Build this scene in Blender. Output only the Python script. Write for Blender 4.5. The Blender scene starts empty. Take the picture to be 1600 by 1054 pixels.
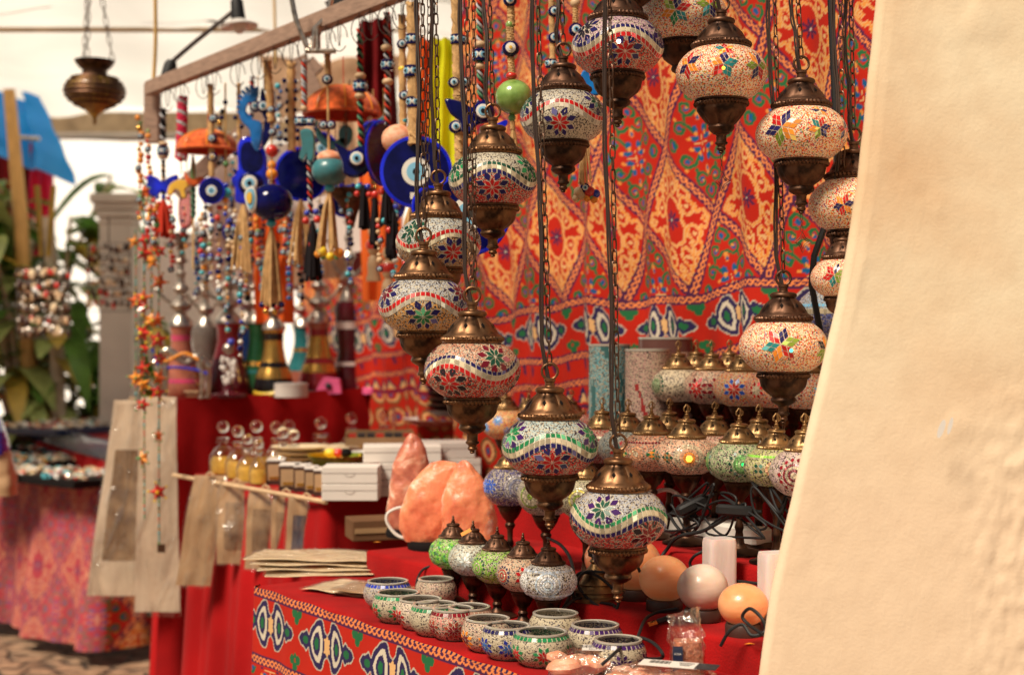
import bpy, math, random
import numpy as np
from mathutils import Vector, Matrix, noise
R=random.Random(7)
PI=math.pi
S=bpy.context.scene; COL=S.collection
F=2222.0; H=1.4
UX,UY=0.574,-0.819; NX,NY=0.819,0.574; OX,OY=-0.5167,2.863
def at(px,py,Y): return Vector(((px-800)/F*Y, Y, H-(py-527)/F*Y))
def st(s,t,z=0): return Vector((OX+s*UX+t*NX, OY+s*UY+t*NY, z))
def onshelf(px,t,z):
    k=(px-800)/F; Y=(t-(-(OX*NX+OY*NY)))/(k*NX+NY); return Vector((k*Y,Y,z))
def s_of(px,t):
    p=onshelf(px,t,0); return (p.x-OX)*UX+(p.y-OY)*UY
def onz(px,py,z):
    Y=(H-z)*F/(py-527.0); return Vector(((px-800)/F*Y,Y,z))
SROT=math.atan2(UY,UX)
def lin(h):
    h=h.lstrip('#'); o=[]
    for i in (0,2,4):
        x=int(h[i:i+2],16)/255.; o.append(x/12.92 if x<=.04045 else ((x+.055)/1.055)**2.4)
    return tuple(o)
# ---------- materials
MATS={}
def nt(name):
    m=bpy.data.materials.new(name); m.use_nodes=True; n=m.node_tree
    b=n.nodes['Principled BSDF']; MATS[name]=m; return m,n,b
def N(n,t,**k):
    x=n.nodes.new(t)
    for a,v in k.items():
        if a.startswith('i_'): x.inputs[a[2:].replace('_',' ')].default_value=v
        else: setattr(x,a,v)
    return x
def mat(name,col,rough=.6,metal=0,var=.15,vscale=12,bump=0,bscale=60,emit=0,trans=0,coat=0,alpha=1,sheen=0,sub=0,ior=None,col2=None,stretch=None,tlu=0,coord='Object'):
    if isinstance(col,str): col=lin(col)
    m,n,b=nt(name)
    tc=N(n,'ShaderNodeTexCoord'); src=tc.outputs[coord]
    if stretch:
        mp=N(n,'ShaderNodeMapping'); mp.inputs['Scale'].default_value=stretch; n.links.new(src,mp.inputs[0]); src=mp.outputs[0]
    no=N(n,'ShaderNodeTexNoise'); no.inputs['Scale'].default_value=vscale; no.inputs['Detail'].default_value=5; n.links.new(src,no.inputs['Vector'])
    r=N(n,'ShaderNodeValToRGB'); e=r.color_ramp.elements
    e[0].position=.3; e[1].position=.7
    c2=lin(col2) if isinstance(col2,str) else col2
    e[0].color=(*(c2 if c2 else [x*(1-var) for x in col]),1); e[1].color=(*[min(1,x*(1+(0 if c2 else var))) for x in col],1)
    n.links.new(no.outputs['Fac'],r.inputs[0]); n.links.new(r.outputs[0],b.inputs['Base Color'])
    b.inputs['Roughness'].default_value=rough; b.inputs['Metallic'].default_value=metal
    b.inputs['Transmission Weight'].default_value=trans; b.inputs['Coat Weight'].default_value=coat
    b.inputs['Alpha'].default_value=alpha; b.inputs['Sheen Weight'].default_value=sheen
    b.inputs['Subsurface Weight'].default_value=sub; b.inputs['Subsurface Scale'].default_value=.02
    if rough>=.84: b.inputs['Specular IOR Level'].default_value=.12
    if name in ('navy_glass',): b.inputs['Specular IOR Level'].default_value=.25
    if ior: b.inputs['IOR'].default_value=ior
    if emit: n.links.new(r.outputs[0],b.inputs['Emission Color']); b.inputs['Emission Strength'].default_value=emit
    if bump:
        n2=N(n,'ShaderNodeTexNoise'); n2.inputs['Scale'].default_value=bscale; n2.inputs['Detail'].default_value=6; n.links.new(src,n2.inputs['Vector'])
        bp=N(n,'ShaderNodeBump'); bp.inputs['Strength'].default_value=bump; bp.inputs['Distance'].default_value=.004
        n.links.new(n2.outputs['Fac'],bp.inputs['Height']); n.links.new(bp.outputs[0],b.inputs['Normal'])
    if tlu:
        tr=N(n,'ShaderNodeBsdfTranslucent'); n.links.new(r.outputs[0],tr.inputs[0])
        mx=N(n,'ShaderNodeMixShader'); mx.inputs[0].default_value=tlu
        n.links.new(b.outputs[0],mx.inputs[1]); n.links.new(tr.outputs[0],mx.inputs[2])
        n.links.new(mx.outputs[0],n.nodes['Material Output'].inputs[0])
    return m
def vcmat(name,rough=.85,sheen=.02,bump=.15,bscale=900,gain=None,tlu=0,emit=0):
    m,n,b=nt(name); a=N(n,'ShaderNodeAttribute',attribute_name='Col')
    no=N(n,'ShaderNodeTexNoise'); no.inputs['Scale'].default_value=9; no.inputs['Detail'].default_value=6
    tc=N(n,'ShaderNodeTexCoord'); n.links.new(tc.outputs['Object'],no.inputs['Vector'])
    mr=N(n,'ShaderNodeMapRange'); mr.inputs['To Min'].default_value=.72; mr.inputs['To Max'].default_value=1.2
    n.links.new(no.outputs['Fac'],mr.inputs[0])
    mu=N(n,'ShaderNodeVectorMath',operation='SCALE'); n.links.new(a.outputs['Color'],mu.inputs[0]); n.links.new(mr.outputs[0],mu.inputs['Scale'])
    n.links.new(mu.outputs[0],b.inputs['Base Color']); b.inputs['Roughness'].default_value=rough; b.inputs['Sheen Weight'].default_value=sheen; b.inputs['Specular IOR Level'].default_value=.12
    wv=N(n,'ShaderNodeTexNoise'); wv.inputs['Scale'].default_value=bscale; n.links.new(tc.outputs['Object'],wv.inputs['Vector'])
    bp=N(n,'ShaderNodeBump'); bp.inputs['Strength'].default_value=bump; bp.inputs['Distance'].default_value=.001
    n.links.new(wv.outputs['Fac'],bp.inputs['Height']); n.links.new(bp.outputs[0],b.inputs['Normal'])
    return m
def mosaicmat(name='mosaic',emit=.22,dk=.27):
    m,n,b=nt(name); L=n.links.new
    a=N(n,'ShaderNodeAttribute',attribute_name='Col')
    tc=N(n,'ShaderNodeTexCoord'); vo=N(n,'ShaderNodeTexVoronoi'); vo.inputs['Scale'].default_value=560; L(tc.outputs['Object'],vo.inputs['Vector'])
    sp=N(n,'ShaderNodeSeparateColor'); L(vo.outputs['Color'],sp.inputs[0])
    def step(src,th,op='GREATER_THAN'):
        x=N(n,'ShaderNodeMath',operation=op); L(src,x.inputs[0]); x.inputs[1].default_value=th; return x.outputs[0]
    def mix(f,A,B):
        x=N(n,'ShaderNodeMix',data_type='RGBA'); L(f,x.inputs[0])
        for s,i in ((A,6),(B,7)):
            if isinstance(s,tuple): x.inputs[i].default_value=(*s,1)
            else: L(s,x.inputs[i])
        return x.outputs[2]
    g1=mix(step(sp.outputs[0],.62),a.outputs['Color'],(.50,.42,.29))
    g1=mix(step(sp.outputs[1],dk,'LESS_THAN'),g1,(.05,.035,.04))
    rp=N(n,'ShaderNodeValToRGB'); rp.color_ramp.interpolation='CONSTANT'; e=rp.color_ramp.elements
    cs=[(0,(.62,.05,.02)),(.3,(.85,.25,.05)),(.5,(.75,.08,.03)),(.62,(.1,.22,.05)),(.72,(.03,.04,.2)),(.82,(.85,.45,.1)),(.92,(.5,.1,.12))]
    e[0].color=(*cs[0][1],1); e[1].position=.3; e[1].color=(*cs[1][1],1)
    for p,c in cs[2:]:
        q=e.new(p); q.color=(*c,1)
    L(sp.outputs[0],rp.inputs[0])
    g2=mix(step(sp.outputs[1],.47,'LESS_THAN'),a.outputs['Color'],rp.outputs[0])
    al=a.outputs['Alpha']
    g=mix(step(al,.25),g1,g2); r=mix(step(al,.75),g,a.outputs['Color'])
    L(r,b.inputs['Base Color']); L(r,b.inputs['Emission Color']); b.inputs['Emission Strength'].default_value=emit
    b.inputs['Roughness'].default_value=.2; b.inputs['Specular IOR Level'].default_value=.32
    bp=N(n,'ShaderNodeBump'); bp.inputs['Distance'].default_value=.0009; bp.invert=True
    L(vo.outputs['Distance'],bp.inputs['Height'])
    sm=N(n,'ShaderNodeMapRange'); sm.inputs['From Min'].default_value=.7; sm.inputs['From Max'].default_value=.8
    sm.inputs['To Min'].default_value=.8; sm.inputs['To Max'].default_value=0; L(al,sm.inputs[0]); L(sm.outputs[0],bp.inputs['Strength'])
    L(bp.outputs[0],b.inputs['Normal'])
    return m
def bronze(name,base,dark,rough=.33,glow=0):
    m,n,b=nt(name); L=n.links.new
    tc=N(n,'ShaderNodeTexCoord'); no=N(n,'ShaderNodeTexNoise'); no.inputs['Scale'].default_value=35; no.inputs['Detail'].default_value=7; L(tc.outputs['Object'],no.inputs[0])
    ge=N(n,'ShaderNodeNewGeometry'); ad=N(n,'ShaderNodeMath',operation='MULTIPLY_ADD')
    L(no.outputs['Fac'],ad.inputs[0]); ad.inputs[1].default_value=1.5; ad.inputs[2].default_value=-.58
    a2=N(n,'ShaderNodeMath',operation='MULTIPLY_ADD'); L(ge.outputs['Pointiness'],a2.inputs[0]); a2.inputs[1].default_value=1.6; L(ad.outputs[0],a2.inputs[2])
    r=N(n,'ShaderNodeValToRGB'); r.color_ramp.elements[0].position=.75; r.color_ramp.elements[0].color=(*dark,1); r.color_ramp.elements[1].position=1.25 if False else 1.0; r.color_ramp.elements[1].color=(*base,1)
    L(a2.outputs[0],r.inputs[0]); L(r.outputs[0],b.inputs['Base Color']); b.inputs['Metallic'].default_value=.85
    mr=N(n,'ShaderNodeMapRange'); mr.inputs['To Min'].default_value=rough-.1; mr.inputs['To Max'].default_value=rough+.2; L(no.outputs['Fac'],mr.inputs[0]); L(mr.outputs[0],b.inputs['Roughness'])
    bp=N(n,'ShaderNodeBump'); bp.inputs['Strength'].default_value=.25; bp.inputs['Distance'].default_value=.001; L(no.outputs['Fac'],bp.inputs['Height']); L(bp.outputs[0],b.inputs['Normal'])
    return m
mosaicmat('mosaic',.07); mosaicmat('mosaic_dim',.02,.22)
bronze('bronze',(.22,.11,.052),(.035,.017,.01),.36); bronze('bronze_dark',(.12,.06,.036),(.022,.012,.009),.4); bronze('brass',(.30,.175,.075),(.05,.027,.013),.34)
mat('black_hole',(.01,.008,.008),.9)
mat('chain_metal',(.13,.075,.05),.42,.8); mat('wire_dark',(.04,.022,.016),.6); mat('cable_black',(.007,.007,.008),.6); mat('cable_white',(.75,.72,.66),.4)
mat('lit_white',(1,.85,.7),.3,emit=5,var=.02); mat('lit_green',(.02,.9,.15),.3,emit=1.8); mat('lit_yellow',(1,.6,.05),.3,emit=2.2); mat('lit_teal',(.1,.8,.6),.3,emit=1.5)
mat('red_felt',(.33,.006,.006),.95,var=.3,vscale=9,bump=.5,bscale=300,sheen=.03)
mat('red_drape',(.35,.006,.007),.9,var=.3,vscale=3,bump=.3,bscale=30,sheen=.02)
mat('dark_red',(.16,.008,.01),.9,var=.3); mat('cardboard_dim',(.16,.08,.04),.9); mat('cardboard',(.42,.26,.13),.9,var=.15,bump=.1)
vcmat('printed_cloth'); 
mat('navy_glass',(.003,.004,.075),.1,coat=.15,var=.5,vscale=30); mat('cobalt_glass',(.006,.015,.48),.08,coat=.4,emit=.10,var=.7,vscale=18)  # cobalt_glass emits a little blue so figures and disc rims look backlit
mat('eye_white',(.82,.78,.7),.25,coat=.5,var=.04); mat('eye_sky',(.22,.52,.72),.2,coat=.5,var=.05); mat('eye_black',(.008,.008,.012),.15,coat=.5); mat('eye_yellow',(.85,.5,.06),.25,coat=.5)
mat('jute',(.56,.34,.15),.9,var=.25,vscale=60,bump=.5,bscale=300); mat('wood_light',(.62,.42,.24),.55,var=.15,vscale=40)
mat('wood_pole',(.62,.36,.12),.7,var=.2,stretch=(8,8,1)); mat('wood_beam',(.34,.22,.16),.75,var=.25,vscale=25,stretch=(1,1,6),bump=.4); mat('wood_dark',(.06,.025,.018),.5,var=.25,vscale=30)
mat('red_bead',(.6,.03,.02),.3,coat=.4); mat('blue_bead',(.02,.04,.42),.2,coat=.6); mat('turquoise',(.05,.42,.5),.3,coat=.4); mat('orange_bead',(.85,.3,.03),.35); mat('yellow_bead',(.85,.6,.04),.35); mat('green_bead',(.12,.32,.1),.3,coat=.3)
mat('black_thread',(.015,.012,.014),.85); mat('red_thread',(.5,.04,.02),.85); mat('green_thread',(.1,.25,.15),.85); mat('grey_thread',(.4,.4,.42),.8)
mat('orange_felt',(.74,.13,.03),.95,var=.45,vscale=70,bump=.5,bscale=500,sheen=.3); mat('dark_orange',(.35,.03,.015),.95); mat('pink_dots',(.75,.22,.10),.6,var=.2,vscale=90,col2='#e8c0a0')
mat('teal_paint',(.05,.17,.19),.35,vscale=70,coat=.2,col2='#3b8088'); mat('green_ceramic',(.32,.5,.13),.22,var=.3,vscale=45,coat=.7,col2='#5a7a28')
mat('glass_clear',(.95,.94,.9),.02,trans=1,ior=1.45,var=.01); pass; mat('glass_rim',(.42,.38,.32),.06,coat=.6,var=.1)
mat('perfume',(.88,.50,.10),.04,var=.4,vscale=25,trans=.25,emit=.12,ior=1.33,coat=.5); mat('pink_glass',(.75,.3,.3),.06,trans=.6,coat=.5)  # perfume emission stands in for light passing through the liquid
mat('white_card',(.74,.68,.62),.7,var=.04); mat('white_card_shadow',(.25,.2,.18),.9); mat('paper',(.78,.62,.40),.8,var=.12,vscale=8); mat('kraft',(.47,.29,.15),.75,var=.2,vscale=9,bump=.3,bscale=14,coat=.3)

m,n,b=nt('plastic_film'); n.nodes.remove(b); L=n.links.new
tc=N(n,'ShaderNodeTexCoord'); no=N(n,'ShaderNodeTexNoise'); no.inputs['Scale'].default_value=11; no.inputs['Detail'].default_value=4; no.inputs['Distortion'].default_value=1.5; mp=N(n,'ShaderNodeMapping'); mp.inputs['Scale'].default_value=(1.6,1.6,.55); L(tc.outputs['Object'],mp.inputs[0]); L(mp.outputs[0],no.inputs[0])
bp=N(n,'ShaderNodeBump'); bp.inputs['Distance'].default_value=.03; bp.inputs['Strength'].default_value=1; L(no.outputs[0],bp.inputs['Height'])
gl=N(n,'ShaderNodeBsdfGlossy'); gl.inputs['Roughness'].default_value=.16; gl.inputs[0].default_value=(1,.97,.92,1); L(bp.outputs[0],gl.inputs['Normal'])
tr=N(n,'ShaderNodeBsdfTransparent'); lw=N(n,'ShaderNodeLayerWeight'); lw.inputs[0].default_value=.35; L(bp.outputs[0],lw.inputs['Normal'])
mr=N(n,'ShaderNodeMapRange'); mr.inputs['To Min'].default_value=.07; mr.inputs['To Max'].default_value=.75; L(lw.outputs['Facing'],mr.inputs[0])
mx=N(n,'ShaderNodeMixShader'); L(mr.outputs[0],mx.inputs[0]); L(tr.outputs[0],mx.inputs[1]); L(gl.outputs[0],mx.inputs[2]); L(mx.outputs[0],n.nodes['Material Output'].inputs[0])
mat('selenite',(.70,.60,.57),.4,var=.14,vscale=6,stretch=(6,6,.6),sub=.4,bump=.25,bscale=30)
mat('silver',(.5,.44,.38),.33,.95,var=.5,vscale=60); mat('gold',(.72,.42,.1),.25,.9,var=.15)
mat('white_ceramic',(.8,.75,.7),.3,var=.05,coat=.3); mat('pillar_grey',(.52,.46,.40),.85,var=.15,vscale=4)
mat('orange_label',(.9,.3,.02),.6); mat('lime_label',(.4,.75,.05),.6); mat('print_black',(.02,.02,.025),.6); mat('label_navy',(.01,.02,.06),.4,coat=.5)
mat('pink_thing',(.8,.12,.3),.5,var=.2); mat('green_plastic',(.03,.3,.22),.4)
mat('tarp_blue',(.02,.30,.80),.45,col2='#2f9bea',vscale=4,bump=.8,bscale=6,tlu=.4); mat('canopy',(.95,.93,.88),.8,var=.06,vscale=1.5,tlu=.78); mat('glare_backdrop',(.95,.93,.9),.8,var=.03,vscale=1.5); mat('canopy_edge',(.45,.33,.2),.8,var=.2)
mat('white_wall',(.85,.8,.74),.9,var=.04,vscale=1); mat('pink_wall',(.82,.70,.64),.9,var=.08,vscale=1)
mat('scarf_yellow',(.72,.72,.02),.85,var=.15,vscale=4,tlu=.3); mat('scarf_orange',(.85,.16,.03),.85,var=.2,vscale=4,tlu=.3); mat('scarf_pink',(.75,.05,.12),.85,var=.2,tlu=.3); mat('scarf_beige',(.66,.45,.3),.85,var=.2,vscale=5,tlu=.3)
mat('leaf_green',(.17,.33,.07),.28,var=.35,vscale=7,coat=.3,tlu=.2); mat('leaf_yellow',(.55,.38,.06),.35,var=.35,vscale=7,tlu=.3); mat('leaf_pale',(.36,.42,.14),.4,var=.3,vscale=7,tlu=.2); mat('bark',(.5,.4,.3),.85,var=.2,vscale=14)
mat('twine',(.65,.42,.16),.85)
def saltmat(name,c1,c2,emit=.1,sc=9):
    m,n,b=nt(name); L=n.links.new; tc=N(n,'ShaderNodeTexCoord')
    a=N(n,'ShaderNodeTexNoise'); a.inputs['Scale'].default_value=sc*2; a.inputs['Detail'].default_value=8; a.inputs['Roughness'].default_value=.6; a.inputs['Distortion'].default_value=.6; L(tc.outputs['Object'],a.inputs[0])
    r=N(n,'ShaderNodeValToRGB'); e=r.color_ramp.elements; e[0].position=.36; e[0].color=(*c2,1); e[1].position=.55; e[1].color=(*c1,1); q=e.new(.66); q.color=(.90,.62,.46,1)
    L(a.outputs[0],r.inputs[0]); L(r.outputs[0],b.inputs['Base Color']); L(r.outputs[0],b.inputs['Emission Color']); b.inputs['Emission Strength'].default_value=emit
    b.inputs['Roughness'].default_value=.38; b.inputs['Subsurface Weight'].default_value=.35; b.inputs['Subsurface Scale'].default_value=.015
    v=N(n,'ShaderNodeTexVoronoi'); v.inputs['Scale'].default_value=38; v.feature='SMOOTH_F1'; L(tc.outputs['Object'],v.inputs[0])
    bp=N(n,'ShaderNodeBump'); bp.inputs['Strength'].default_value=.55; bp.inputs['Distance'].default_value=.012; L(v.outputs['Distance'],bp.inputs['Height'])
    a2=N(n,'ShaderNodeTexNoise'); a2.inputs['Scale'].default_value=120; a2.inputs['Detail'].default_value=5; L(tc.outputs['Object'],a2.inputs[0])
    b2=N(n,'ShaderNodeBump'); b2.inputs['Strength'].default_value=.4; b2.inputs['Distance'].default_value=.004; L(a2.outputs[0],b2.inputs['Height']); L(bp.outputs[0],b2.inputs['Normal']); L(b2.outputs[0],b.inputs['Normal'])
    return m
saltmat('salt_orange',(.80,.28,.13),(.62,.15,.07),.10,7); saltmat('salt_red',(.62,.22,.13),(.36,.08,.05),.04,10); saltmat('salt_pale',(.82,.42,.27),(.72,.27,.15),.08,6)
mat('sphere_white',(.80,.68,.58),.34,var=.1,vscale=14,stretch=(1,1,3),bump=.15,coat=.15,sub=.4,col2=(.72,.5,.38)); mat('sphere_orange',(.85,.42,.2),.34,var=.1,vscale=14,stretch=(1,1,3),bump=.15,coat=.15,sub=.4,col2=(.8,.27,.09),emit=.08)
mat('salt_crumbs',(.72,.27,.14),.5,var=.1,vscale=160,col2=(.4,.1,.05),bump=1,bscale=200)
m,n,b=nt('bottle_glass'); n.nodes.remove(b); gl=N(n,'ShaderNodeBsdfGlossy'); gl.inputs['Roughness'].default_value=.05; tr=N(n,'ShaderNodeBsdfTransparent'); tr.inputs[0].default_value=(1,.95,.85,1); lw=N(n,'ShaderNodeLayerWeight'); lw.inputs[0].default_value=.3; mx=N(n,'ShaderNodeMixShader'); n.links.new(lw.outputs['Facing'],mx.inputs[0]); n.links.new(tr.outputs[0],mx.inputs[1]); n.links.new(gl.outputs[0],mx.inputs[2]); n.links.new(mx.outputs[0],n.nodes['Material Output'].inputs[0])
for nm,c in dict(hk_copper=(.5,.16,.1),hk_pink=(.75,.08,.2),hk_maroon=(.12,.01,.02),hk_blue=(.01,.09,.4),hk_green=(.02,.14,.05),hk_black=(.012,.01,.012),hk_red=(.35,.02,.03),hk_smoke=(.2,.16,.14),hk_teal=(.03,.25,.27)).items(): mat(nm,[q*.7 for q in c],.15,var=.3,vscale=20,coat=.2)
# ---------- mesh builder
class MB:
    def __init__(s): s.v=[];s.f=[];s.m=[];s.c=[];s.ms=[]
    def mi(s,m):
        if m not in s.ms: s.ms.append(m)
        return s.ms.index(m)
    def add(s,vs,fs,m,col=None):
        o=len(s.v); s.v.extend([tuple(p) for p in vs]); k=s.mi(m)
        for f in fs: s.f.append([o+i for i in f]); s.m.append(k); s.c.append(col)
        return s
    def lathe(s,prof,m,seg=32,o=(0,0,0),mod=None,col=None,M=None,cap=True):
        vs=[];fs=[];n=len(prof)
        for i,(r,z) in enumerate(prof):
            for j in range(seg):
                a=2*PI*j/seg; rr=max(r,1e-5)
                if mod: rr=rr*mod(a,i,z)
                p=Vector((rr*math.cos(a),rr*math.sin(a),z))
                if M: p=M@p
                vs.append((p.x+o[0],p.y+o[1],p.z+o[2]))
        for i in range(n-1):
            for j in range(seg):
                k=(j+1)%seg; fs.append((i*seg+j,i*seg+k,(i+1)*seg+k,(i+1)*seg+j))
        if cap:
            if prof[0][0]>1e-4: fs.append(tuple(range(seg-1,-1,-1)))
            if prof[-1][0]>1e-4: fs.append(tuple((n-1)*seg+j for j in range(seg)))
        return s.add(vs,fs,m,col)
    def ball(s,c,r,m,sx=1,sy=1,sz=1,seg=16,rings=9,col=None,rx=0):
        pr=[(r*math.sin(PI*i/rings),-r*math.cos(PI*i/rings)) for i in range(rings+1)]
        M=Matrix.Diagonal((sx,sy,sz)); 
        if rx: M=Matrix.Rotation(rx,3,'Y')@M
        return s.lathe(pr,m,seg,c,M=M,col=col,cap=False)
    def tube(s,pts,r,m,seg=6,closed=False,col=None,cap=True):
        pts=[Vector(p) for p in pts]; n=len(pts); rs=r if isinstance(r,(list,tuple)) else [r]*n
        vs=[];fs=[];up=Vector((0.13,.2,.97)).normalized(); prev=None
        for i in range(n):
            if closed: t=pts[(i+1)%n]-pts[i-1]
            else: t=pts[min(i+1,n-1)]-pts[max(i-1,0)]
            if t.length<1e-9: t=Vector((0,0,1))
            t.normalize()
            if prev is None:
                a=t.cross(up); 
                if a.length<.05: a=t.cross(Vector((1,0,0)))
            else: a=prev-t*prev.dot(t)
            if a.length<1e-6: a=t.orthogonal()
            a.normalize(); prev=a; b=t.cross(a)
            for j in range(seg):
                g=2*PI*j/seg; vs.append(pts[i]+(a*math.cos(g)+b*math.sin(g))*rs[i])
        for i in range(n if closed else n-1):
            k=(i+1)%n
            for j in range(seg): l=(j+1)%seg; fs.append((i*seg+j,i*seg+l,k*seg+l,k*seg+j))
        if cap and not closed: fs.append(tuple(range(seg-1,-1,-1))); fs.append(tuple((n-1)*seg+j for j in range(seg)))
        return s.add(vs,fs,m,col)
    def box(s,c,d,m,rz=0,bev=0,M=None):
        x,y,z=[q/2 for q in d]; cs,sn=math.cos(rz),math.sin(rz)
        if not bev:
            P=[(i*x,j*y,k*z) for k in (-1,1) for i,j in ((-1,-1),(1,-1),(1,1),(-1,1))]
            fs=[(3,2,1,0),(4,5,6,7)]+[(i,(i+1)%4,(i+1)%4+4,i+4) for i in range(4)]
        else:
            P=[];e=bev
            for zz,ins in ((-z,e),(-z+e,0),(z-e,0),(z,e)):
                X,Y=x-ins,y-ins
                for a,b in ((-X+e,-Y),(X-e,-Y),(X,-Y+e),(X,Y-e),(X-e,Y),(-X+e,Y),(-X,Y-e),(-X,-Y+e)): P.append((a,b,zz))
            fs=[tuple(range(7,-1,-1)),tuple(range(24,32))]+[(r*8+i,r*8+(i+1)%8,r*8+8+(i+1)%8,r*8+8+i) for r in range(3) for i in range(8)]
        vs=[]
        for p in P:
            q=Vector((p[0]*cs-p[1]*sn,p[0]*sn+p[1]*cs,p[2]))
            if M: q=M@q
            vs.append(q+Vector(c))
        return s.add(vs,fs,m)
    def prism(s,out,y0,y1,m,o=(0,0,0),bev=0):   # outline in xz plane, extruded along y
        n=len(out); vs=[]; cx=sum(p[0] for p in out)/n; cz=sum(p[1] for p in out)/n
        def ring(y,k): return [(o[0]+cx+(p[0]-cx)*k,o[1]+y,o[2]+cz+(p[1]-cz)*k) for p in out]
        rings=[ring(y0,1-bev),ring(y0+(y1-y0)*.25,1),ring(y0+(y1-y0)*.75,1),ring(y1,1-bev)] if bev else [ring(y0,1),ring(y1,1)]
        for r_ in rings: vs+=r_
        fs=[tuple(range(n-1,-1,-1)),tuple(range((len(rings)-1)*n,len(rings)*n))]
        for q in range(len(rings)-1): fs+=[(q*n+i,q*n+(i+1)%n,q*n+n+(i+1)%n,q*n+n+i) for i in range(n)]
        return s.add(vs,fs,m)
    def build(s,name,parent=None,loc=None,ang=35,flat=False):
        me=bpy.data.meshes.new(name); me.from_pydata(s.v,[],s.f)
        for k in s.ms: me.materials.append(MATS[k])
        me.polygons.foreach_set('material_index',s.m)
        if any(c is not None for c in s.c):
            at_=me.color_attributes.new('Col','FLOAT_COLOR','CORNER'); arr=[]
            for p,c in zip(me.polygons,s.c):
                c=c if c is not None else (.8,.8,.8,1)
                if len(c)==3: c=(*c,1)
                arr.extend(list(c)*p.loop_total)
            at_.data.foreach_set('color',arr)
        if not flat:
            me.shade_smooth(); me.set_sharp_from_angle(angle=math.radians(ang))
        me.update()
        return link(name,me,parent,loc)
def link(name,me,parent=None,loc=None):
    o=bpy.data.objects.new(name,me); COL.objects.link(o)
    if parent: o.parent=parent
    if loc is not None: o.location=loc
    return o
def thing(name,label,cat,loc=(0,0,0),group=None,rz=0):
    o=bpy.data.objects.new(name,None); COL.objects.link(o); o.location=loc; o.rotation_euler=(0,0,rz); o.empty_display_size=.05
    o['label']=label;o['category']=cat
    if group:o['group']=group
    return o
def tag(o,label,cat,group=None,loc=None):
    o['label']=label;o['category']=cat
    if group:o['group']=group
    return o
def copy_tree(o,parent=None):
    c=o.copy(); COL.objects.link(c); c.parent=parent
    for ch in list(o.children): copy_tree(ch,c)
    return c
def struct(o): o['kind']='structure'; return o
def cat_rom(P,k=8,closed=False):
    P=[Vector(p) for p in P]; n=len(P); out=[]
    rng=range(n) if closed else range(n-1)
    for i in rng:
        g=lambda j:P[j%n] if closed else P[max(0,min(n-1,j))]
        a,b,c,d=g(i-1),g(i),g(i+1),g(i+2)
        for q in range(k):
            t=q/k; out.append(.5*((2*b)+(c-a)*t+(2*a-5*b+4*c-d)*t*t+(3*b-a-3*c+d)*t**3))
    if not closed: out.append(P[-1])
    return out
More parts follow.
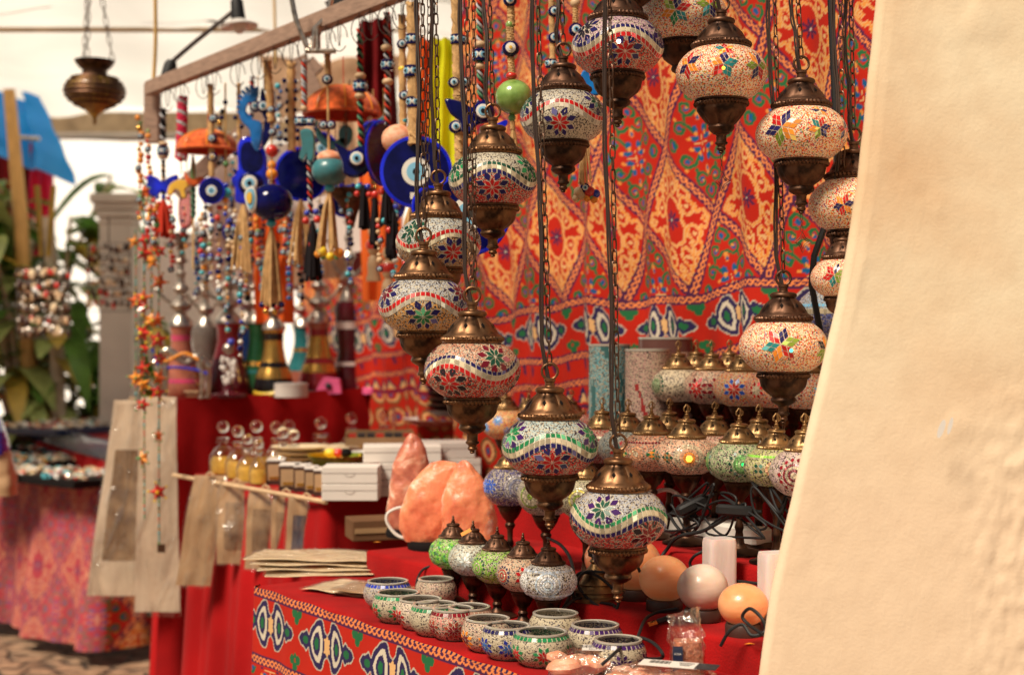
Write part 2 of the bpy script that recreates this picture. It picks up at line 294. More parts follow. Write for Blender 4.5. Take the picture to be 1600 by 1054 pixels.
# ---------- mosaic globes
NAVY=(.02,.015,.09);RED=(.5,.015,.015);DRED=(.22,.012,.02);GREEN=(.02,.2,.07);DGREEN=(.015,.07,.04);CREAM=(.52,.43,.28);CLEAR=(.48,.42,.33);PURP=(.05,.015,.1)
ORNG=(.85,.27,.03);OLIVE=(.2,.28,.03);TEAL=(.02,.2,.2);BLUE=(.03,.1,.5);SKY=(.2,.5,.75);WHITE=(.8,.76,.7);BLK=(.02,.015,.02);LIME=(.25,.6,.06);PEACH=(.8,.4,.22);MAR=(.15,.01,.02)
class Globe:
    def __init__(g,a,b,cut=.86,cutb=None,seed=1):
        g.a=a;g.b=b;g.R=random.Random(seed);g.mb=MB()
        ph=np.linspace(-PI/2,PI/2,400); g.ph=ph
        ds=np.hypot(a*np.sin(ph),b*np.cos(ph)); g.arc=np.concatenate([[0],np.cumsum((ds[1:]+ds[:-1])/2*np.diff(ph))]); g.arc-=np.interp(0,ph,g.arc)
        g.t0=-math.asin(cutb or cut);g.t1=math.asin(cut)
    def phi(g,y): return float(np.interp(y,g.arc,g.ph))
    def P(g,lon,y,off=0):
        p=g.phi(y); nx,nz=math.cos(p)/g.a,math.sin(p)/g.b; l=math.hypot(nx,nz); nx/=l;nz/=l
        r=g.a*math.cos(p)+off*nx; return (r*math.cos(lon),r*math.sin(lon),g.b*math.sin(p)+off*nz)
    def rad(g,y): return g.a*math.cos(g.phi(y))
    def base(g,colf,mat='mosaic',nl=96,na=44):
        vs=[];fs=[]
        for i in range(na+1):
            p=g.t0+(g.t1-g.t0)*i/na
            for j in range(nl): L=2*PI*j/nl; vs.append((g.a*math.cos(p)*math.cos(L),g.a*math.cos(p)*math.sin(L),g.b*math.sin(p)))
        o=len(g.mb.v)
        g.mb.v.extend(vs); k=g.mb.mi(mat)
        for i in range(na):
            p=g.t0+(g.t1-g.t0)*(i+.5)/na; y=float(np.interp(p,g.ph,g.arc))
            for j in range(nl):
                q=(j+1)%nl; g.mb.f.append([o+i*nl+j,o+i*nl+q,o+(i+1)*nl+q,o+(i+1)*nl+j]); g.mb.m.append(k); g.mb.c.append(colf(2*PI*(j+.5)/nl,y))
    def tile(g,pts,col,mat='mosaic',grout=(.85,.74,.54),gs=1.22,jit=.3):
        # pts: (lon,y)
        cx=sum(p[0] for p in pts)/len(pts); cy=sum(p[1] for p in pts)/len(pts)
        if not (g.arc_lo()<cy<g.arc_hi()): return
        n=len(pts)
        if grout: g.mb.add([g.P(cx+(p[0]-cx)*gs,cy+(p[1]-cy)*gs,.0003) for p in pts],[tuple(range(n))],mat,(*grout,1))
        k=1+g.R.uniform(-jit,jit)*(1.6 if col[0]>.4 and col[1]>.35 else 1); c=tuple(min(1,x*k) for x in col)
        if g.R.random()<.06 and mat=='mosaic': c=tuple(min(1,x*2.2+.1) for x in col)
        tl=[g.R.uniform(-.00022,.00022) for _ in pts]
        g.mb.add([g.P(p[0],p[1],.0009+tl[i]) for i,p in enumerate(pts)],[tuple(range(n))],mat,(*c,1))
    def arc_lo(g): return float(np.interp(g.t0,g.ph,g.arc))
    def arc_hi(g): return float(np.interp(g.t1,g.ph,g.arc))
    def loc(g,L,Y,pts,rot=0):
        r=g.rad(Y); c,s=math.cos(rot),math.sin(rot)
        return [(L+(x*c-y*s)/r,Y+x*s+y*c) for x,y in pts]
    def rhomb(g,L,Y,ang,r0,r1,half,rm,col,**k):
        rm=rm or (r0+r1)/2
        pts=[(r0*math.cos(ang),r0*math.sin(ang)),(rm*math.cos(ang-half),rm*math.sin(ang-half)),(r1*math.cos(ang),r1*math.sin(ang)),(rm*math.cos(ang+half),rm*math.sin(ang+half))]
        g.tile(g.loc(L,Y,pts),col,**k)
    def star(g,L,Y,R_,ci,co,n=8,rot=0):
        for k in range(n):
            a=rot+2*PI*k/n
            g.rhomb(L,Y,a,R_*.05,R_*.60,PI/n*.84,R_*.36,ci,gs=1.14)
        for k in range(n):
            a=rot+2*PI*(k+.5)/n
            g.rhomb(L,Y,a,R_*.42,R_,PI/n*.66,R_*.72,co,gs=1.16)
    def flower(g,L,Y,R_,cols,n=6,rot=0):
        for k in range(n):
            a=rot+2*PI*k/n; c=cols[k%len(cols)]
            # rhombus split 2x2
            h=PI/n*.92; e1=Vector((math.cos(a-h),math.sin(a-h))); e2=Vector((math.cos(a+h),math.sin(a+h))); l=R_*.5/math.cos(h)
            for i in (0,1):
                for j in (0,1):
                    q=[]
                    for (u,v) in ((0,0),(1,0),(1,1),(0,1)):
                        p=(e1*(i+.06+u*.88)+e2*(j+.06+v*.88))*(l/2); q.append((p.x,p.y))
                    g.tile(g.loc(L,Y,q),c,gs=1.1)
    def wave(g,n,A,rows,ph=0,w=.0094,h=.0058,y0=0):
        cnt=int(2*PI*g.a*1.12/w)
        f=lambda L:y0+A*math.cos(n*(L-ph))
        sl=lambda L:A*n*abs(math.sin(n*(L-ph)))/g.a
        for r,(c,hh) in enumerate(rows):
            pass
        tot=sum(hh for c,hh in rows); o=tot/2
        for c,hh in rows:
            for i in range(cnt):
                L0=2*PI*i/cnt; L1=L0+2*PI/cnt*.80
                k0=math.sqrt(1+sl(L0)**2);k1=math.sqrt(1+sl(L1)**2)
                pts=[(L0,f(L0)+(o-hh*.84)*k0),(L1,f(L1)+(o-hh*.84)*k1),(L1,f(L1)+o*k1),(L0,f(L0)+o*k0)]
                if c: g.tile(pts,c,gs=1.18)
            o-=hh
        return f
    def rings(g,L,Y,R_,cols,n=4):
        for k in range(n,0,-1):
            r=R_*k/n; c=cols[k%len(cols)]; m=max(6,int(2*PI*r/.0035)); w=R_/n*.72
            for i in range(m):
                a0=2*PI*i/m;a1=a0+2*PI/m*.8
                g.tile(g.loc(L,Y,[((r-w)*math.cos(a0),(r-w)*math.sin(a0)),(r*math.cos(a0),r*math.sin(a0)),(r*math.cos(a1),r*math.sin(a1)),((r-w)*math.cos(a1),(r-w)*math.sin(a1))]),c,grout=None)
    def dial(g,L,Y,R_,cc,cd):
        g.rings(L,Y,R_*.62,cc,4)
        for k in range(14):
            g.rhomb(L,Y,2*PI*k/14,R_*.72,R_,.16,None,cd,gs=1.1)
    def diam(g,L,Y,w,h,c1,c2):
        for i in range(3):
            for j in range(3):
                u=(i-j)*w/6; v=(i+j-2)*h/6
                g.tile(g.loc(L,Y,[(u-w/6*.9,v),(u,v-h/6*.9),(u+w/6*.9,v),(u,v+h/6*.9)]),c1 if (i+j)%2 else c2,gs=1.1)
    def hot(g,L,Y,r,m):
        g.mb.add([g.P(*q,.0013) for q in g.loc(L,Y,[(r*math.cos(a*PI/3),r*math.sin(a*PI/3)) for a in range(6)])],[tuple(range(6))],m,(1,1,1,1))
    def row(g,Y,w,h,c):
        cnt=int(2*PI*g.rad(Y)/w)
        for i in range(cnt):
            L=2*PI*i/cnt; g.tile(g.loc(L,Y,[(-w*.42,-h/2),(w*.42,-h/2),(w*.42,h/2),(-w*.42,h/2)]),c,gs=1.15)
    def done(g,name='globe',parent=None,loc=(0,0,0),rz=0):
        o=g.mb.build(name,parent,loc); o.rotation_euler=(0,0,rz); return o
FR=-PI/2   # longitude facing the camera
def wave_globe(rows,top,bot,st_bot,st_top,phase=0,a=.075,b=.0515,seed=1,n=3,R_=.021):
    g=Globe(a,b,.84,.84,seed); A=.0135; ph=FR+phase
    f=lambda L:A*math.cos(n*(L-ph))
    g.base(lambda L,y:(*top,0) if y>f(L) else (*bot,0))
    for k in range(n):
        g.star(ph+2*PI*k/n,-.021,R_,*st_bot); g.star(ph+2*PI*(k+.5)/n,.0215,R_,*st_top,rot=.2)
    g.wave(n,A,rows,ph)
    return g
def fleck_globe(flowers,seed=1,a=.075,b=.0515,base=(.82,.66,.45)):
    g=Globe(a,b,.84,.84,seed); g.base(lambda L,y:(*base,.5))
    for (dl,y,r,cols,n,rot) in flowers: g.flower(FR+dl,y,r*(1.32 if r>.018 else 1.15),cols,n,rot)
    return g
# ---------- metalwork
def rope_ring(mb,r,z,t,m,seg=96,tw=44):
    vs=[];fs=[];q=8
    for j in range(seg*2):
        a=2*PI*j/(seg*2)
        for i in range(q):
            b=2*PI*i/q; rr=t*(1.05+.42*math.cos(tw*a+b*1.0)); vs.append(((r+rr*math.cos(b))*math.cos(a),(r+rr*math.cos(b))*math.sin(a),z+rr*math.sin(b)))
    n=seg*2
    for j in range(n):
        for i in range(q): fs.append((j*q+i,((j+1)%n)*q+i,((j+1)%n)*q+(i+1)%q,j*q+(i+1)%q))
    mb.add(vs,fs,m)
def cap_part(mb,k,m,z0):      # k scales a cap made for a 75 mm globe
    pr=[(.0445,0),(.0475,.0005),(.0478,.003),(.0455,.0045),(.0455,.0075),(.047,.0095),(.0455,.012),(.0405,.0150),(.0385,.019),(.0345,.026),(.0295,.032),(.0245,.0365),(.0215,.039),(.0205,.041),(.0225,.0435),(.0228,.046),(.0215,.0485),(.0175,.0505),(.0085,.0515),(.0078,.0525)]
    mod=lambda a,i,z:1+(.075*(abs(math.cos(4*a))**.35-.8) if 7<i<13 else 0)
    mb.lathe([(r*k,z*k) for r,z in pr],m,64,(0,0,z0),mod,cap=False)
    vs0=len(mb.v); rope_ring(mb,.0463*k,0,.0031*k,m); 
    for i in range(vs0,len(mb.v)): x,y,z=mb.v[i]; mb.v[i]=(x,y,z+z0+.0062*k)
    for j in range(8):
        a=FR+PI/8+2*PI*j/8+.12; r=.0335*k; z=z0+.0275*k; c,s=math.cos(a),math.sin(a); d=.0042*k
        def pt(u,v): rr=r+.0013*k-v*.72; return (rr*c-u*s,rr*s+u*c,z+v)
        mb.add([pt(-d*.75,0),pt(0,-d),pt(d*.75,0),pt(0,d)],[(0,1,2,3)],'black_hole')
    return z0+.0525*k
def cup_part(mb,k,m,z0,var=0):
    pr=[(.0425,0),(.0445,-.002),(.0445,-.004),(.042,-.005),(.042,-.012),(.0405,-.014),(.0395,-.019),(.0375,-.026),(.033,-.033),(.0265,-.0385),(.0205,-.0425),(.0195,-.0445),(.021,-.047),(.0215,-.050),(.0195,-.0535),(.0145,-.0565),(.0135,-.0575)]
    if var: pr=[(r,z) if i<6 else (r*(1-.08*math.sin(i)),z) for i,(r,z) in enumerate(pr)]
    mod=lambda a,i,z:1+(.07*(abs(math.cos(4*a))**.35-.8) if 6<i<11 else 0)
    mb.lathe([(r*k,z*k) for r,z in pr],m,64,(0,0,z0),mod,cap=False)
    v0=len(mb.v); rope_ring(mb,.0418*k,0,.0031*k,m)
    for i in range(v0,len(mb.v)): x,y,z=mb.v[i]; mb.v[i]=(x,y,z+z0-.0085*k)
    return z0-.0575*k
def finial_part(mb,k,m,z0):
    pr=[(.0135,0),(.010,-.001),(.0085,-.003),(.0085,-.012),(.0105,-.014),(.0105,-.0165),(.007,-.0185),(.006,-.0215),(.0078,-.024),(.006,-.027),(.0035,-.028),(.0045,-.030),(.0028,-.032),(.0008,-.0325)]
    mb.lathe([(r*k,z*k) for r,z in pr],m,24,(0,0,z0),cap=False)
def chain(mb,p0,p1,m,L=.021,w=.0042,t=.00125):
    p0,p1=Vector(p0),Vector(p1); d=p1-p0; n=max(1,int(d.length/(L*.84))); d.normalize()
    a=d.cross(Vector((0,1,0))); a.normalize(); b=d.cross(a); step=(p1-p0).length/n
    for i in range(n):
        c=p0+d*(step*(i+.5)); th=R.uniform(-.35,.35)+(PI/2 if i%2 else 0)+.5; e=a*math.cos(th)+b*math.sin(th)
        pts=[]
        for k in range(10):
            g=2*PI*k/10; pts.append(c+e*(w*math.cos(g))+d*((L/2-w)*(1 if math.sin(g)>0 else -1)*(abs(math.sin(g))>.05)+w*math.sin(g)))
        mb.tube(pts,t,m,5,closed=True)
def hanging_lamp(label,px,cy,w,g,cap='bronze',topx=None,cup=0,k=1,cordside=-1,charm=False,double=False,hot=None,ytop=-60):
    Y=F*.15*k/w; loc=at(px,cy,Y)
    e=thing('hanging_lamp',label,'mosaic lamp',loc,'mosaic glass lamps hanging on chains')
    if hot: g.hot(*hot)
    gl=g.done('globe',e); gl.scale=(k,k,k)
    zt=.0515*.84*k
    mb=MB(); zc=cap_part(mb,k,cap,zt-.002*k); mb.build('cap',e)
    mb=MB(); zb=cup_part(mb,k,cap,-zt+.002*k,cup); mb.build('cup',e)
    mb=MB(); finial_part(mb,k,cap,zb); mb.build('finial',e)
    mb=MB(); mb.lathe([(.0075*k,0),(.0075*k,.006*k),(.009*k,.007*k),(.009*k,.010*k),(.006*k,.012*k)],cap,20,(0,0,zc))
    rr=.0125*k; mb.tube([(rr*math.cos(q*PI/8),0,zc+.011*k+rr*.9+rr*math.sin(q*PI/8)) for q in range(16)],.0022*k,cap,8,closed=True); mb.build('hanging_ring',e)
    top=at((topx or px),ytop,Y)-loc; r0=Vector((0,0,zc+.011*k+rr*1.7))
    mb=MB(); chain(mb,r0,top,'chain_metal'); mb.build('chain',e)
    if double:
        mb=MB(); chain(mb,r0+Vector((.004,.01,0)),top+Vector((.011,.02,0)),'chain_metal',L=.017,w=.0032,t=.0009); mb.build('chain',e)
    mb=MB(); pts=[Vector((0,0,zc+.006)) ]; n=22; ph=R.uniform(0,6)
    for i in range(1,n+1):
        q=i/n; p=r0.lerp(top,q); pts.append(p+Vector((cordside*(.0075+.0022*math.sin(q*9+ph)),.004*math.cos(q*7+ph),0)))
    mb.tube(cat_rom(pts,4),.0021,'wire_dark',6); mb.tube(cat_rom([p+Vector((cordside*.0032+.0008*math.sin(i*1.3),.002,0)) for i,p in enumerate(pts)],4),.0017,'wire_dark',6); mb.build('cord',e)
    if charm:
        mb=MB(); z=zb-.0325*k; chain(mb,(0,0,z),(.001,0,z-.03),'chain_metal',L=.010,w=.002,t=.0006)
        c=Vector((.002,0,z-.046)); 
        for s in (1,.62): mb.tube([c+Vector((x*s,0,y*s)) for x,y in ((0,.016),(.005,.006),(.013,0),(.005,-.006),(0,-.018),(-.005,-.006),(-.013,0),(-.005,.006))],.0009,'chain_metal',5,closed=True)
        mb.build('charm',e)
    return e
# ---------- printed appliqué cloth: pattern computed per vertex
CW,CH=.236,.335
def seg_dist(X,Y,pts):
    d=np.full(X.shape,9.)
    for (x0,y0),(x1,y1) in zip(pts[:-1],pts[1:]):
        dx,dy=x1-x0,y1-y0; l=dx*dx+dy*dy+1e-12; t=np.clip(((X-x0)*dx+(Y-y0)*dy)/l,0,1)
        d=np.minimum(d,np.hypot(X-x0-t*dx,Y-y0-t*dy))
    return d
def smooth2(P,k=6):
    return [(v.x,v.y) for v in cat_rom([Vector((a,b,0)) for a,b in P],k)]
def inside(X,Y,P):
    r=np.zeros(X.shape,bool); n=len(P)
    for i in range(n):
        x0,y0=P[i];x1,y1=P[(i+1)%n]
        if y0==y1: continue
        c=((y0>Y)!=(y1>Y))&(X<(x1-x0)*(Y-y0)/(y1-y0)+x0); r^=c
    return r
cRED=np.array((.48,.019,.008));cPUR=np.array((.075,.018,.065));cORG=np.array((.85,.25,.075));cCRM=np.array((.72,.42,.18));cYEL=np.array((.72,.27,.055));cGRN=np.array((.02,.14,.05));cBLU=np.array((.01,.10,.26));cNVY=np.array((.03,.02,.08));cWHT=np.array((.62,.54,.42))
def put(img,mask,c): img[mask]=c
def band(img,d,l,w=.0115,per=.034):
    put(img,d*0+abs(d)<w,cPUR); A=.0052
    for sgn in (1,-1):
        s=d-sgn*A*np.sin(2*PI*l/per); put(img,(abs(s)<.0021)&(abs(d)<w),cORG)
def lattice_tile(res=.001):
    nx,ny=int(CW/res),int(CH/res); p,q=np.meshgrid((np.arange(nx)+.5)*res,(np.arange(ny)+.5)*res)
    img=np.empty(p.shape+(3,)); img[:]=cRED
    mx=abs((p+CW/2)%CW-CW/2)/(CW/2); my=abs(q-CH/2)/(CH/2)
    fx=abs(p-CW/2)/(CW/2); fy=abs((q+CH/2)%CH-CH/2)/(CH/2)
    # floral diamonds
    sc=CW/2; FX,FY=fx*CW/2,fy*CH/2
    for P in ([(.012,.02),(.03,.045),(.05,.05),(.058,.035),(.045,.025),(.035,.035)],[(.005,.075),(.02,.065),(.034,.075),(.03,.092),(.016,.09),(.018,.08)],[(.0,.13),(.012,.12),(.016,.105),(.006,.1)],[(.06,.0),(.07,.012),(.082,.01),(.085,.0)]):
        put(img,seg_dist(FX,FY,smooth2(P))<.0038,cGRN)
    for (x,y,rx,ry,c) in ((.018,.012,.011,.006,cBLU),(.012,.032,.006,.010,cBLU),(.012,.022,.004,.006,cYEL),(.03,.012,.005,.004,cYEL),(.045,.038,.006,.006,cBLU),(.022,.080,.006,.006,cBLU),(.02,.083,.003,.003,cYEL),(0,.062,.005,.012,cYEL),(0,.058,.003,.006,cBLU),(0,.112,.006,.008,cBLU),(.07,.004,.005,.005,cBLU),(.03,.06,.004,.008,cGRN),(0,.140,.004,.005,cYEL),(.052,.058,.004,.004,cYEL)):
        put(img,((FX-x)/rx)**2+((FY-y)/ry)**2<1,c)
    ang=np.arctan2(FY,FX); rr=np.hypot(FX,FY); put(img,(rr<.02)&(abs(np.sin(2*ang))*rr<.0016),cCRM)
    # medallions
    MX,MY=mx*CW/2,my*CH/2
    out=smooth2([(0,.88),(.05,.82),(.045,.75),(.13,.72),(.17,.64),(.27,.62),(.32,.54),(.31,.47),(.42,.43),(.47,.34),(.44,.26),(.52,.20),(.54,.10),(.64,.13),(.70,.08),(.80,.0)])
    def el(cx,cy,rx,ry,n=20,a0=0,a1=2*PI): return [(cx+rx*math.cos(a0+(a1-a0)*i/n),cy+ry*math.sin(a0+(a1-a0)*i/n)) for i in range(n+1)]
    D=seg_dist(MX,MY,[(a*CW/2,b*CH/2) for a,b in out]); 
    for P in (el(.155,.50,.085,.13),el(.385,.19,.10,.12),[(0,.36),(.06,.33),(.15,.30),(.22,.22),(.26,.10),(.24,0)],[(0,.60),(.04,.66),(0,.74)],[(.60,0),(.66,.035),(.73,0)],[(.24,.50),(.30,.40),(.28,.32)]):
        D=np.minimum(D,seg_dist(MX,MY,[(a*CW/2,b*CH/2) for a,b in smooth2(P)])+.0006)
    put(img,D<.0040,cCRM); put(img,D<.0022,cYEL)
    for (x,y,r_) in ((.155,.50,.0055),(.385,.19,.005),(.05,.47,.003),(.33,.34,.003)): put(img,np.hypot(MX-x*CW/2,MY-y*CH/2)<r_,cCRM)
    a=np.arctan2(MY,MX); r=np.hypot(MX,MY); put(img,r<.024*np.abs(np.cos(4*a))**.8,cPUR); put(img,r<.003,cWHT)
    # lattice bands
    g=math.hypot(1/CW,1/CH)
    for sg in (1,-1):
        w=p/CW+sg*q/CH; d=(w-np.round(w))/g; l=(p*CW-sg*q*CH)/math.hypot(CW,CH)
        n_=round(math.hypot(CW,CH)/2/.034)*2; per=math.hypot(CW,CH)/2/ (n_/2) if n_ else .034
        band(img,d,l,.0115,per)
    return img
BH=.44
def border_tile(res=.001):
    nx,ny=int(CW/res),int(BH/res); p,q=np.meshgrid((np.arange(nx)+.5)*res,-(np.arange(ny)+.5)*res)
    img=np.empty(p.shape+(3,)); img[:]=cRED
    x=abs(p-CW/2); y=abs(q+.070)
    X,Y=x/.098,y/.044
    A=[(0,.42),(.10,.60),(.18,1.0),(.34,.98),(.46,.78),(.58,.55),(.66,.25),(.76,.42),(.86,.30),(1.0,.22),(1.08,0),(1.0,-.1),(0,-.1)]
    A=[(v.x,v.y) for v in cat_rom([Vector((a,b,0)) for a,b in A[:11]],5)]+[(1.08,-.2),(0,-.2)]
    insA=inside(X,Y,A); d=seg_dist(x,y,[(a*.098,b*.044) for a,b in A[:-2]])
    put(img,(d<.0028)&~insA,cWHT*.8); put(img,insA,cNVY)
    for P,c in (([(.14,-.1),(.16,.35),(.24,.78),(.36,.72),(.50,.42),(.60,0),(.58,-.1)],cWHT),([(.22,-.1),(.24,.25),(.30,.52),(.40,.45),(.48,.2),(.5,-.1)],cNVY),([(.28,-.1),(.3,.2),(.38,.28),(.44,0),(.42,-.1)],cGRN),([(0,-.1),(0,.46),(.05,.3),(.11,.28),(.08,.1),(.10,-.1)],cCRM),([(.68,-.1),(.7,.1),(.8,.2),(.9,.12),(.94,-.1)],cGRN)):
        put(img,inside(X,Y,P),c)
    for cy in (-.028,-.115):
        xx=(p+CW/2)%CW-CW/2
        for a,b,r in ((-.011,0,.009),(.011,0,.009),(0,-.013 if cy<-.05 else -.012,.009),(0,.008 if cy<-.05 else 0,.005)): put(img,np.hypot(xx-a,q-cy-b)<r,cGRN)
    band(img,q+.0115,p,.0115,CW/7); band(img,q+.145,p,.0105,CW/8)
    # zigzag strip and lower chain
    m=(q<-.156)&(q>-.200); z=abs(((p/.0295)%1)-.5)*2; t=(q+.200)/.044
    put(img,m&(abs((p/.059)%1-.5)*118-(q+.178)*900<6)&(abs((p/.059)%1-.5)<.1),cPUR)
    band(img,q+.212,p,.0095,CW/8)
    z=(q<-.222)&(q>-.262); tri=((q+.262)/.04); put(img,z&(tri<abs(((p/.0472)%1)-.5)*2),cNVY); put(img,z&(tri<abs(((p/.0472)%1)-.5)*2-.35),cCRM)
    put(img,(q<-.268)&(q>-.276),cPUR)
    low=q<-.28; u=((p/.0787)%1-.5)*.0787; v=((q/.08)%1-.5)*.08; rr=np.hypot(u,v); put(img,low&(abs(rr-.024)<.004),cCRM); put(img,low&(rr<.010),cBLU); put(img,low&(abs(rr-.033)<.002),cGRN)
    return img
LT,BT=lattice_tile(),border_tile()
def cloth_col(p,q):
    out=np.empty(p.shape+(3,)); ix=((p%CW)/.001).astype(int)%LT.shape[1]
    up=q>=0
    iy=(((q%CH))/.001).astype(int)%LT.shape[0]; iyb=np.clip((-q/.001).astype(int),0,BT.shape[0]-1)
    out[up]=LT[iy[up],ix[up]]; out[~up]=BT[iyb[~up],ix[~up]%BT.shape[1]]
    return out
def grid_mesh(name,P,C,matn,smooth=True):   # P (ny,nx,3), C (ny,nx,3)
    ny,nx=P.shape[:2]; me=bpy.data.meshes.new(name)
    idx=np.arange(ny*nx).reshape(ny,nx)
    f=np.stack([idx[:-1,:-1],idx[:-1,1:],idx[1:,1:],idx[1:,:-1]],-1).reshape(-1)
    nf=(ny-1)*(nx-1)
    me.vertices.add(ny*nx); me.vertices.foreach_set('co',P.reshape(-1).astype(np.float32))
    me.loops.add(nf*4); me.loops.foreach_set('vertex_index',f.astype(np.int32))
    me.polygons.add(nf); me.polygons.foreach_set('loop_start',np.arange(0,nf*4,4,dtype=np.int32)); me.polygons.foreach_set('loop_total',np.full(nf,4,np.int32))
    me.update(calc_edges=True)
    if C is not None:
        a=me.color_attributes.new('Col','FLOAT_COLOR','POINT'); c4=np.ones((ny*nx,4),np.float32); c4[:,:3]=C.reshape(-1,3); a.data.foreach_set('color',c4.reshape(-1))
    me.materials.append(MATS[matn])
    if smooth: me.shade_smooth()
    me.validate(); return me
# ---------- setting
def plane_grid(name,x0,x1,y0,y1,z,matn,n=2):
    mb=MB(); mb.add([(x0,y0,z),(x1,y0,z),(x1,y1,z),(x0,y1,z)],[(0,1,2,3)],matn); return mb.build(name,flat=True)
m,n,b=nt('cobbles'); L=n.links.new
tc=N(n,'ShaderNodeTexCoord'); mp=N(n,'ShaderNodeMapping'); mp.inputs['Scale'].default_value=(5,6.5,1); L(tc.outputs['Object'],mp.inputs[0])
vo=N(n,'ShaderNodeTexVoronoi'); vo.feature='DISTANCE_TO_EDGE'; vo.inputs['Scale'].default_value=1.3; L(mp.outputs[0],vo.inputs[0])
vc=N(n,'ShaderNodeTexVoronoi'); vc.inputs['Scale'].default_value=1.3; L(mp.outputs[0],vc.inputs[0])
no=N(n,'ShaderNodeTexNoise'); no.inputs['Scale'].default_value=3; no.inputs['Detail'].default_value=8; L(mp.outputs[0],no.inputs[0])
r1=N(n,'ShaderNodeValToRGB'); r1.color_ramp.elements[0].color=(.10,.05,.025,1); r1.color_ramp.elements[1].color=(.45,.28,.17,1); r1.color_ramp.elements[0].position=.3;r1.color_ramp.elements[1].position=.68; L(no.outputs[0],r1.inputs[0])
r2=N(n,'ShaderNodeValToRGB'); r2.color_ramp.elements[0].color=(.25,.25,.25,1); r2.color_ramp.elements[1].position=.08; L(vo.outputs[0],r2.inputs[0])
mu=N(n,'ShaderNodeMix',data_type='RGBA',blend_type='MULTIPLY'); mu.inputs[0].default_value=1; L(r1.outputs[0],mu.inputs[6]); L(r2.outputs[0],mu.inputs[7]); L(mu.outputs[2],b.inputs['Base Color']); b.inputs['Roughness'].default_value=.75
bp=N(n,'ShaderNodeBump'); bp.inputs['Distance'].default_value=.03; L(r2.outputs[0],bp.inputs['Height']); L(bp.outputs[0],b.inputs['Normal'])
struct(plane_grid('ground',-60,60,-20,120,0,'cobbles'))

# plaster wall in the foreground
m,n,b=nt('plaster'); L=n.links.new
tc=N(n,'ShaderNodeTexCoord'); a1=N(n,'ShaderNodeTexNoise'); a1.inputs['Scale'].default_value=2.6; a1.inputs['Detail'].default_value=5; a1.inputs['Roughness'].default_value=.55; L(tc.outputs['Object'],a1.inputs[0])
r1=N(n,'ShaderNodeValToRGB'); r1.color_ramp.elements[0].position=.33;r1.color_ramp.elements[1].position=.62; r1.color_ramp.elements[0].color=(.76,.52,.31,1); r1.color_ramp.elements[1].color=(.90,.77,.55,1); L(a1.outputs[0],r1.inputs[0])
sz=N(n,'ShaderNodeSeparateXYZ'); L(tc.outputs['Object'],sz.inputs[0]); mr=N(n,'ShaderNodeMapRange'); mr.inputs['From Min'].default_value=1.15; mr.inputs['From Max'].default_value=1.45; L(sz.outputs[2],mr.inputs[0])
mx=N(n,'ShaderNodeMix',data_type='RGBA'); L(mr.outputs[0],mx.inputs[0]); mx.inputs[6].default_value=(.87,.66,.46,1); L(r1.outputs[0],mx.inputs[7])
a2=N(n,'ShaderNodeTexNoise'); a2.inputs['Scale'].default_value=24; a2.inputs['Detail'].default_value=9; a2.inputs['Roughness'].default_value=.65; L(tc.outputs['Object'],a2.inputs[0])
m3=N(n,'ShaderNodeMix',data_type='RGBA',blend_type='MULTIPLY'); r3=N(n,'ShaderNodeValToRGB'); r3.color_ramp.elements[0].position=.3; r3.color_ramp.elements[0].color=(.84,.8,.76,1); r3.color_ramp.elements[1].position=.6; L(a2.outputs[0],r3.inputs[0])
m3.inputs[0].default_value=.35; L(mx.outputs[2],m3.inputs[6]); L(r3.outputs[0],m3.inputs[7])
L(m3.outputs[2],b.inputs['Base Color']); b.inputs['Roughness'].default_value=.85
a3=N(n,'ShaderNodeTexNoise'); a3.inputs['Scale'].default_value=210; a3.inputs['Detail'].default_value=8; L(tc.outputs['Object'],a3.inputs[0])
bp=N(n,'ShaderNodeBump'); bp.inputs['Distance'].default_value=.004; bp.inputs['Strength'].default_value=.13; L(a3.outputs[0],bp.inputs['Height'])
bq=N(n,'ShaderNodeBump'); bq.inputs['Distance'].default_value=.008; bq.inputs['Strength'].default_value=.07; L(a2.outputs[0],bq.inputs['Height']); L(bp.outputs[0],bq.inputs['Normal']); L(bq.outputs[0],b.inputs['Normal'])
edge=[(-60,1378),(0,1372),(60,1366),(130,1358),(200,1352),(300,1340),(400,1324),(480,1309),(520,1299),(600,1281),(680,1262),(760,1244),(800,1235),(860,1221),(930,1206),(1000,1196),(1060,1188),(1150,1180),(1500,1168)]
YW=2.0; ny=190; face=np.concatenate([np.linspace(0,.03,6)[1:],np.linspace(.035,.72,170)])
Pw=[]
for i in range(ny):
    py=-70+(1500+70)*i/(ny-1); ex=float(np.interp(py,[q[0] for q in edge],[q[1] for q in edge])); ex+=.7*noise.noise(Vector((0,py*.02,0)))
    E=at(ex,py,YW); row=[]
    r=.014
    row.append((E.x*1.5+.04,E.y*1.5,H+(E.z-H)*1.0)); row.append((E.x*1.12+.01,E.y*1.12,E.z))
    for k in range(9):
        a=PI*.5*k/8; row.append((E.x+r*(1-math.cos(a)),E.y+r*(1-math.sin(a)),E.z))
    for d in face:
        x=E.x+r+d; y=E.y-d*.12
        rough=max(0,min(1,((x-.60)/.15)))*max(0,min(1,(1.40-E.z)/.2))
        y-= .0006*noise.fractal(Vector((x*14,E.z*14,1)),.6,2,6)+.006*noise.noise(Vector((x*1.7,E.z*1.5,5)))+.0042*rough*(noise.fractal(Vector((x*38,E.z*42,3)),.5,2.1,5))+.0012*max(0,noise.noise(Vector((x*16,E.z*9,9)))-.42)*8
        row.append((x,y,E.z))
    Pw.append(row)
me=grid_mesh('plaster_wall',np.array(Pw)[::-1],None,'plaster'); o=link('plaster_wall',me); tag(o,'cream and peach plastered wall with a flared curved edge filling the right side','wall')
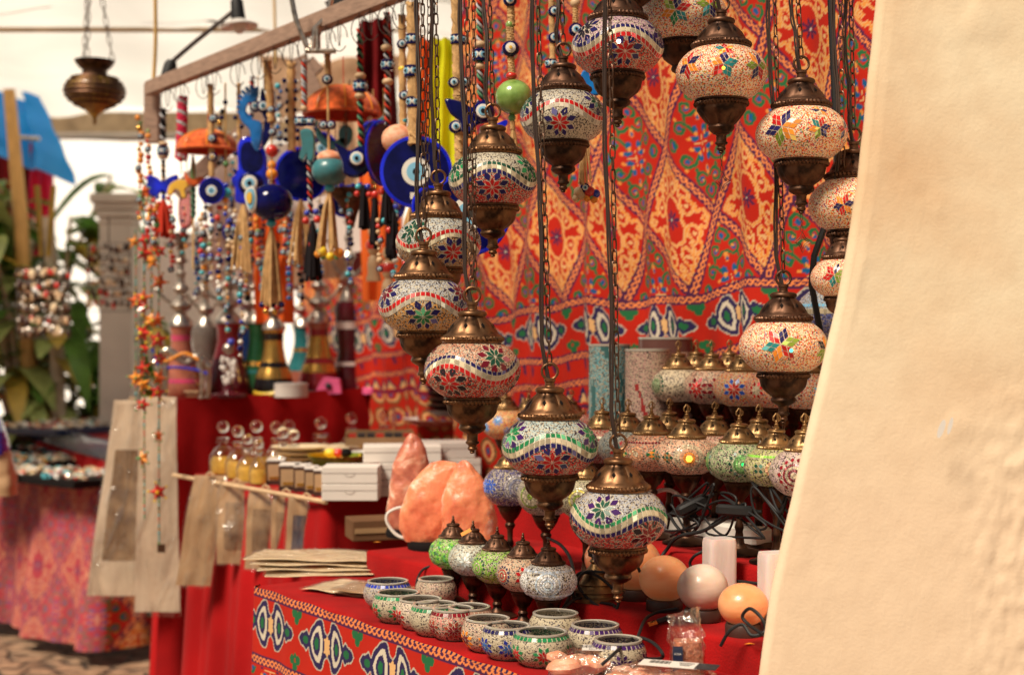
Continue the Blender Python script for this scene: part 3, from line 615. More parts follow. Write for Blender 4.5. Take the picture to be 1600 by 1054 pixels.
# paint chip
mb=MB(); mb.add([(math.cos(a)*.0045+.004*math.sin(a),0,math.sin(a)*.013) for a in [2*PI*i/10 for i in range(10)]],[tuple(range(10))],'white_wall'); mb.add([(math.cos(a)*.003+.003*math.sin(a)+.012,0,math.sin(a)*.012+.004) for a in [2*PI*i/10 for i in range(10)]],[tuple(range(10))],'white_wall')
c=at(1464,668,1.953); ch=mb.build('paint_chip',None,ang=80); ch.parent=o; ch.location=c+Vector((0,-.02,0)) ; CHIP=ch

# ---------- textile drapes
def drape(name,path,zt,zb,matn,parent=None,amp=.012,per=.12,nz=40,res=.012,colf=None,flare=.02,ztf=None,seed=0):
    path=[Vector((*p[:2],0)) for p in path]; ls=[0]
    for a,c in zip(path[:-1],path[1:]): ls.append(ls[-1]+(c-a).length)
    n=int(ls[-1]/res)+1; ss=np.linspace(0,ls[-1],n); X=np.interp(ss,ls,[p.x for p in path]);Y=np.interp(ss,ls,[p.y for p in path])
    tx,ty=np.gradient(X),np.gradient(Y); l=np.hypot(tx,ty); nx,ny_=ty/l,-tx/l
    P=np.zeros((nz,n,3)); rs=np.random.RandomState(seed); ph=rs.rand(4)*6
    for i in range(nz):
        q=i/(nz-1); ztv=zt if ztf is None else zt+np.array([ztf(s) for s in ss])
        z=ztv+(zb-ztv)*q; d=amp*(q**.6)*(np.sin(2*PI*ss/per+ph[0]+1.2*np.sin(ss*3+ph[1]))+.5*np.sin(2*PI*ss/(per*.43)+ph[2]+q*1.5))+flare*q+.004
        P[i,:,0]=X+nx*d;P[i,:,1]=Y+ny_*d;P[i,:,2]=z+(.0015*np.sin(ss*40+ph[3]) if i==0 else 0)
    C=None
    if colf is not None:
        SS=np.tile(ss,(nz,1)); D=np.array([[ (zt-zb)*i/(nz-1)]*n for i in range(nz)]); C=colf(SS,D)
    return link(name,grid_mesh(name,P[::-1],C[::-1] if C is not None else None,matn),parent)
ZA,ZB,ZC,ZD=.90,.95,1.025,1.14
def slab(mb,poly,z0,z1,m):
    n=len(poly); vs=[(p[0],p[1],z0) for p in poly]+[(p[0],p[1],z1) for p in poly]
    mb.add(vs,[tuple(range(n,2*n)),tuple(range(n-1,-1,-1))]+[(i,(i+1)%n,n+(i+1)%n,n+i) for i in range(n)],m)
def soft_block(name,s0,s1,t0,t1,z0,z1,matn,parent,r=.006):
    # cloth covered block: rounded top edges, slightly wavy surfaces
    ns=int((s1-s0)/.012)+2; prof=[(t0+.001,z0),(t0,z0+.3*(z1-z0)),(t0,z0+.7*(z1-z0)),(t0,z1-r*1.2),(t0+r*.35,z1-r*.35),(t0+r*1.2,z1)]
    nt_=max(4,int((t1-t0)/.02)); prof+=[(t0+r*1.2+(t1-t0-r*1.2)*i/nt_,z1) for i in range(1,nt_+1)]
    P=np.zeros((len(prof),ns,3))
    for j in range(ns):
        s=s0+(s1-s0)*j/(ns-1)
        for i,(t,z) in enumerate(prof):
            w=.0022*noise.noise(Vector((s*11,t*9,z*9))); 
            p=st(s,t+(w*1.5 if i<5 else 0)+.0015*math.sin(s*23+z*30)*(i<5),z+(w if i>=3 else 0)); P[i,j]=p
    o=link(name,grid_mesh(name,P,None,matn),parent)
    for s_,fl in ((s0,0),(s1,1)):
        mb=MB(); a,b_=st(s_,t0),st(s_,t1); mb.add([(*a[:2],z0),(*b_[:2],z0),(*b_[:2],z1-.001),(*a[:2],z1-.001)],[(0,1,2,3) if not fl else (3,2,1,0)],matn); mb.build('end_panel',o)
    return o
# Table A
ta=thing('market_table','red topped table with patterned cloth front carrying the glass candle bowls','table')
soft_block('tabletop',0,1.16,.004,.30,.80,ZA,'red_felt',ta)
def colA(SS,D):
    q=np.where(D<.158,-D-.003,CH*2-(D-.158)*1.0)
    C=cloth_col(SS+.02,q)
    e=D<.006; tw=((SS*1.0+D*1.2)%.014)<.007; C[e]=np.where(tw[e][:,None],cNVY,cORG); 
    return C
import builtins
drape('front_cloth',[st(-.012,.02),st(.0,0.002),st(1.16,0.002)],ZA+.001,0.03,'printed_cloth',ta,amp=.011,per=.26,nz=430,res=.002,colf=colA,flare=.03)
mb=MB(); 
for s,t in ((.05,.05),(1.17,.05),(.05,.85),(1.17,.85)): p=st(s,t); mb.tube([(p.x,p.y,0),(p.x,p.y,.82)],.02,'wood_dark',8)
slab(mb,[st(.03,.03),st(1.2,.03),st(1.2,.9),st(.03,.9)],.82,.85,'wood_dark'); mb.build('table_frame',ta)
# stepped display on it
sd=thing('stepped_display','stepped red cloth display rising behind the candle bowls','display')
sB=soft_block('step',0,1.165,.255,.92,.86,ZB,'red_felt',sd)
sC=soft_block('step',s_of(935,.44),1.3,.44,.92,ZB-.01,ZC,'red_felt',sd)
sC2=soft_block('step',s_of(742,.66),s_of(1000,.66),.64,.92,ZB-.01,ZC+.005,'red_felt',sd)
sD=soft_block('step',s_of(1025,.70),1.42,.69,.92,ZC-.01,ZD,'red_felt',sd)
# Backdrop
s0=s_of(712,.9); kx=.26
pref=onshelf(1065,.9,0); sref=s_of(1065,.9); zref=H-(452-527)/F*pref.y
def backdrop(name,label,s0,s1,z0,z1,t,res=.003,off=0,fold=.021,zoff=0):
    ss=np.arange(s0,s1,res); zz=np.arange(z0,z1,res); SS,ZZ=np.meshgrid(ss,zz)
    tilt=.045; q=ZZ-(zref+zoff)-tilt*(SS-sref)+.010*np.sin(SS*9)+.006*np.sin(SS*23+1)
    p=(SS-sref)+kx*q+off+.006*np.sin(ZZ*11+SS*4)
    C=cloth_col(p,q)
    T=t+fold*(np.sin(SS*2*PI/.27+.6*np.sin(ZZ*3))*.55+.45*np.sin(SS*2*PI/.11+ZZ*2.2)*(.4+.6*np.clip((2.2-ZZ),0,1)))+.004*np.sin(ZZ*17+SS*12)
    P=np.stack([OX+SS*UX+T*NX,OY+SS*UY+T*NY,ZZ],-1)
    o=link(name,grid_mesh(name,P,C,'printed_cloth')); tag(o,label,'wall hanging'); return o
backdrop('patterned_wall_hanging','large red and cream medallion cloth hung behind the rows of mosaic lamps',s0,1.45,1.0,2.42,.93)
backdrop('patterned_wall_hanging','red patterned cloth hung far behind the water pipes at left',s_of(430,1.15),s_of(735,1.15),1.05,1.62,1.25,res=.004,off=.1,fold=.02,zoff=.06)
# perfume table
tp=thing('market_table','red draped table holding perfume bottles and white boxes','table')
ZP=.993; TP=.45
pc0=onshelf(306,TP,0); pc1=onshelf(512,TP,0); s_r=s_of(512,TP)
pb=st(s_r,1.08); pa=onshelf(306,1.15,0)
mb=MB(); 
import mathutils
slab(mb,[pc0,pc1,pb,st(s_of(306,TP),1.08)],ZP-.03,ZP,'red_felt'); mb.build('tabletop',tp)
drape('cloth_skirt',[st(s_of(306,TP),.8),pc0,pc1,st(s_r,1.1)],ZP+.001,.04,'red_drape',tp,amp=.016,per=.20,nz=50,res=.01,flare=.06,seed=2)
# water pipe table
th=thing('market_table','tall red draped table carrying the water pipes','table')
ZH=1.20; h0=Vector((-1.105,4.6,0));h1=Vector((-.30,5.16,0));hb1=Vector((-.30,6.1,0));hb0=Vector((-1.47,6.1,0))
mb=MB(); slab(mb,[h0,h1,hb1,hb0],ZH-.03,ZH,'red_felt'); mb.build('tabletop',th)
drape('cloth_skirt',[hb0,h0,h1,hb1],ZH+.001,.04,'red_drape',th,amp=.02,per=.26,nz=60,res=.012,flare=.05,seed=5,ztf=lambda s:.03*max(0,min(1,(s-1.6)/.9)))
# ---------- hanging lamps
W3=lambda a,c:[(a,.0068),(CREAM,.0080),(c,.0060)]
lampdefs=[]
G=wave_globe([(RED,.0080),(CLEAR,.007)],(.42,.42,.42),(.72,.36,.10),(GREEN,NAVY),(MAR,NAVY),0.05,seed=1,R_=.0295)
hanging_lamp('mosaic lamp with red dashes and a green centred star, lowest but one in left column',662,477,141,G,'bronze',topx=660,double=True)
G=wave_globe([(RED,.0080),(CREAM,.007)],(.45,.47,.45),(.55,.3,.12),(RED,NAVY),(DGREEN,DGREEN),0.42,seed=2,R_=.0295)
hanging_lamp('mosaic lamp with red dash border behind the green starred one in left column',685,380,133,G,'bronze',topx=680)
G=wave_globe([(NAVY,.0062),(CREAM,.0078),(RED,.0080)],(.55,.25,.15),(.62,.05,.03),(RED,BLK),(DGREEN,MAR),PI/3+.55,seed=3,R_=.030)
hanging_lamp('mosaic lamp with a dipping cream wave above a red base, left of centre',738,577,150,G,'bronze',topx=728,double=True)
G=wave_globe([(DGREEN,.0062),(CREAM,.0074),(NAVY,.0074)],(.5,.45,.35),(.62,.05,.04),(RED,NAVY),(DGREEN,GREEN),0.0,seed=4,R_=.0285)
hanging_lamp('mosaic lamp with red star in front of the blue eye discs',770,281,138,G,'bronze',topx=763)
G=wave_globe([(GREEN,.0080),(CREAM,.008),(NAVY,.0078)],(.4,.48,.45),(.65,.05,.04),(RED,NAVY),(GREEN,PURP),0.03,seed=5,R_=.0295)
hanging_lamp('mosaic lamp with green and navy tile waves hanging at the centre above the small lamps',859,696,150,G,'bronze',topx=838)
G=wave_globe([(RED,.0080),(CLEAR,.0080)],(.45,.42,.36),(.58,.5,.36),(RED,NAVY),(DGREEN,NAVY),-.12,seed=6,R_=.0295)
hanging_lamp('mosaic lamp with red dashes above a red star, over the bead tassel',880,183,135,G,'bronze_dark',topx=876)
G=wave_globe([(NAVY,.0074),(CREAM,.0080),(RED,.0080)],(.5,.3,.35),(.62,.06,.04),(RED,NAVY),(BLK,NAVY),.1,seed=7,R_=.030)
hanging_lamp('glowing mosaic lamp with a bright lit spot, at top centre',965,74,143,G,'bronze_dark',topx=955,hot=(FR-.05,-.006,.0035,'lit_white'))
G=wave_globe([(GREEN,.0064),(CREAM,.0085),(NAVY,.0078)],(.42,.42,.44),(.6,.06,.05),(DRED,BLK),(DGREEN,PURP),.62,seed=8,R_=.030)
hanging_lamp('lowest hanging mosaic lamp with a dark green star and red lower edge',966,808,152,G,'bronze',topx=951)
C6=[RED,NAVY,OLIVE,ORNG,GREEN,TEAL]
G=fleck_globe([(-.3,-.005,.022,C6,6,.3),(.5,.006,.020,[OLIVE,RED,ORNG,OLIVE,TEAL,NAVY],6,0)],11)
hanging_lamp('speckled mosaic lamp cut off by the top edge of the picture',1068,26,136,G,'bronze_dark',topx=1075)
G=fleck_globe([(-.95,.008,.020,[NAVY,RED,ORNG],6,.5),(-.1,.003,.019,[TEAL,NAVY,ORNG,RED,TEAL,OLIVE],5,.2),(.75,.004,.021,[OLIVE,PURP,ORNG,OLIVE,NAVY,RED],6,.1),(-.05,.034,.015,[ORNG,RED,TEAL],5,.4)],12)
hanging_lamp('speckled cream mosaic lamp with small coloured flowers, highest full one at right',1127,116,142,G,'bronze_dark',topx=1130,cup=1,hot=(FR-.1,-.004,.003,'lit_yellow'),charm=True)
G=fleck_globe([(-.62,.004,.027,[ORNG,NAVY,RED,NAVY,OLIVE,ORNG],6,.25),(.2,.0,.018,[NAVY,RED,TEAL,ORNG,OLIVE],6,.2),(.95,.002,.018,[RED,NAVY,PEACH],6,0),(.3,.034,.013,[NAVY,CREAM,ORNG],6,0)],13)
hanging_lamp('speckled mosaic lamp with a large orange and navy flower, upper right',1252,210,142,G,'bronze_dark',topx=1243,charm=True)
G=fleck_globe([(-.45,-.006,.017,[NAVY,RED,ORNG],6,.2),(.35,.008,.022,[OLIVE,NAVY,RED,OLIVE],6,.3)],14)
hanging_lamp('speckled mosaic lamp half hidden by the wall edge, middle of three there',1334,320,140,G,'bronze_dark',topx=1328)
G=fleck_globe([(-.25,.004,.026,[OLIVE,NAVY,RED,TEAL,ORNG,RED],6,.25),(.95,-.004,.020,[OLIVE,ORNG,BLK,OLIVE],6,.5)],15)
hanging_lamp('speckled mosaic lamp with red green and teal flower, lowest of the right group',1224,541,138,G,'bronze_dark',topx=1208,charm=True,hot=(FR-.02,-.006,.0035,'lit_teal'))
G=fleck_globe([(-.5,.004,.024,[OLIVE,NAVY,RED,RED,TEAL],6,.25)],16)
hanging_lamp('small speckled mosaic lamp against the wall edge above the blue one',1318,434,102,G,'bronze_dark',topx=1312,k=.72)
def blue_globe():
    g=Globe(.075,.062,.84,.84,17); g.base(lambda L,y:(.12,.15,.42,0) if y<.002 else (.4,.5,.62,0))
    g.row(.004,.008,.009,CREAM); g.row(.016,.008,.006,SKY); return g
hanging_lamp('pale blue and violet mosaic lamp behind the wall edge',1306,490,118,blue_globe(),'bronze_dark',topx=1318)
G=fleck_globe([(0,0,.02,C6,6,0)],18)
hanging_lamp('lamp above the picture edge with only its brown metal cup showing',985,-68,140,G,'bronze_dark',topx=985,ytop=-300)
# side bulb cord at right
mb=MB(); Y=2.6; mb.tube([at(x,y,Y) for x,y in ((1296,-40),(1300,60),(1306,200),(1312,290),(1290,350),(1272,400),(1268,445),(1282,520),(1300,560))],.006,'cable_black',8)
tag(mb.build('cable'),'thick black cable looping down beside the wall edge','cable')
# ---------- table lamps
def stand_part(mb,k,m,z0,h,rb):
    # z0 = underside of globe, stands on 0
    pr=[(.038*k,z0+.002),(.040*k,z0),(.039*k,z0-.003),(.0365*k,z0-.006),(.037*k,z0-.009),(.032*k,z0-.018),(.023*k,z0-.028),(.014*k,z0-.034),(.012*k,z0-.038),(.016*k,z0-.042),(.015*k,z0-.046),(.009*k,z0-.052)]
    zl=pr[-1][1]; zb=.022*k
    pr+=[(.008*k,zl-(zl-zb)*.35),(.012*k,zl-(zl-zb)*.5),(.009*k,zl-(zl-zb)*.62),(.013*k,zb+.004),(.017*k,zb),(.022*k,zb-.006*k),(rb*.8,.009*k),(rb*.85,.007*k),(rb,.004*k),(rb,.0)]
    mb.lathe(pr,m,40,cap=False)
    v0=len(mb.v); rope_ring(mb,.0375*k,0,.002*k,m,64,36)
    for i in range(v0,len(mb.v)): x,y,z=mb.v[i]; mb.v[i]=(x,y,z+z0-.006)
def table_lamp(label,px,t,z,g,m='brass',zc=.16,k=1,s=1.,fin='tulip',group='table lamps on the red steps',stand='bronze_dark',hot=None):
    loc=onshelf(px,t,z); e=thing('table_lamp',label,'mosaic lamp',loc,group)
    if hot: g.hot(*hot)
    hh=g.b*math.sin(g.t1); kk=g.a*math.cos(g.t1)/.0445
    o=g.done('globe',e,(0,0,zc))
    # 0 longitude (front) faces the camera along +Y
    mb=MB(); zt=cap_part(mb,kk,m,zc+hh-.002)
    mb.lathe([(.007*kk,zt-.001),(.0075*kk,zt+.003),(.004*kk,zt+.004),(.0055*kk,zt+.007),(.003*kk,zt+.009),(.0045*kk,zt+.011),(.0008,zt+.014)],m,16)
    mb.build('cap',e)
    if fin=='tulip':
        mb=MB(); c=zt+.010
        for q in range(5):
            a=q*2*PI/5; mb.tube([(0,0,c),(.006*math.cos(a),.006*math.sin(a),c+.004),(.0065*math.cos(a),.0065*math.sin(a),c+.009),(.001*math.cos(a),.001*math.sin(a),c+.015)],.0011,m,5)
        mb.build('finial',e)
    mb=MB(); stand_part(mb,kk,stand,zc-hh+.002,0,.045*s); mb.build('stand',e)
    return e
def tg(a=.060,b=.040,seed=1,base=(.6,.5,.4),t=0,cut=.84): 
    g=Globe(a,b,cut,cut,seed); g.base(lambda L,y:(*base,t),nl=72,na=30); return g
g=tg(seed=21,base=(.42,.06,.05)); g.star(FR,0,.02,RED,CREAM); g.row(.02,.006,.005,CREAM)
table_lamp('red mosaic lamp mostly hidden, left end of the long lamp row',941,.56,ZC,g)
g=tg(seed=22,base=(.3,.36,.34)); g.star(FR-.4,0,.02,TEAL,RED); g.star(FR+.7,0,.018,BLUE,CREAM)
table_lamp('teal and cream mosaic lamp behind the lowest hanging lamp chain',981,.56,ZC,g)
g=tg(seed=23,base=(.78,.32,.18)); 
for d in (-1.2,0,1.2): g.diam(FR+d,0,.036,.02,ORNG,GREEN); g.rings(FR+d+.6,.0,.014,[PEACH,CREAM,PEACH],3)
g.row(.022,.006,.004,DRED)
table_lamp('orange pink mosaic lamp with small diamond tiles, left of the lit peach lamp',1018,.53,ZC,g)
g=tg(.059,.038,24,(.8,.42,.26)); g.rings(FR-.05,.0,.027,[CREAM,PEACH,ORNG,PEACH,CREAM],5)
for d in (-1.25,-.75,.62,1.15): g.diam(FR+d,0,.026,.022,(.3,.12,.03),DGREEN)
table_lamp('peach mosaic lamp with a yellow lit spot, front of the long row',1073,.53,ZC,g,hot=(FR-.05,-.001,.006,'lit_yellow'))
g=tg(.057,.039,25,(.26,.36,.17)); g.dial(FR-.05,0,.026,[(.18,.5,.12),(.1,.28,.08),(.3,.5,.2)],DGREEN); g.dial(FR-1.6,0,.026,[(.18,.5,.12),(.1,.28,.08)],DGREEN); g.dial(FR+1.5,0,.026,[(.18,.5,.12),(.1,.28,.08)],DGREEN)
table_lamp('green mosaic lamp with a round target of beads and green lit centre',1155,.52,ZC,g,hot=(FR-.05,0,.0028,'lit_green'))
g=tg(.054,.037,26,(.42,.42,.16)); 
for d in (-1.5,-.75,.1,.9): g.diam(FR+d,0,.028,.026,DGREEN,(.35,.3,.15)); 
g.rings(FR-.3,0.0,.012,[PEACH,CREAM],2); g.row(.021,.005,.0045,LIME)
table_lamp('olive and peach mosaic lamp with green diamonds, right of the green target lamp',1213,.50,ZC,g)
g=tg(.056,.042,27,(.55,.4,.38)); g.dial(FR-.5,0,.03,[DRED,CREAM,MAR,CREAM],DRED); g.star(FR+.6,0,.024,CREAM,DRED)
table_lamp('dark red and white fan patterned mosaic lamp against the wall edge',1257,.46,ZC,g)
# upper row
g=tg(.057,.040,31,(.62,.5,.33),.0); g.dial(FR-1.1,0,.026,[(.2,.28,.14),(.1,.2,.08)],DGREEN); g.star(FR+.5,.0,.02,ORNG,CREAM)
table_lamp('cream mosaic lamp with green target at its left, leftmost of the top row',1060,.78,ZD,g)
g=tg(.057,.040,32,(.55,.3,.2)); 
for d in (-.7,.1,.9): g.star(FR+d,-.002,.026,RED,DRED)
table_lamp('deep red starred mosaic lamp second in the top row',1112,.77,ZD,g)
g=tg(.057,.040,33,(.7,.5,.3),.5); g.star(FR-.45,0,.024,RED,BLUE); g.star(FR+.35,0,.022,BLUE,ORNG); g.star(FR+1.2,0,.022,SKY,CREAM)
table_lamp('blue and red mosaic lamp in the middle of the top row',1160,.75,ZD,g)
g=tg(.057,.040,34,(.72,.45,.3),.5); g.star(FR+.2,-.004,.026,BLUE,ORNG); g.star(FR-.8,0,.018,CREAM,RED)
table_lamp('cream mosaic lamp with orange and blue star behind the lowest speckled hanging lamp',1209,.76,ZD,g)
g=tg(.055,.040,35,(.7,.55,.4),.5); g.dial(FR-.7,0,.02,[CREAM,WHITE],DRED); g.star(FR+.3,0,.018,(.6,.6,.1),SKY)
table_lamp('multicoloured mosaic lamp at the right end of the top row',1262,.78,ZD,g)
g=tg(seed=36,base=(.5,.3,.22)); g.dial(FR,0,.024,[RED,CREAM,ORNG],DRED)
table_lamp('terracotta mosaic lamp with red dial in the back row beside the deep red lamp',1088,.87,ZD,g)
g=tg(seed=37,base=(.3,.42,.5)); g.star(FR,0,.026,TEAL,SKY)
table_lamp('pale blue mosaic lamp in the back row behind the blue and red one',1140,.86,ZD,g)
g=tg(seed=38,base=(.6,.45,.3),t=.5); g.star(FR,0,.024,DRED,ORNG)
table_lamp('amber speckled mosaic lamp in the back row right of the pale blue one',1188,.86,ZD,g)
g=tg(seed=39,base=(.5,.2,.15)); g.star(FR,0,.024,RED,CREAM)
table_lamp('brick red mosaic lamp in the back row beside the wall edge',1240,.86,ZD,g)
g=tg(seed=40,base=(.35,.4,.2)); g.diam(FR,0,.04,.03,DGREEN,ORNG)
table_lamp('dull green mosaic lamp standing second from left behind the long row',1046,.64,ZC,g)
g=tg(seed=47,base=(.55,.25,.18)); g.rings(FR,0,.026,[RED,CREAM],5)
table_lamp('rust red mosaic lamp behind the gap of peach and green target lamps',1117,.62,ZC,g)
g=tg(seed=48,base=(.5,.45,.35)); g.star(FR,0,.026,BLUE,RED)
table_lamp('cream and blue star mosaic lamp behind the gap right of the green target lamp',1186,.61,ZC,g)
# left cluster on upper left step
g=tg(.056,.042,41,(.72,.5,.22),.5); 
for d,y in ((-.35,.012),(.15,-.016),(.8,.012),(-1,-.006)): g.star(FR+d,y,.014,(.05,.35,.8),(.1,.3,.75))
table_lamp('pale gold mosaic lamp with bright blue flowers beside the salt lamps',790,.75,ZC+.005,g)
g=tg(.05,.038,42,(.6,.5,.4),.5); table_lamp('speckled mosaic lamp hidden behind the central hanging lamp',826,.82,ZC+.005,g)
g=tg(.052,.038,43,(.5,.12,.1)); g.star(FR,0,.022,RED,CREAM)
table_lamp('red mosaic lamp just right of the central hanging lamp',893,.80,ZC+.005,g)
g=tg(.054,.043,44,(.10,.09,.22)); 
for d in (-1.1,-.8): g.star(FR+d,.003,.016,BLUE,BLUE)
g.rings(FR+.3,0,.028,[(.45,.4,.42),(.3,.3,.4),(.55,.5,.45)],6)
table_lamp('dark blue mosaic lamp behind the salt lamps',797,.40,ZB,g,zc=.155)
g=tg(.056,.045,45,(.42,.36,.28)); g.diam(FR+.25,0,.03,.03,RED,GREEN); g.diam(FR+.95,0,.03,.026,RED,DGREEN); g.rings(FR-.6,0,.024,[CREAM,OLIVE,CREAM],4)
table_lamp('olive and red mosaic lamp with a green lit spot below the central hanging lamp',853,.40,ZB,g,zc=.150,hot=(FR+.0,.010,.005,'lit_green'))
g=tg(.055,.042,46,(.55,.5,.3)); g.rings(FR-.3,0,.024,[(.7,.6,.1),CREAM,OLIVE,CREAM],5); g.star(FR-1.2,.01,.016,RED,GREEN)
table_lamp('cream and yellow mosaic lamp left of the lowest hanging lamp',915,.40,ZB,g,zc=.155)
# brass base standing behind the cables
e=thing('brass_stand','small stepped brass stand beside the coiled black cable','stand',onshelf(930,.30,ZB))
mb=MB(); mb.lathe([(.042,0),(.042,.006),(.037,.009),(.036,.014),(.039,.016),(.030,.021),(.027,.026),(.029,.028),(.021,.038),(.018,.045),(.019,.047),(.012,.056),(.007,.062),(.010,.066),(.006,.072)],'brass',40); mb.build('base',e)
mb=MB(); mb.lathe([(.006,.072),(.012,.075),(.013,.085),(.004,.089)],'cable_black',16); mb.build('socket',e)
# small lamps in the row at the front
def small_lamp(label,px,t,g,tag_=False,hot=None,dz=0):
    e=table_lamp(label,px,t,ZA,g,'bronze_dark',zc=.091+dz,fin='no',s=.82,group='small mosaic lamps behind the candle bowls',hot=hot)
    if tag_:
        mb=MB(); M=Matrix.Rotation(-.5,3,'Y')@Matrix.Rotation(-.5,3,'X'); mb.box((-.012,-.0285,.143),(.020,.001,.007),'orange_label',M=M); mb.build('price_sticker',e)
    return e
g=tg(.046,.034,51,(.2,.5,.06)); 
for i in range(70): g.flower(FR+R.uniform(-1.6,1.6),R.uniform(-.022,.024),.006,[LIME,(.15,.45,.05),GREEN],3,R.uniform(0,3))
small_lamp('small bright green mosaic lamp, farthest left of the short front row',708,.245,g)
g=tg(.046,.034,52,(.55,.58,.5)); g.star(FR-.3,0,.02,(.55,.62,.6),(.5,.55,.5)); g.star(FR+.5,.002,.016,WHITE,CREAM)
small_lamp('small pearl white lamp with orange price sticker on its cap',739,.235,g,True)
g=tg(.046,.034,53,(.25,.48,.06)); g.dial(FR-.9,0,.020,[LIME,CREAM],DGREEN)
small_lamp('small leaf green mosaic lamp with a dark petalled ring, third in the short row',777,.225,g)
g=tg(.046,.034,54,(.62,.38,.24)); g.dial(FR-.9,0,.018,[RED,CREAM],NAVY); g.star(FR+.1,.0,.02,DRED,RED)
small_lamp('small brown red mosaic lamp between the green one and the white one',817,.215,g)
g=tg(.048,.034,55,(.7,.68,.66)); g.rings(FR-.05,0,.022,[(.75,.8,.9),WHITE,(.6,.7,.8)],5); g.row(.022,.006,.0045,(.6,.66,.75)); g.row(-.022,.006,.0045,(.6,.66,.75)); g.rings(FR+1.15,0,.016,[WHITE,WHITE],4); g.rings(FR-1.15,0,.016,[WHITE,WHITE],4)
small_lamp('small white mosaic lamp, nearest and brightest of the short front row',857,.205,g)
# ---------- cylinder vases
def cyl_vase(label,px,t,r,h,base,deco,z=ZC,lit=None):
    e=thing('mosaic_cylinder',label,'vase',onshelf(px,t,z),'mosaic glass cylinders at the back of the steps')
    mb=MB(); seg=64; rows=24
    RR=random.Random(int(px)); 
    for i in range(rows):
        z0,z1=h*i/rows,h*(i+1)/rows
        vs=[];
        for j in range(seg):
            a0,a1=2*PI*j/seg,2*PI*(j+1)/seg; c,al=deco(j/seg,(i+.5)/rows,RR)
            mb.add([(r*math.cos(a0),r*math.sin(a0),z0),(r*math.cos(a1),r*math.sin(a1),z0),(r*math.cos(a1),r*math.sin(a1),z1),(r*math.cos(a0),r*math.sin(a0),z1)],[(0,1,2,3)],'mosaic_dim',(*c,al))
    mb.lathe([(r-.003,h),(r+.001,h+.001),(r+.001,h-.004)],'glass_rim',64,cap=False); mb.lathe([(r-.003,.002),(r-.003,h)],'mosaic_dim',64,cap=False,col=(.2,.15,.12,1))
    if lit: mb.ball((-.002,-r*.96,h*.52),.009,lit,1,.3,1.2)
    mb.build('glass_body',e); return e
def dteal(u,v,RR):
    w=abs(math.sin(u*PI*4+1.2*math.sin(v*7)));  return ((.05,.14,.14),1) if w<.33 and RR.random()<.8 else ((.14,.38,.42),0)
def dpink(u,v,RR):
    w=abs(math.sin(u*PI*4+.5*math.sin(v*9)+1)); return ((.30,.03,.03),1) if w<.25 and RR.random()<.7 and v<.8 else ((.5,.3,.25),0)
def dborder(u,v,RR):
    return ((.14,.06,.05),1) if (v>.9 or int(u*16)%4==0) else ((.62,.42,.34),0)
cyl_vase('teal mosaic glass cylinder with a green glow inside',952,.74,.045,.36,0,dteal,lit='lit_green')
cyl_vase('pink mosaic glass cylinder with red leaf tiles',1012,.76,.048,.35,0,dpink)
cyl_vase('tall pale cylinder with dark brown tiled border behind the pink one',1040,.86,.06,.375,0,dborder)
# ---------- candle bowls
def bowl(label,px,py,t,w,design,seed=1):
    # px,py = centre of the top ellipse
    k=(px-800)/F; Y=(t+1.2202)/(k*NX+NY); loc=Vector((k*Y,Y,ZA)); a=w/F*Y/2*1.06
    a=min(max(a,.038),.047); h=.062
    e=thing('candle_bowl',label,'candle bowl',loc,'mosaic glass candle bowls along the table front')
    g=Globe(a,.038,.60,.84,seed)
    top,bot,ci,co,rim=design
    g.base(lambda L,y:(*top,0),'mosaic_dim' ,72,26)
    def tl(*A,**K): return Globe.tile(g,*A,**{**K,'mat':'mosaic_dim'})
    g.tile=lambda pts,col,**K:Globe.tile(g,pts,col,**{**K,'mat':'mosaic_dim'})
    if ci: 
        for q in range(6): g.star(FR+.05+q*PI/3,-.008,.018,ci,co)
    if rim: g.row(g.arc_hi()-.0052,.0074,.0065,rim)
    o=g.done('bowl_body',e,(0,0,.032))
    rt=a*.60; zt=.032+.038*.60
    e.scale=(1,1,.9)
    mb=MB(); rim_r=g.rad(g.arc_hi()); mb.lathe([(rim_r-.0015,zt-.002),(rim_r+.0022,zt+.0005),(rim_r+.0018,zt+.003),(rim_r-.001,zt+.0035),(rim_r-.003,zt+.002),(rim_r-.0015,zt-.002)],'glass_rim',64,cap=False)
    mb.build('rim',e)
    mb=MB(); pr=[]
    for i in range(14):
        p=-PI/2*.75+(g.t1+PI/2*.75)*i/13; pr.append(((a-.0025)*math.cos(p) if i else .0,(.0365)*math.sin(p)+.032))
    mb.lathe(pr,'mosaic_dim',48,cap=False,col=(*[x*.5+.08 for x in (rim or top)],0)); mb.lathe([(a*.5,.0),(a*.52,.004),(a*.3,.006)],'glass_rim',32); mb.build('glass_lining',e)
    return e
CB=(.50,.42,.29)
bowl('blue rimmed candle bowl at the far left end of the row',606,924,.10,72,((.42,.38,.36),0,None,None,(.02,.04,.35)),61)
bowl('green rimmed candle bowl with green and red star, second from the far left',622,940,.055,76,(CB,0,RED,GREEN,GREEN),62)
bowl('plain speckled candle bowl at the back between papyrus sheets and small lamps',681,922,.185,62,((.5,.34,.25),0,None,None,None),63)
bowl('red and white speckled candle bowl with a small red lattice, third along the front',657,953,.055,74,((.64,.5,.4),0,DRED,RED,None),64)
bowl('candle bowl with green inner glass and a tiny flower, fourth along the front',680,966,.05,78,(CB,0,None,None,GREEN),65)
bowl('candle bowl with red flecked side and red rim tiles',708,982,.055,72,((.6,.25,.2),0,DRED,(.3,.05,.03),DRED),66)
bowl('dark rimmed candle bowl with a black and green star',733,984,.085,74,(CB,0,DGREEN,BLK,(.35,.2,.14)),67)
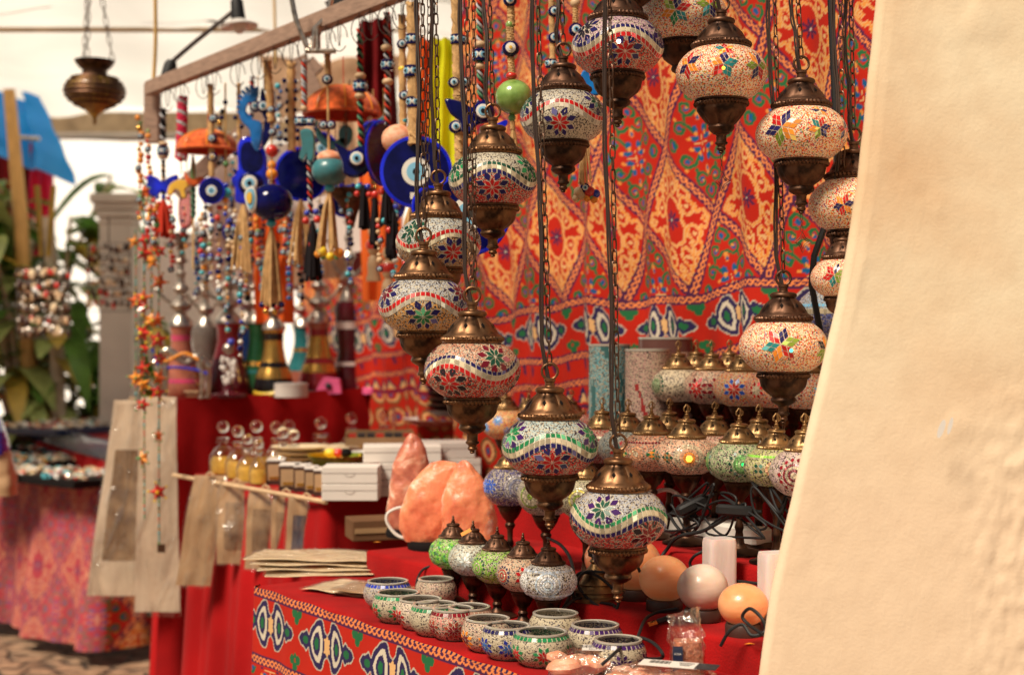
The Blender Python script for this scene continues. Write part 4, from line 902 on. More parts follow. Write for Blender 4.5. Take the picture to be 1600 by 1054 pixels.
bowl('speckled candle bowl with orange and teal lozenges, before the blue star bowl',762,1003,.055,78,((.52,.34,.25),0,DRED,ORNG,None),68)
bowl('blue tiled candle bowl with a large blue star at its front',793,1016,.05,80,(CB,0,(.03,.12,.4),(.02,.03,.25),NAVY),69)
bowl('green rimmed candle bowl with green and red star nearest the camera',846,1027,.065,92,(CB,0,RED,GREEN,GREEN),70)
bowl('pale speckled candle bowl in the second row behind the green rimmed one',868,1001,.17,80,((.5,.42,.28),0,None,None,None),71)
bowl('purple rimmed candle bowl at the right end, behind its twin',930,1011,.165,84,(CB,0,None,None,PURP),72)
bowl('purple rimmed candle bowl with purple star at the right end beside the cable',966,1022,.125,84,(CB,0,PURP,PURP,PURP),73)
# ---------- rocks
def rock(mb,prof,depth,m,seed,amp=.046,seg=46,lev=30,facet=True):
    # prof: list (z, xl, xr) silhouette; depth = half thickness factor
    vs=[];fs=[]; zs=[p[0] for p in prof]
    for i in range(lev+1):
        z=zs[0]+(zs[-1]-zs[0])*i/lev; xl=np.interp(z,zs,[p[1] for p in prof]); xr=np.interp(z,zs,[p[2] for p in prof]); c=(xl+xr)/2; w=(xr-xl)/2
        for j in range(seg):
            a=2*PI*j/seg; q=Vector((math.cos(a)*1.3+seed,math.sin(a)*1.3,z*14)); k=1+amp*(noise.noise(q)*1.6+.9*noise.noise(q*2.7)+.6*noise.noise(q*6)+.3*noise.noise(q*13)-.9*(noise.voronoi(q*1.6)[0][0]))
            e=.82; x=math.copysign(abs(math.cos(a))**e,math.cos(a))*w*k; y=math.copysign(abs(math.sin(a))**e,math.sin(a))*w*depth*k
            vs.append((c+x,y,z+.004*noise.noise(q*2)*(0<i<lev)))
    for i in range(lev):
        for j in range(seg): k=(j+1)%seg; fs.append((i*seg+j,i*seg+k,(i+1)*seg+k,(i+1)*seg+j))
    fs.append(tuple(range(seg-1,-1,-1))); fs.append(tuple(lev*seg+j for j in range(seg)))
    mb.add(vs,fs,m)
def salt_lamp(label,px,t,prof,depth,m,seed,base=(.05,.018)):
    loc=onshelf(px,t,ZB); e=thing('salt_lamp',label,'salt lamp',loc,'rough salt rock lamps'); sc=loc.y/F
    mb=MB(); rock(mb,[(z*sc+.016,a*sc,b*sc) for z,a,b in prof],depth,m,seed); mb.build('salt_rock',e,ang=24)
    mb=MB(); c=(prof[0][1]+prof[0][2])/2*sc; mb.lathe([(base[0],0),(base[0]+.001,.004),(base[0]+.001,.012),(base[0]-.003,base[1])],'black_hole',32,(c,0,0)); mb.build('base',e); return e
salt_lamp('tall dark pink salt rock lamp standing at the back left of the three',638,.44,[(0,-30,30),(30,-36,34),(70,-30,36),(100,-24,34),(125,-14,28),(140,-6,20),(146,-1,12),(149,3,8)],.6,'salt_red',3)
salt_lamp('broad orange salt rock lamp with smooth left face, front of the three',676,.385,[(0,-42,38),(20,-52,46),(50,-52,50),(85,-38,50),(108,-20,48),(120,-5,42),(124,5,32),(125,10,20)],.55,'salt_orange',11)
salt_lamp('pink orange salt rock lamp sloping down to the right behind the green lamp',728,.41,[(0,-40,48),(40,-40,50),(75,-38,42),(105,-28,26),(122,-18,12),(130,-10,4),(132,-6,0)],.6,'salt_orange',23)
mb=MB(); q=onshelf(618,.37,ZB+.003); pts=[q+Vector((x*q.y/F,-.01,z*q.y/F)) for x,z in ((48,4),(20,4),(2,10),(-12,28),(-12,42),(0,50),(14,52),(30,46))]
tag(mb.tube(cat_rom(pts,6),.0035,'cable_white',8) and mb.build('cable'),'thin white cable curving out beside the orange salt lamps','cable')
# ---------- spheres
def sphere_lamp(label,px,t,w,m,sz=.9,tilt=0):
    loc=onshelf(px,t,ZB); r=w/F*loc.y/2; e=thing('sphere_lamp',label,'stone lamp',loc,'round stone lamps on wooden bases')
    mb=MB(); vs0=0; pr=[(r*math.sin(PI*i/24),-r*sz*math.cos(PI*i/24)) for i in range(25)]
    mb.lathe(pr,m,48,(0,0,r*sz+.014),lambda a,i,z:1+.012*noise.noise(Vector((math.cos(a)*2+px,math.sin(a)*2,z*30))),cap=False); mb.build('stone_globe',e)
    mb=MB(); mb.lathe([(r*.70,0),(r*.72,.002),(r*.72,.016),(r*.68,.019)],'wood_dark',40); mb.build('wooden_base',e); return e
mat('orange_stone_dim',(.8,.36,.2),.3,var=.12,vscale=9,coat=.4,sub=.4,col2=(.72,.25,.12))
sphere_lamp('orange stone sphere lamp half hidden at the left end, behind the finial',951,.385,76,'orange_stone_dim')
sphere_lamp('orange stone sphere lamp with a pale cut edge, second from left',992,.36,84,'sphere_orange',.98)
sphere_lamp('yellow orange stone sphere lamp just left of the white one',1038,.335,80,'sphere_orange')
sphere_lamp('white stone sphere lamp between the orange ones',1098,.33,80,'sphere_white',.92)
sphere_lamp('orange stone sphere lamp nearest the wall, cable in front of it',1161,.30,78,'sphere_orange',.86)
def selenite(label,px,t,w,top,z=ZB):
    loc=onshelf(px,t,z); s=loc.y/F; yb=527+(H-z)/s; h=(yb-top)*s; e=w*s/2
    mb=MB(); vs=[];fs=[]; seg=28; lev=16
    for i in range(lev+1):
        zz=h*i/lev; ins=1-(.06 if i in (0,lev) else 0)
        for j in range(seg):
            a=2*PI*j/seg+.3; x=math.copysign(abs(math.cos(a))**.35,math.cos(a)); y=math.copysign(abs(math.sin(a))**.35,math.sin(a)); k=ins*(1+.02*noise.noise(Vector((x*3,y*3,zz*20))))
            vs.append((x*e*k,y*e*.8*k,zz))
    for i in range(lev):
        for j in range(seg): fs.append((i*seg+j,i*seg+(j+1)%seg,(i+1)*seg+(j+1)%seg,(i+1)*seg+j))
    fs.append(tuple(range(seg-1,-1,-1))); fs.append(tuple(lev*seg+j for j in range(seg))); mb.add(vs,fs,'selenite')
    o=mb.build('selenite_tower',None,loc,ang=40); o.rotation_euler=(0,0,.3); tag(o,label,'crystal'); return o
selenite('pale pink selenite tower standing behind the white stone sphere',1124,.40,47,840)
selenite('pale pink selenite tower partly hidden by the plaster wall',1211,.36,48,862)
# ---------- salt bag standing
loc=onshelf(1074,.17,ZA); loc=Vector((loc.x,loc.y,ZA)); Yb=loc.y; s=Yb/F
e=thing('salt_bag','clear standing bag of pink salt crumbs with navy label strip','bag of salt',loc)
def pillow(mb,w,d,z0,z1,m,seed,top=1.,lev=18,seg=32,pw=.5):
    vs=[];fs=[]
    for i in range(lev+1):
        q=i/lev; z=z0+(z1-z0)*q; k=1+(top-1)*q**2
        for j in range(seg):
            a=2*PI*j/seg; x=math.copysign(abs(math.cos(a))**pw,math.cos(a)); y=math.copysign(abs(math.sin(a))**pw,math.sin(a)); n_=noise.noise(Vector((x*2+seed,y*2,z*40)))*.06
            vs.append((x*w*k*(1+n_),y*d*(k+.2*(1-k))*(1+n_*2),z))
    for i in range(lev):
        for j in range(seg): fs.append((i*seg+j,i*seg+(j+1)%seg,(i+1)*seg+(j+1)%seg,(i+1)*seg+j))
    fs.append(tuple(range(seg-1,-1,-1))); fs.append(tuple(lev*seg+j for j in range(seg))); mb.add(vs,fs,m)
mb=MB(); pillow(mb,.0225,.020,.0,.062,'salt_crumbs',1,.86); mb.build('salt_fill',e)
mb=MB(); vs=[];fs=[];n1,n2=26,24
for i in range(n1):
    q=i/(n1-1); z=.0+.105*q; k=1 if q<.55 else 1-(q-.55)*.35; dd=.0215*(1 if q<.55 else max(.05,1-(q-.55)*2.4)); sh=0 if q<.55 else (q-.55)*-.012
    for j in range(n2):
        a=2*PI*j/n2; x=math.copysign(abs(math.cos(a))**.55,math.cos(a)); y=math.copysign(abs(math.sin(a))**.55,math.sin(a)); n_=noise.noise(Vector((x*2,y*3,z*70)))*.0035*(1+2*(q>.5))
        vs.append((x*(.0245+n_)*k+sh,y*(dd+n_),z+(.006*x if q>.95 else 0)))
for i in range(n1-1):
    for j in range(n2): fs.append((i*n2+j,i*n2+(j+1)%n2,(i+1)*n2+(j+1)%n2,(i+1)*n2+j))
mb.add(vs,fs,'plastic_film'); mb.build('film',e)
def text(name,body,size,matn,parent,loc,rot=(PI/2,0,0),ext=.0002):
    cu=bpy.data.curves.new(name,'FONT'); cu.body=body; cu.size=size; cu.extrude=ext; cu.align_x='CENTER'; cu.resolution_u=2
    ob=bpy.data.objects.new('tmp',cu); COL.objects.link(ob); dg=bpy.context.evaluated_depsgraph_get(); me=bpy.data.meshes.new_from_object(ob.evaluated_get(dg)); bpy.data.objects.remove(ob)
    me.materials.clear(); me.materials.append(MATS[matn]); o=link(name,me,parent,loc); o.rotation_euler=rot; return o
mb=MB(); mb.box((-.0165,-.0225,.030),(.0145,.0012,.056),'label_navy'); mb.box((-.0165,-.0235,.0085),(.0145,.0008,.014),'white_card'); lb=mb.build('label',e)
text('lettering','SALT',.0055,'white_card',lb,(-.0165,-.0237,.0165)); text('lettering','SALE',.004,'print_black',lb,(-.0165,-.0242,.0075)); text('lettering','ROSA',.004,'white_card',lb,(-.0165,-.0235,.046))
# lying bags at the bottom edge
def lying_bag(label,px,py,t,L,W,rz,seed):
    loc=onshelf(px,t,ZA); e=thing('salt_bag',label,'bag of salt',loc,None,rz)
    mb=MB(); rr=random.Random(seed)
    for i in range(16):
        x=rr.uniform(-.38,.38)*L; y=rr.uniform(-.3,.3)*W; r=rr.uniform(.012,.02)
        b0=len(mb.v); mb.ball((x,y,.016+rr.uniform(0,.006)),r,'salt_pale',rr.uniform(.9,1.5),rr.uniform(.7,1.1),.72,seg=10,rings=6,rx=rr.uniform(-.4,.4))
        for q in range(b0,len(mb.v)):
            v=Vector(mb.v[q]); mb.v[q]=tuple(v+Vector((1,1,1))*.003*noise.noise(v*90))
    mb.build('salt_chunks',e,ang=25)
    mb=MB(); nx,ny_=34,20; 
    for sgn,h in ((1,.034),(-1,.0)):
        vs=[];fs=[]
        for i in range(nx):
            for j in range(ny_):
                u=i/(nx-1)*2-1; v=j/(ny_-1)*2-1; k=max(0,(1-u**4)*(1-v**4))
                vs.append((u*L/2,v*W/2*(1-.10*abs(u)),.004+h*k**.6+.0045*noise.noise(Vector((u*5+seed,v*5,1)))*(1 if sgn>0 else 0)))
        for i in range(nx-1):
            for j in range(ny_-1): fs.append((i*ny_+j,(i+1)*ny_+j,(i+1)*ny_+j+1,i*ny_+j+1))
        mb.add(vs,fs,'plastic_film')
    mb.build('film',e)
    return e
b1=lying_bag('clear bag of pale pink salt chunks lying at the bottom edge, left one',915,1045,.075,.11,.07,-.1,3)
b2=lying_bag('clear bag of pink salt chunks lying at the bottom edge with white barcode label',1035,1045,.10,.18,.09,-.35,8)
for par,L_,x0,w_ in ((b2,0,.01,.085),(b1,0,.02,.05)):
    mb=MB(); M=Matrix.Rotation(.35,3,'X')
    mb.box((x0,.005,.0415),(w_,.036,.0008),'white_card',M=None)
    for i in range(14): mb.box((x0-.030+i*.0022,.010,.0421),(.0005+.0009*((i*7)%3)/2,.016,.0006),'print_black')
    for i in range(3): mb.box((x0+.022,.014-i*.007,.0421),(.022-.004*i,.0016,.0006),'print_black')
    if par is b2: mb.box((x0+w_*.62,.004,.0418),(.03,.034,.0009),'print_black')
    lb=mb.build('label',par)
text('lettering','SALT ROSA',.006,'print_black',b1.children[-1],(.02,-.009,.0422),(0,0,0))
# ---------- cables on the steps
def cable(label,pts,r=.0026,m='cable_black',name='cable',plug=None):
    mb=MB(); mb.tube(cat_rom(pts,8),r,m,8); 
    o=mb.build(name); o['label']=label;o['category']='cable'; return o
def sp(px,py,t): 
    k=(px-800)/F; Y=(t+1.2202)/(k*NX+NY); return at(px,py,Y)
cable('coiled black cable in loose loops in front of the brass stand',[sp(*p) for p in ((1000,893,.3),(985,870,.29),(950,892,.28),(915,893,.27),(903,912,.262),(925,940,.27),(958,955,.27),(965,930,.28),(935,900,.28),(905,895,.27),(895,920,.262),(905,950,.262),(945,958,.27),(960,945,.28),(925,940,.28),(900,935,.25),(870,960,.2),(845,975,.19))])
cable('black cable running down from the spheres to the salt bags',[sp(*p) for p in ((1060,950,.29),(1030,955,.28),(1010,965,.24),(1000,985,.2),(995,1005,.17),(998,1025,.16),(1030,1028,.15),(1035,1020,.14),(1018,1002,.15),(990,996,.16),(960,1020,.08),(940,1038,.06))])
cable('black cable curled in front of the rightmost orange sphere',[sp(*p) for p in ((1192,990,.24),(1170,975,.25),(1160,962,.25),(1172,950,.25),(1190,965,.25),(1196,985,.25),(1175,992,.235),(1160,975,.235),(1140,985,.225),(1126,1008,.222))])
cable('black cable hanging in front of the selenite tower step',[sp(*p) for p in ((1100,860,.42),(1085,868,.41),(1078,880,.41),(1085,895,.41),(1098,908,.40),(1120,905,.43),(1160,908,.42),(1190,912,.42))])
cable('black cable trailing from the long lamp row over the red step',[sp(*p) for p in ((1150,800,.45),(1100,828,.44),(1060,838,.43),(1040,860,.43),(1020,888,.40),(1000,893,.35))],.0032)
cable('black cable behind the short lamp row at left',[sp(*p) for p in ((672,884,.26),(660,890,.25),(652,905,.24),(650,925,.22))])
cable('black cable looped behind the small white lamp',[sp(*p) for p in ((855,840,.35),(875,850,.33),(890,870,.31),(897,900,.28),(890,930,.25),(880,950,.22))],.003)
RR=random.Random(5)
def tangle(label,px0,px1,py0,py1,n,seed,r=.0026):
    rr=random.Random(seed); mb=MB()
    P=[]; 
    for i in range(n):
        P.append(sp(rr.uniform(px0,px1),rr.uniform(py0,py1),rr.uniform(.455,.475)))
    mb.tube(cat_rom(P,8),r*.8,'cable_black',7); o=mb.build('cable'); tag(o,label,'cable'); return o
tangle('tangled black cable between the peach lamp and green target lamp stands',1030,1125,755,838,14,1)
tangle('tangled black cable in front of the green target lamp stand',1095,1195,760,845,14,2)
tangle('tangled black cable at the right end beside the wall edge',1165,1245,750,850,14,4)
tangle('thick tangled black cable around the peach lamp foot',1035,1110,790,840,9,9,.0036)
def adapter(label,px,py,t,rz,ry):
    e=thing('power_adapter',label,'plug',sp(px,py,t)); e.rotation_euler=(0,ry,rz)
    mb=MB(); mb.box((0,0,0),(.062,.022,.018),'cable_black',bev=.004); mb.build('adapter_body',e)
    mb=MB(); mb.tube([(.03,0,0),(.038,0,0),(.044,0,.001)],[.005,.004,.0028],'cable_black',10); mb.build('strain_relief',e)
adapter('black power adapter tilted up near the peach lamp stand',1082,788,.46,.3,-.4); adapter('black power adapter lying below the green target lamp',1148,797,.45,-.1,.06)
e=thing('usb_plug','black cable plug with gold tip lying beside the white sphere','plug',sp(1040,966,.265),None,.15); mb=MB(); mb.box((0,0,0),(.030,.012,.007),'cable_black',bev=.002); mb.build('plug_grip',e); mb=MB(); mb.box((-.022,0,0),(.014,.010,.0045),'gold'); mb.build('plug_tip',e); e.rotation_euler=(0,-.3,0.1)
e=thing('power_strip','white power strip lying behind the lamp stands','power strip',onshelf(1115,.60,ZC),None,SROT); mb=MB(); mb.box((0,0,.02),(.26,.05,.035),'cable_white',bev=.006); mb.build('strip_body',e)
mb=MB(); 
for i in range(4): mb.lathe([(.016,0),(.016,.002),(.012,.002),(.012,-.002)],'white_card_shadow',20,(-.09+i*.06,0,.0378),cap=False)
mb.build('sockets',e)
mb=MB(); mb.tube(cat_rom([sp(*p) for p in ((1010,780,.58),(1025,768,.56),(1045,765,.56),(1062,775,.57),(1070,795,.6))],8),.004,'cable_white',8); tag(mb.build('cable'),'grey white cable arching behind the lowest hanging lamp','cable')
# petals of wood chips
for i,(px,py,t) in enumerate(((1172,1009,.27),(590,853,.40))):
    mb=MB(); p=onshelf(px,.262 if i==0 else .33,ZB+.0015); mb.add([(-.010,-.002,0),(0,-.004,.001),(.008,0,0),(-.001,.0035,.001)],[(0,1,2,3)],'orange_label'); o=mb.build('paper_scrap',None,p,flat=True); tag(o,['tiny orange paper scrap on the step edge below the spheres','tiny orange paper scrap beside the white salt lamp cable'][i],'paper scrap')
# ---------- papyrus sheets on table A
def sheet(label,px,t,L,W,rz,z,seed,name='papyrus_sheet',m='paper'):
    loc=onshelf(px,t,ZA+z); mb=MB(); nx,ny_=16,10; vs=[];fs=[]
    for i in range(nx):
        for j in range(ny_):
            u=i/(nx-1)-.5; v=j/(ny_-1)-.5; vs.append((u*L,v*W,.004*noise.noise(Vector((u*3+seed,v*3,0)))+.002))
    for i in range(nx-1):
        for j in range(ny_-1): fs.append((i*ny_+j,(i+1)*ny_+j,(i+1)*ny_+j+1,i*ny_+j+1))
    mb.add(vs,fs,m); mb.add([(x*1.03,y*1.03,z+.0025) for x,y,z in vs],fs,'plastic_film')
    o=mb.build(name,None,loc); o.rotation_euler=(0,0,rz); tag(o,label,'papyrus','papyrus sheets stacked in plastic sleeves'); return o
labs=['topmost papyrus sheet of the stack on the table corner','second papyrus sheet of the corner stack, turned slightly','third papyrus sheet of the corner stack','bottom papyrus sheet of the corner stack, fringed edge showing']
for i in range(4): sheet(labs[i],500+i*9,.22,.30,.15,SROT*-.0-.15+.09*i,.022-.0065*i,i)
sheet('pale papyrus sheet in plastic lying beside the blue rimmed bowl',553,.14,.17,.13,-.55,.003,9)
sheet('papyrus sheet with a picture on it, edge towards the blue rimmed bowl',585,.15,.14,.12,-.4,.010,12,m='kraft')
# ---------- perfume bottles
def ontable(px,py): return onz(px,py,ZP)
def perfume(label,px,py,h,w,fill='perfume',fillk=.8):
    loc=ontable(px,py); s=loc.y/F; hh=h*s; r=w*s/2; br=.40*r
    e=thing('perfume_bottle',label,'perfume bottle',loc,'glass perfume bottles with ball stoppers')
    bh=hh*.60
    mb=MB(); pr=[(0,.003),(r*.9,0),(r,.006),(r,bh*.45),(r*.93,bh*.62),(r*.62,bh*.82),(r*.34,bh*.9),(r*.30,bh*.97),(r*.5,bh),(r*.5,bh+.003),(r*.28,bh+.004)]
    mb.lathe(pr,'bottle_glass',32,cap=False); mb.build('bottle_body',e)
    mb=MB(); mb.lathe([(0,.006),(r*.86,.006),(r*.9,bh*.40),(r*.84,bh*.58*fillk),(r*.7,bh*.72*fillk),(0,bh*.725*fillk)],fill,28,cap=False); mb.build('perfume',e)
    mb=MB(); z=bh+.004; mb.lathe([(r*.2,z),(r*.45,z+.006),(r*.45,z+.010),(r*.2,z+.013)],'glass_clear',20); b=hh*.115; mb.ball((0,0,hh-b),b,'glass_clear'); mb.build('stopper',e)
    return e
PB=[(349,741,84,44,'perfume bottle at the far left end of the row'),(372,748,84,40,'golden perfume bottle second from the left'),(387,753,76,36,'golden perfume bottle third from left, lower stopper'),(401,744,88,42,'tall perfume bottle behind the third and fourth'),(404,757,72,30,'short perfume bottle beside the stacked saucers'),
(432,742,84,40,'perfume bottle behind the saucers, left of the group of four'),(442,750,84,36,'front perfume bottle of the group behind the saucers'),(451,738,82,38,'rearmost perfume bottle of the group behind the saucers'),(459,748,78,44,'perfume bottle at the right of the group behind the saucers'),(501,735,84,60,'wide round perfume bottle alone behind the green bowls'),(549,722,78,44,'perfume bottle with flared collar behind the open box'),(600,716,76,44,'perfume bottle with reddish neck beside the white box lid')]
for p in PB: perfume('glass '+p[4],*p[:4])
# small glass bottles right
def vial(label,px,py,h,w,m,nm='glass_bottle'):
    loc=ontable(px,py); s=loc.y/F; hh=h*s; r=w*s/2; e=thing(nm,label,'glass bottle',loc)
    mb=MB(); mb.lathe([(r*.6,0),(r,hh*.05),(r*1.0,hh*.25),(r*.45,hh*.5),(r*.3,hh*.6),(r*.55,hh*.63),(r*.3,hh*.66)],m,28); mb.build('bottle_body',e)
    mb=MB(); mb.lathe([(r*.2,hh*.66),(r*.5,hh*.75),(r*.35,hh*.86),(0.0008,hh)],'glass_clear',20); mb.build('stopper',e)
vial('slim clear glass bottle with pointed stopper',616,716,82,20,'glass_clear'); vial('pink glass bottle with twisted leaf shaped stopper',640,710,92,34,'pink_glass')
# ---------- boxes on perfume table
def carton(label,px,py,w,h,d,rz=0,z=None,lid=False,m='white_card',group='white cardboard boxes stacked on the red table',tucks=True):
    loc=ontable(px,py); 
    if z: loc=loc+Vector((0,0,z))
    e=thing('cardboard_box',label,'box',loc,group,rz); mb=MB(); mb.box((0,0,h/2),(w,d,h-.0015),m,bev=.0015)
    mb.build('box_body',e)
    mb=MB(); mb.box((0,-d/2-.0003,h*.62),(w*.98,.0008,.0012),'white_card_shadow'); 
    mb.tube([(math.cos(a)*.012,-d/2-.0006,h*.60-math.sin(a)*.008) for a in [PI*i/8 for i in range(9)]],.0006,'white_card_shadow',4); mb.build('lid_flap',e); return e
bz=.043
SB=[(548,777,'lower white box at the front left corner'),(548,777,'upper white box at the front left corner')]
w_=.145
rzb=.28
for i in range(2): carton(['lower','upper'][i]+' white box of the front left stack',550,779,.140,bz,.10,.0,i*bz)
for i in range(3): carton(['bottom','middle','top'][i]+' white box of the stack behind the tall salt lamp',[640,640,628][i],771,.155 if i<2 else .20,bz,.12,.10,i*bz)
for i in range(3): carton(['bottom','middle','top'][i]+' white box of the stack behind the broad salt lamps',[708,708,690][i],763,.14 if i<2 else .17,bz,.12,.12,i*bz)
for i in range(2): carton(['lower','upper'][i]+' white box of the right stack beside the dark blue lamp',768,757,.13,bz,.12,.15,i*bz)
# open brown box
loc=ontable(588,745)+Vector((0,.10,2.05*bz)); e=thing('open_box','open brown box with black and red packets on top of the white ones','box',loc,None,.1)
mb=MB(); 
for c,d in (((0,.05,.02),(.20,.003,.04)),((0,-.05,.012),(.20,.003,.024)),((-.1,0,.016),(.003,.1,.032)),((.1,0,.016),(.003,.1,.032)),((0,0,.001),(.2,.1,.002))): mb.box(c,d,'cardboard')
mb.build('box_body',e); mb=MB()
for i in range(7): mb.box((-.08+i*.027,-.005,.02),(.022,.08,.026),'print_black' if i%3 else 'red_bead')
mb.build('packets',e)
# dark packet boxes
PK=[(430,757,.05,'small patterned packet at the left of the dark packets'),(452,766,.055,'dark striped packet, second in the front row'),(472,768,.045,'dark packet with pale top, third in the front row'),(486,772,.035,'narrow dark packet, fourth in the front row'),(499,775,.03,'narrow dark packet touching the white boxes')]
for px,py,w,l in PK:
    loc=ontable(px,py); e=thing('packet',l,'packet',loc,'small dark packets beside the white boxes',.1); mb=MB(); mb.box((0,.04,.033),(w,.09,.066),'wood_dark',bev=.001); mb.box((0,.04,.067),(w*.98,.088,.003),'white_card'); mb.build('packet_body',e)
    mb=MB(); mb.box((0,-.0062,.035),(w*.8,.0012,.045),'kraft'); mb.box((0,-.0075,.02),(w*.6,.0012,.008),'gold'); mb.build('print_panel',e)
# saucer stack
labs=['topmost pale saucer of the stack between perfume bottles and packets','second saucer of the stack behind the packets','third saucer of the stack behind the packets','fourth saucer of the stack behind the packets','fifth saucer of the stack behind the packets','lowest saucer of the stack behind the packets']
base=ontable(468,748)
for i in range(6):
    mb=MB(); mb.lathe([(.03,0),(.055,.006),(.085,.014),(.086,.016),(.055,.009),(0.001,.007)],'paper',40,cap=False); o=mb.build('saucer',None,base+Vector((.004*math.sin(i*2),.02,.078-.0145*i))); tag(o,labs[i],'saucer','pale saucers stacked behind the packets')
# green bowls, hat
def dish(label,px,py,r,h,mo,mi_,z=0,name='ceramic_bowl'):
    loc=ontable(px,py)+Vector((0,0,z)); e=thing(name,label,'bowl',loc); mb=MB(); mb.lathe([(r*.4,0),(r*.8,h*.4),(r,h),(r*.97,h)],mo,36,cap=False); mb.build('bowl_body',e); mb=MB(); mb.lathe([(r*.97,h),(r*.75,h*.45),(.001,h*.15)],mi_,36,cap=False); mb.build('glaze_inside',e)
dish('green and yellow striped bowl stacked beside the packets',523,752,.075,.045,'green_ceramic','eye_yellow')
dish('black rimmed green bowl nested on the striped one',523,752,.078,.04,'green_ceramic','yellow_bead',.035)
dish('small green and white cup beside the white boxes',560,748,.04,.05,'green_ceramic','white_ceramic',.03)
loc=ontable(530,738); mb=MB(); mb.lathe([(.09,.07),(.087,.10),(.07,.125),(.04,.14),(.001,.145)],'paper',36,cap=False); o=mb.build('domed_lid',None,loc+Vector((0,.05,-.06))); tag(o,'pale yellow domed straw cover behind the green bowls','cover')
for i,(x,m) in enumerate(((518,'yellow_bead'),(530,'red_bead'),(541,'black_hole'))):
    mb=MB(); mb.ball((0,0,0),.016,m,1.2,1,.8); o=mb.build('glass_bead',None,ontable(x,752)+Vector((0,-.02,.083))); tag(o,['yellow','red','black'][i]+' bead lying in the green bowl','bead')
# vase, platter & things right of bottles
loc=ontable(672,712); e=thing('horse_head_vase','white porcelain horse head figure beside the pink bottle','figurine',loc)
mb=MB(); mb.lathe([(.05,0),(.055,.02),(.045,.06),(.035,.10),(.03,.14),(.034,.17)],'white_ceramic',32); mb.tube(cat_rom([(0,0,.14),(-.004,0,.18),(-.012,0,.21),(-.035,0,.205),(-.055,0,.185)],6),[.032,.032,.032,.031,.031,.03,.03,.03,.03,.029,.028,.027,.026,.026,.026,.025,.024,.022,.02,.02,.019,.018,.017,.016,.015],'white_ceramic',16); mb.build('figure_body',e); mb=MB()
for sx in (-.012,.012): mb.tube([(sx,0,.225),(sx*1.2,0,.245),(sx*1.3,0,.262)],[.009,.007,.001],'white_ceramic',8)
for i in range(7): mb.ball((.022+.006*math.sin(i),0,.22-i*.017),.012,'white_ceramic',1,.7,1,seg=8,rings=5)
mb.build('mane',e)
def platter(label,px,py,r,z,m1,m2,ry=0):
    e=thing('platter',label,'plate',ontable(px,py)+Vector((0,.03,z))); e.rotation_euler=(0,ry,0); mb=MB(); mb.lathe([(r*.4,0),(r*.7,.006),(r,.024),(r*1.01,.027)],m1,40,cap=False); mb.build('underside',e); mb=MB(); mb.lathe([(r*1.01,.027),(r*.7,.010),(.001,.006)],m2,40,cap=False); mb.build('plate_face',e)
mat('flower_glaze',(.5,.05,.04),.2,var=.6,vscale=55,coat=.6,col2=(.75,.6,.5))
platter('red flowered oval platter resting on the white boxes',685,722,.12,.115,'flower_glaze','white_ceramic')
for i in range(5): platter(['uppermost','second','third','fourth','lowest'][i]+' dark metal plate in the stack behind the green tag',718,722,.11,.225-.02*i,'wood_dark','bronze_dark')
e=thing('price_tag','bright lime green card tag with dark lettering hanging on the plate stack','tag',ontable(687,650+45)+Vector((0,-.06,.13))); mb=MB(); mb.prism([(-.045,.01),(-.02,.035),(.03,.03),(.028,-.03),(-.015,-.025)],0,.001,'lime_label'); mb.build('card',e)
o=text('lettering','OFERTA',.014,'print_black',e,(0,-.001,-.008),(PI/2,-.9,0))
mb=MB(); mb.lathe([(.07,0),(.09,.03),(.08,.06),(.04,.09),(.001,.10)],'white_ceramic',32); o=mb.build('shell_dish',None,ontable(748,722)+Vector((0,.05,.075))); tag(o,'white shell shaped dish between the plate stack and the gold lamp','dish')
# brown carton under the red cloth at the gap
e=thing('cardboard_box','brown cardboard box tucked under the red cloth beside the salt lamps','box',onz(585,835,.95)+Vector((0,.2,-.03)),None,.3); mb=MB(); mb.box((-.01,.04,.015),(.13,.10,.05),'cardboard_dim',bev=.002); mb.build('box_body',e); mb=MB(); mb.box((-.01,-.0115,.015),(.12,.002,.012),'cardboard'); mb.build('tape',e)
# ---------- background
struct_pts=0
def wall_box(name,label,cat,c,d,m,rz=0,group=None):
    mb=MB(); mb.box((0,0,0),d,m); o=mb.build(name,None,c,flat=True); o.rotation_euler=(0,0,rz); tag(o,label,cat,group); return o
e=thing('glare_backdrop','added white slope tilted to the sun as bright glare far behind the plants and stalls','glare_backdrop',(-2.5,11,0))  # added white slope, tilted to catch full sun so the background blows out
P=np.zeros((30,60,3))
for i in range(30):
    for j in range(60):
        u=j/59;v=i/29; P[i,j]=(-9+15*u,7*v+.12*math.sin(u*40),.35+7*v+.06*math.sin(u*40))
link('roof_fabric',grid_mesh('roof_fabric',P,None,'glare_backdrop'),e)
mb=MB(); mb.box((-1.5,-.1,.2),(15,.2,.4),'pink_wall'); mb.build('side_band',e)
# column with capital
c=at(187,500,7.6); e=thing('stone_column','grey square stone column with a wide capital behind the earring racks','column',(c.x,c.y,0))
mb=MB(); mb.box((0,0,1.05),(.17,.17,2.1),'pillar_grey',bev=.004); mb.build('shaft',e); mb=MB()
zz=at(187,330,7.6).z
for i,(w_,h) in enumerate(((.18,.03),(.20,.04),(.22,.04),(.25,.05))): mb.box((0,0,zz-.06+i*.04),(w_,w_,h),'pillar_grey',bev=.005)
mb.build('capital',e)
wall_box('garden_wall','grey rendered wall between the column and the water pipe table','wall',(at(285,500,9.6).x,9.6,1.0),(.8,.2,2.2),'pink_wall')
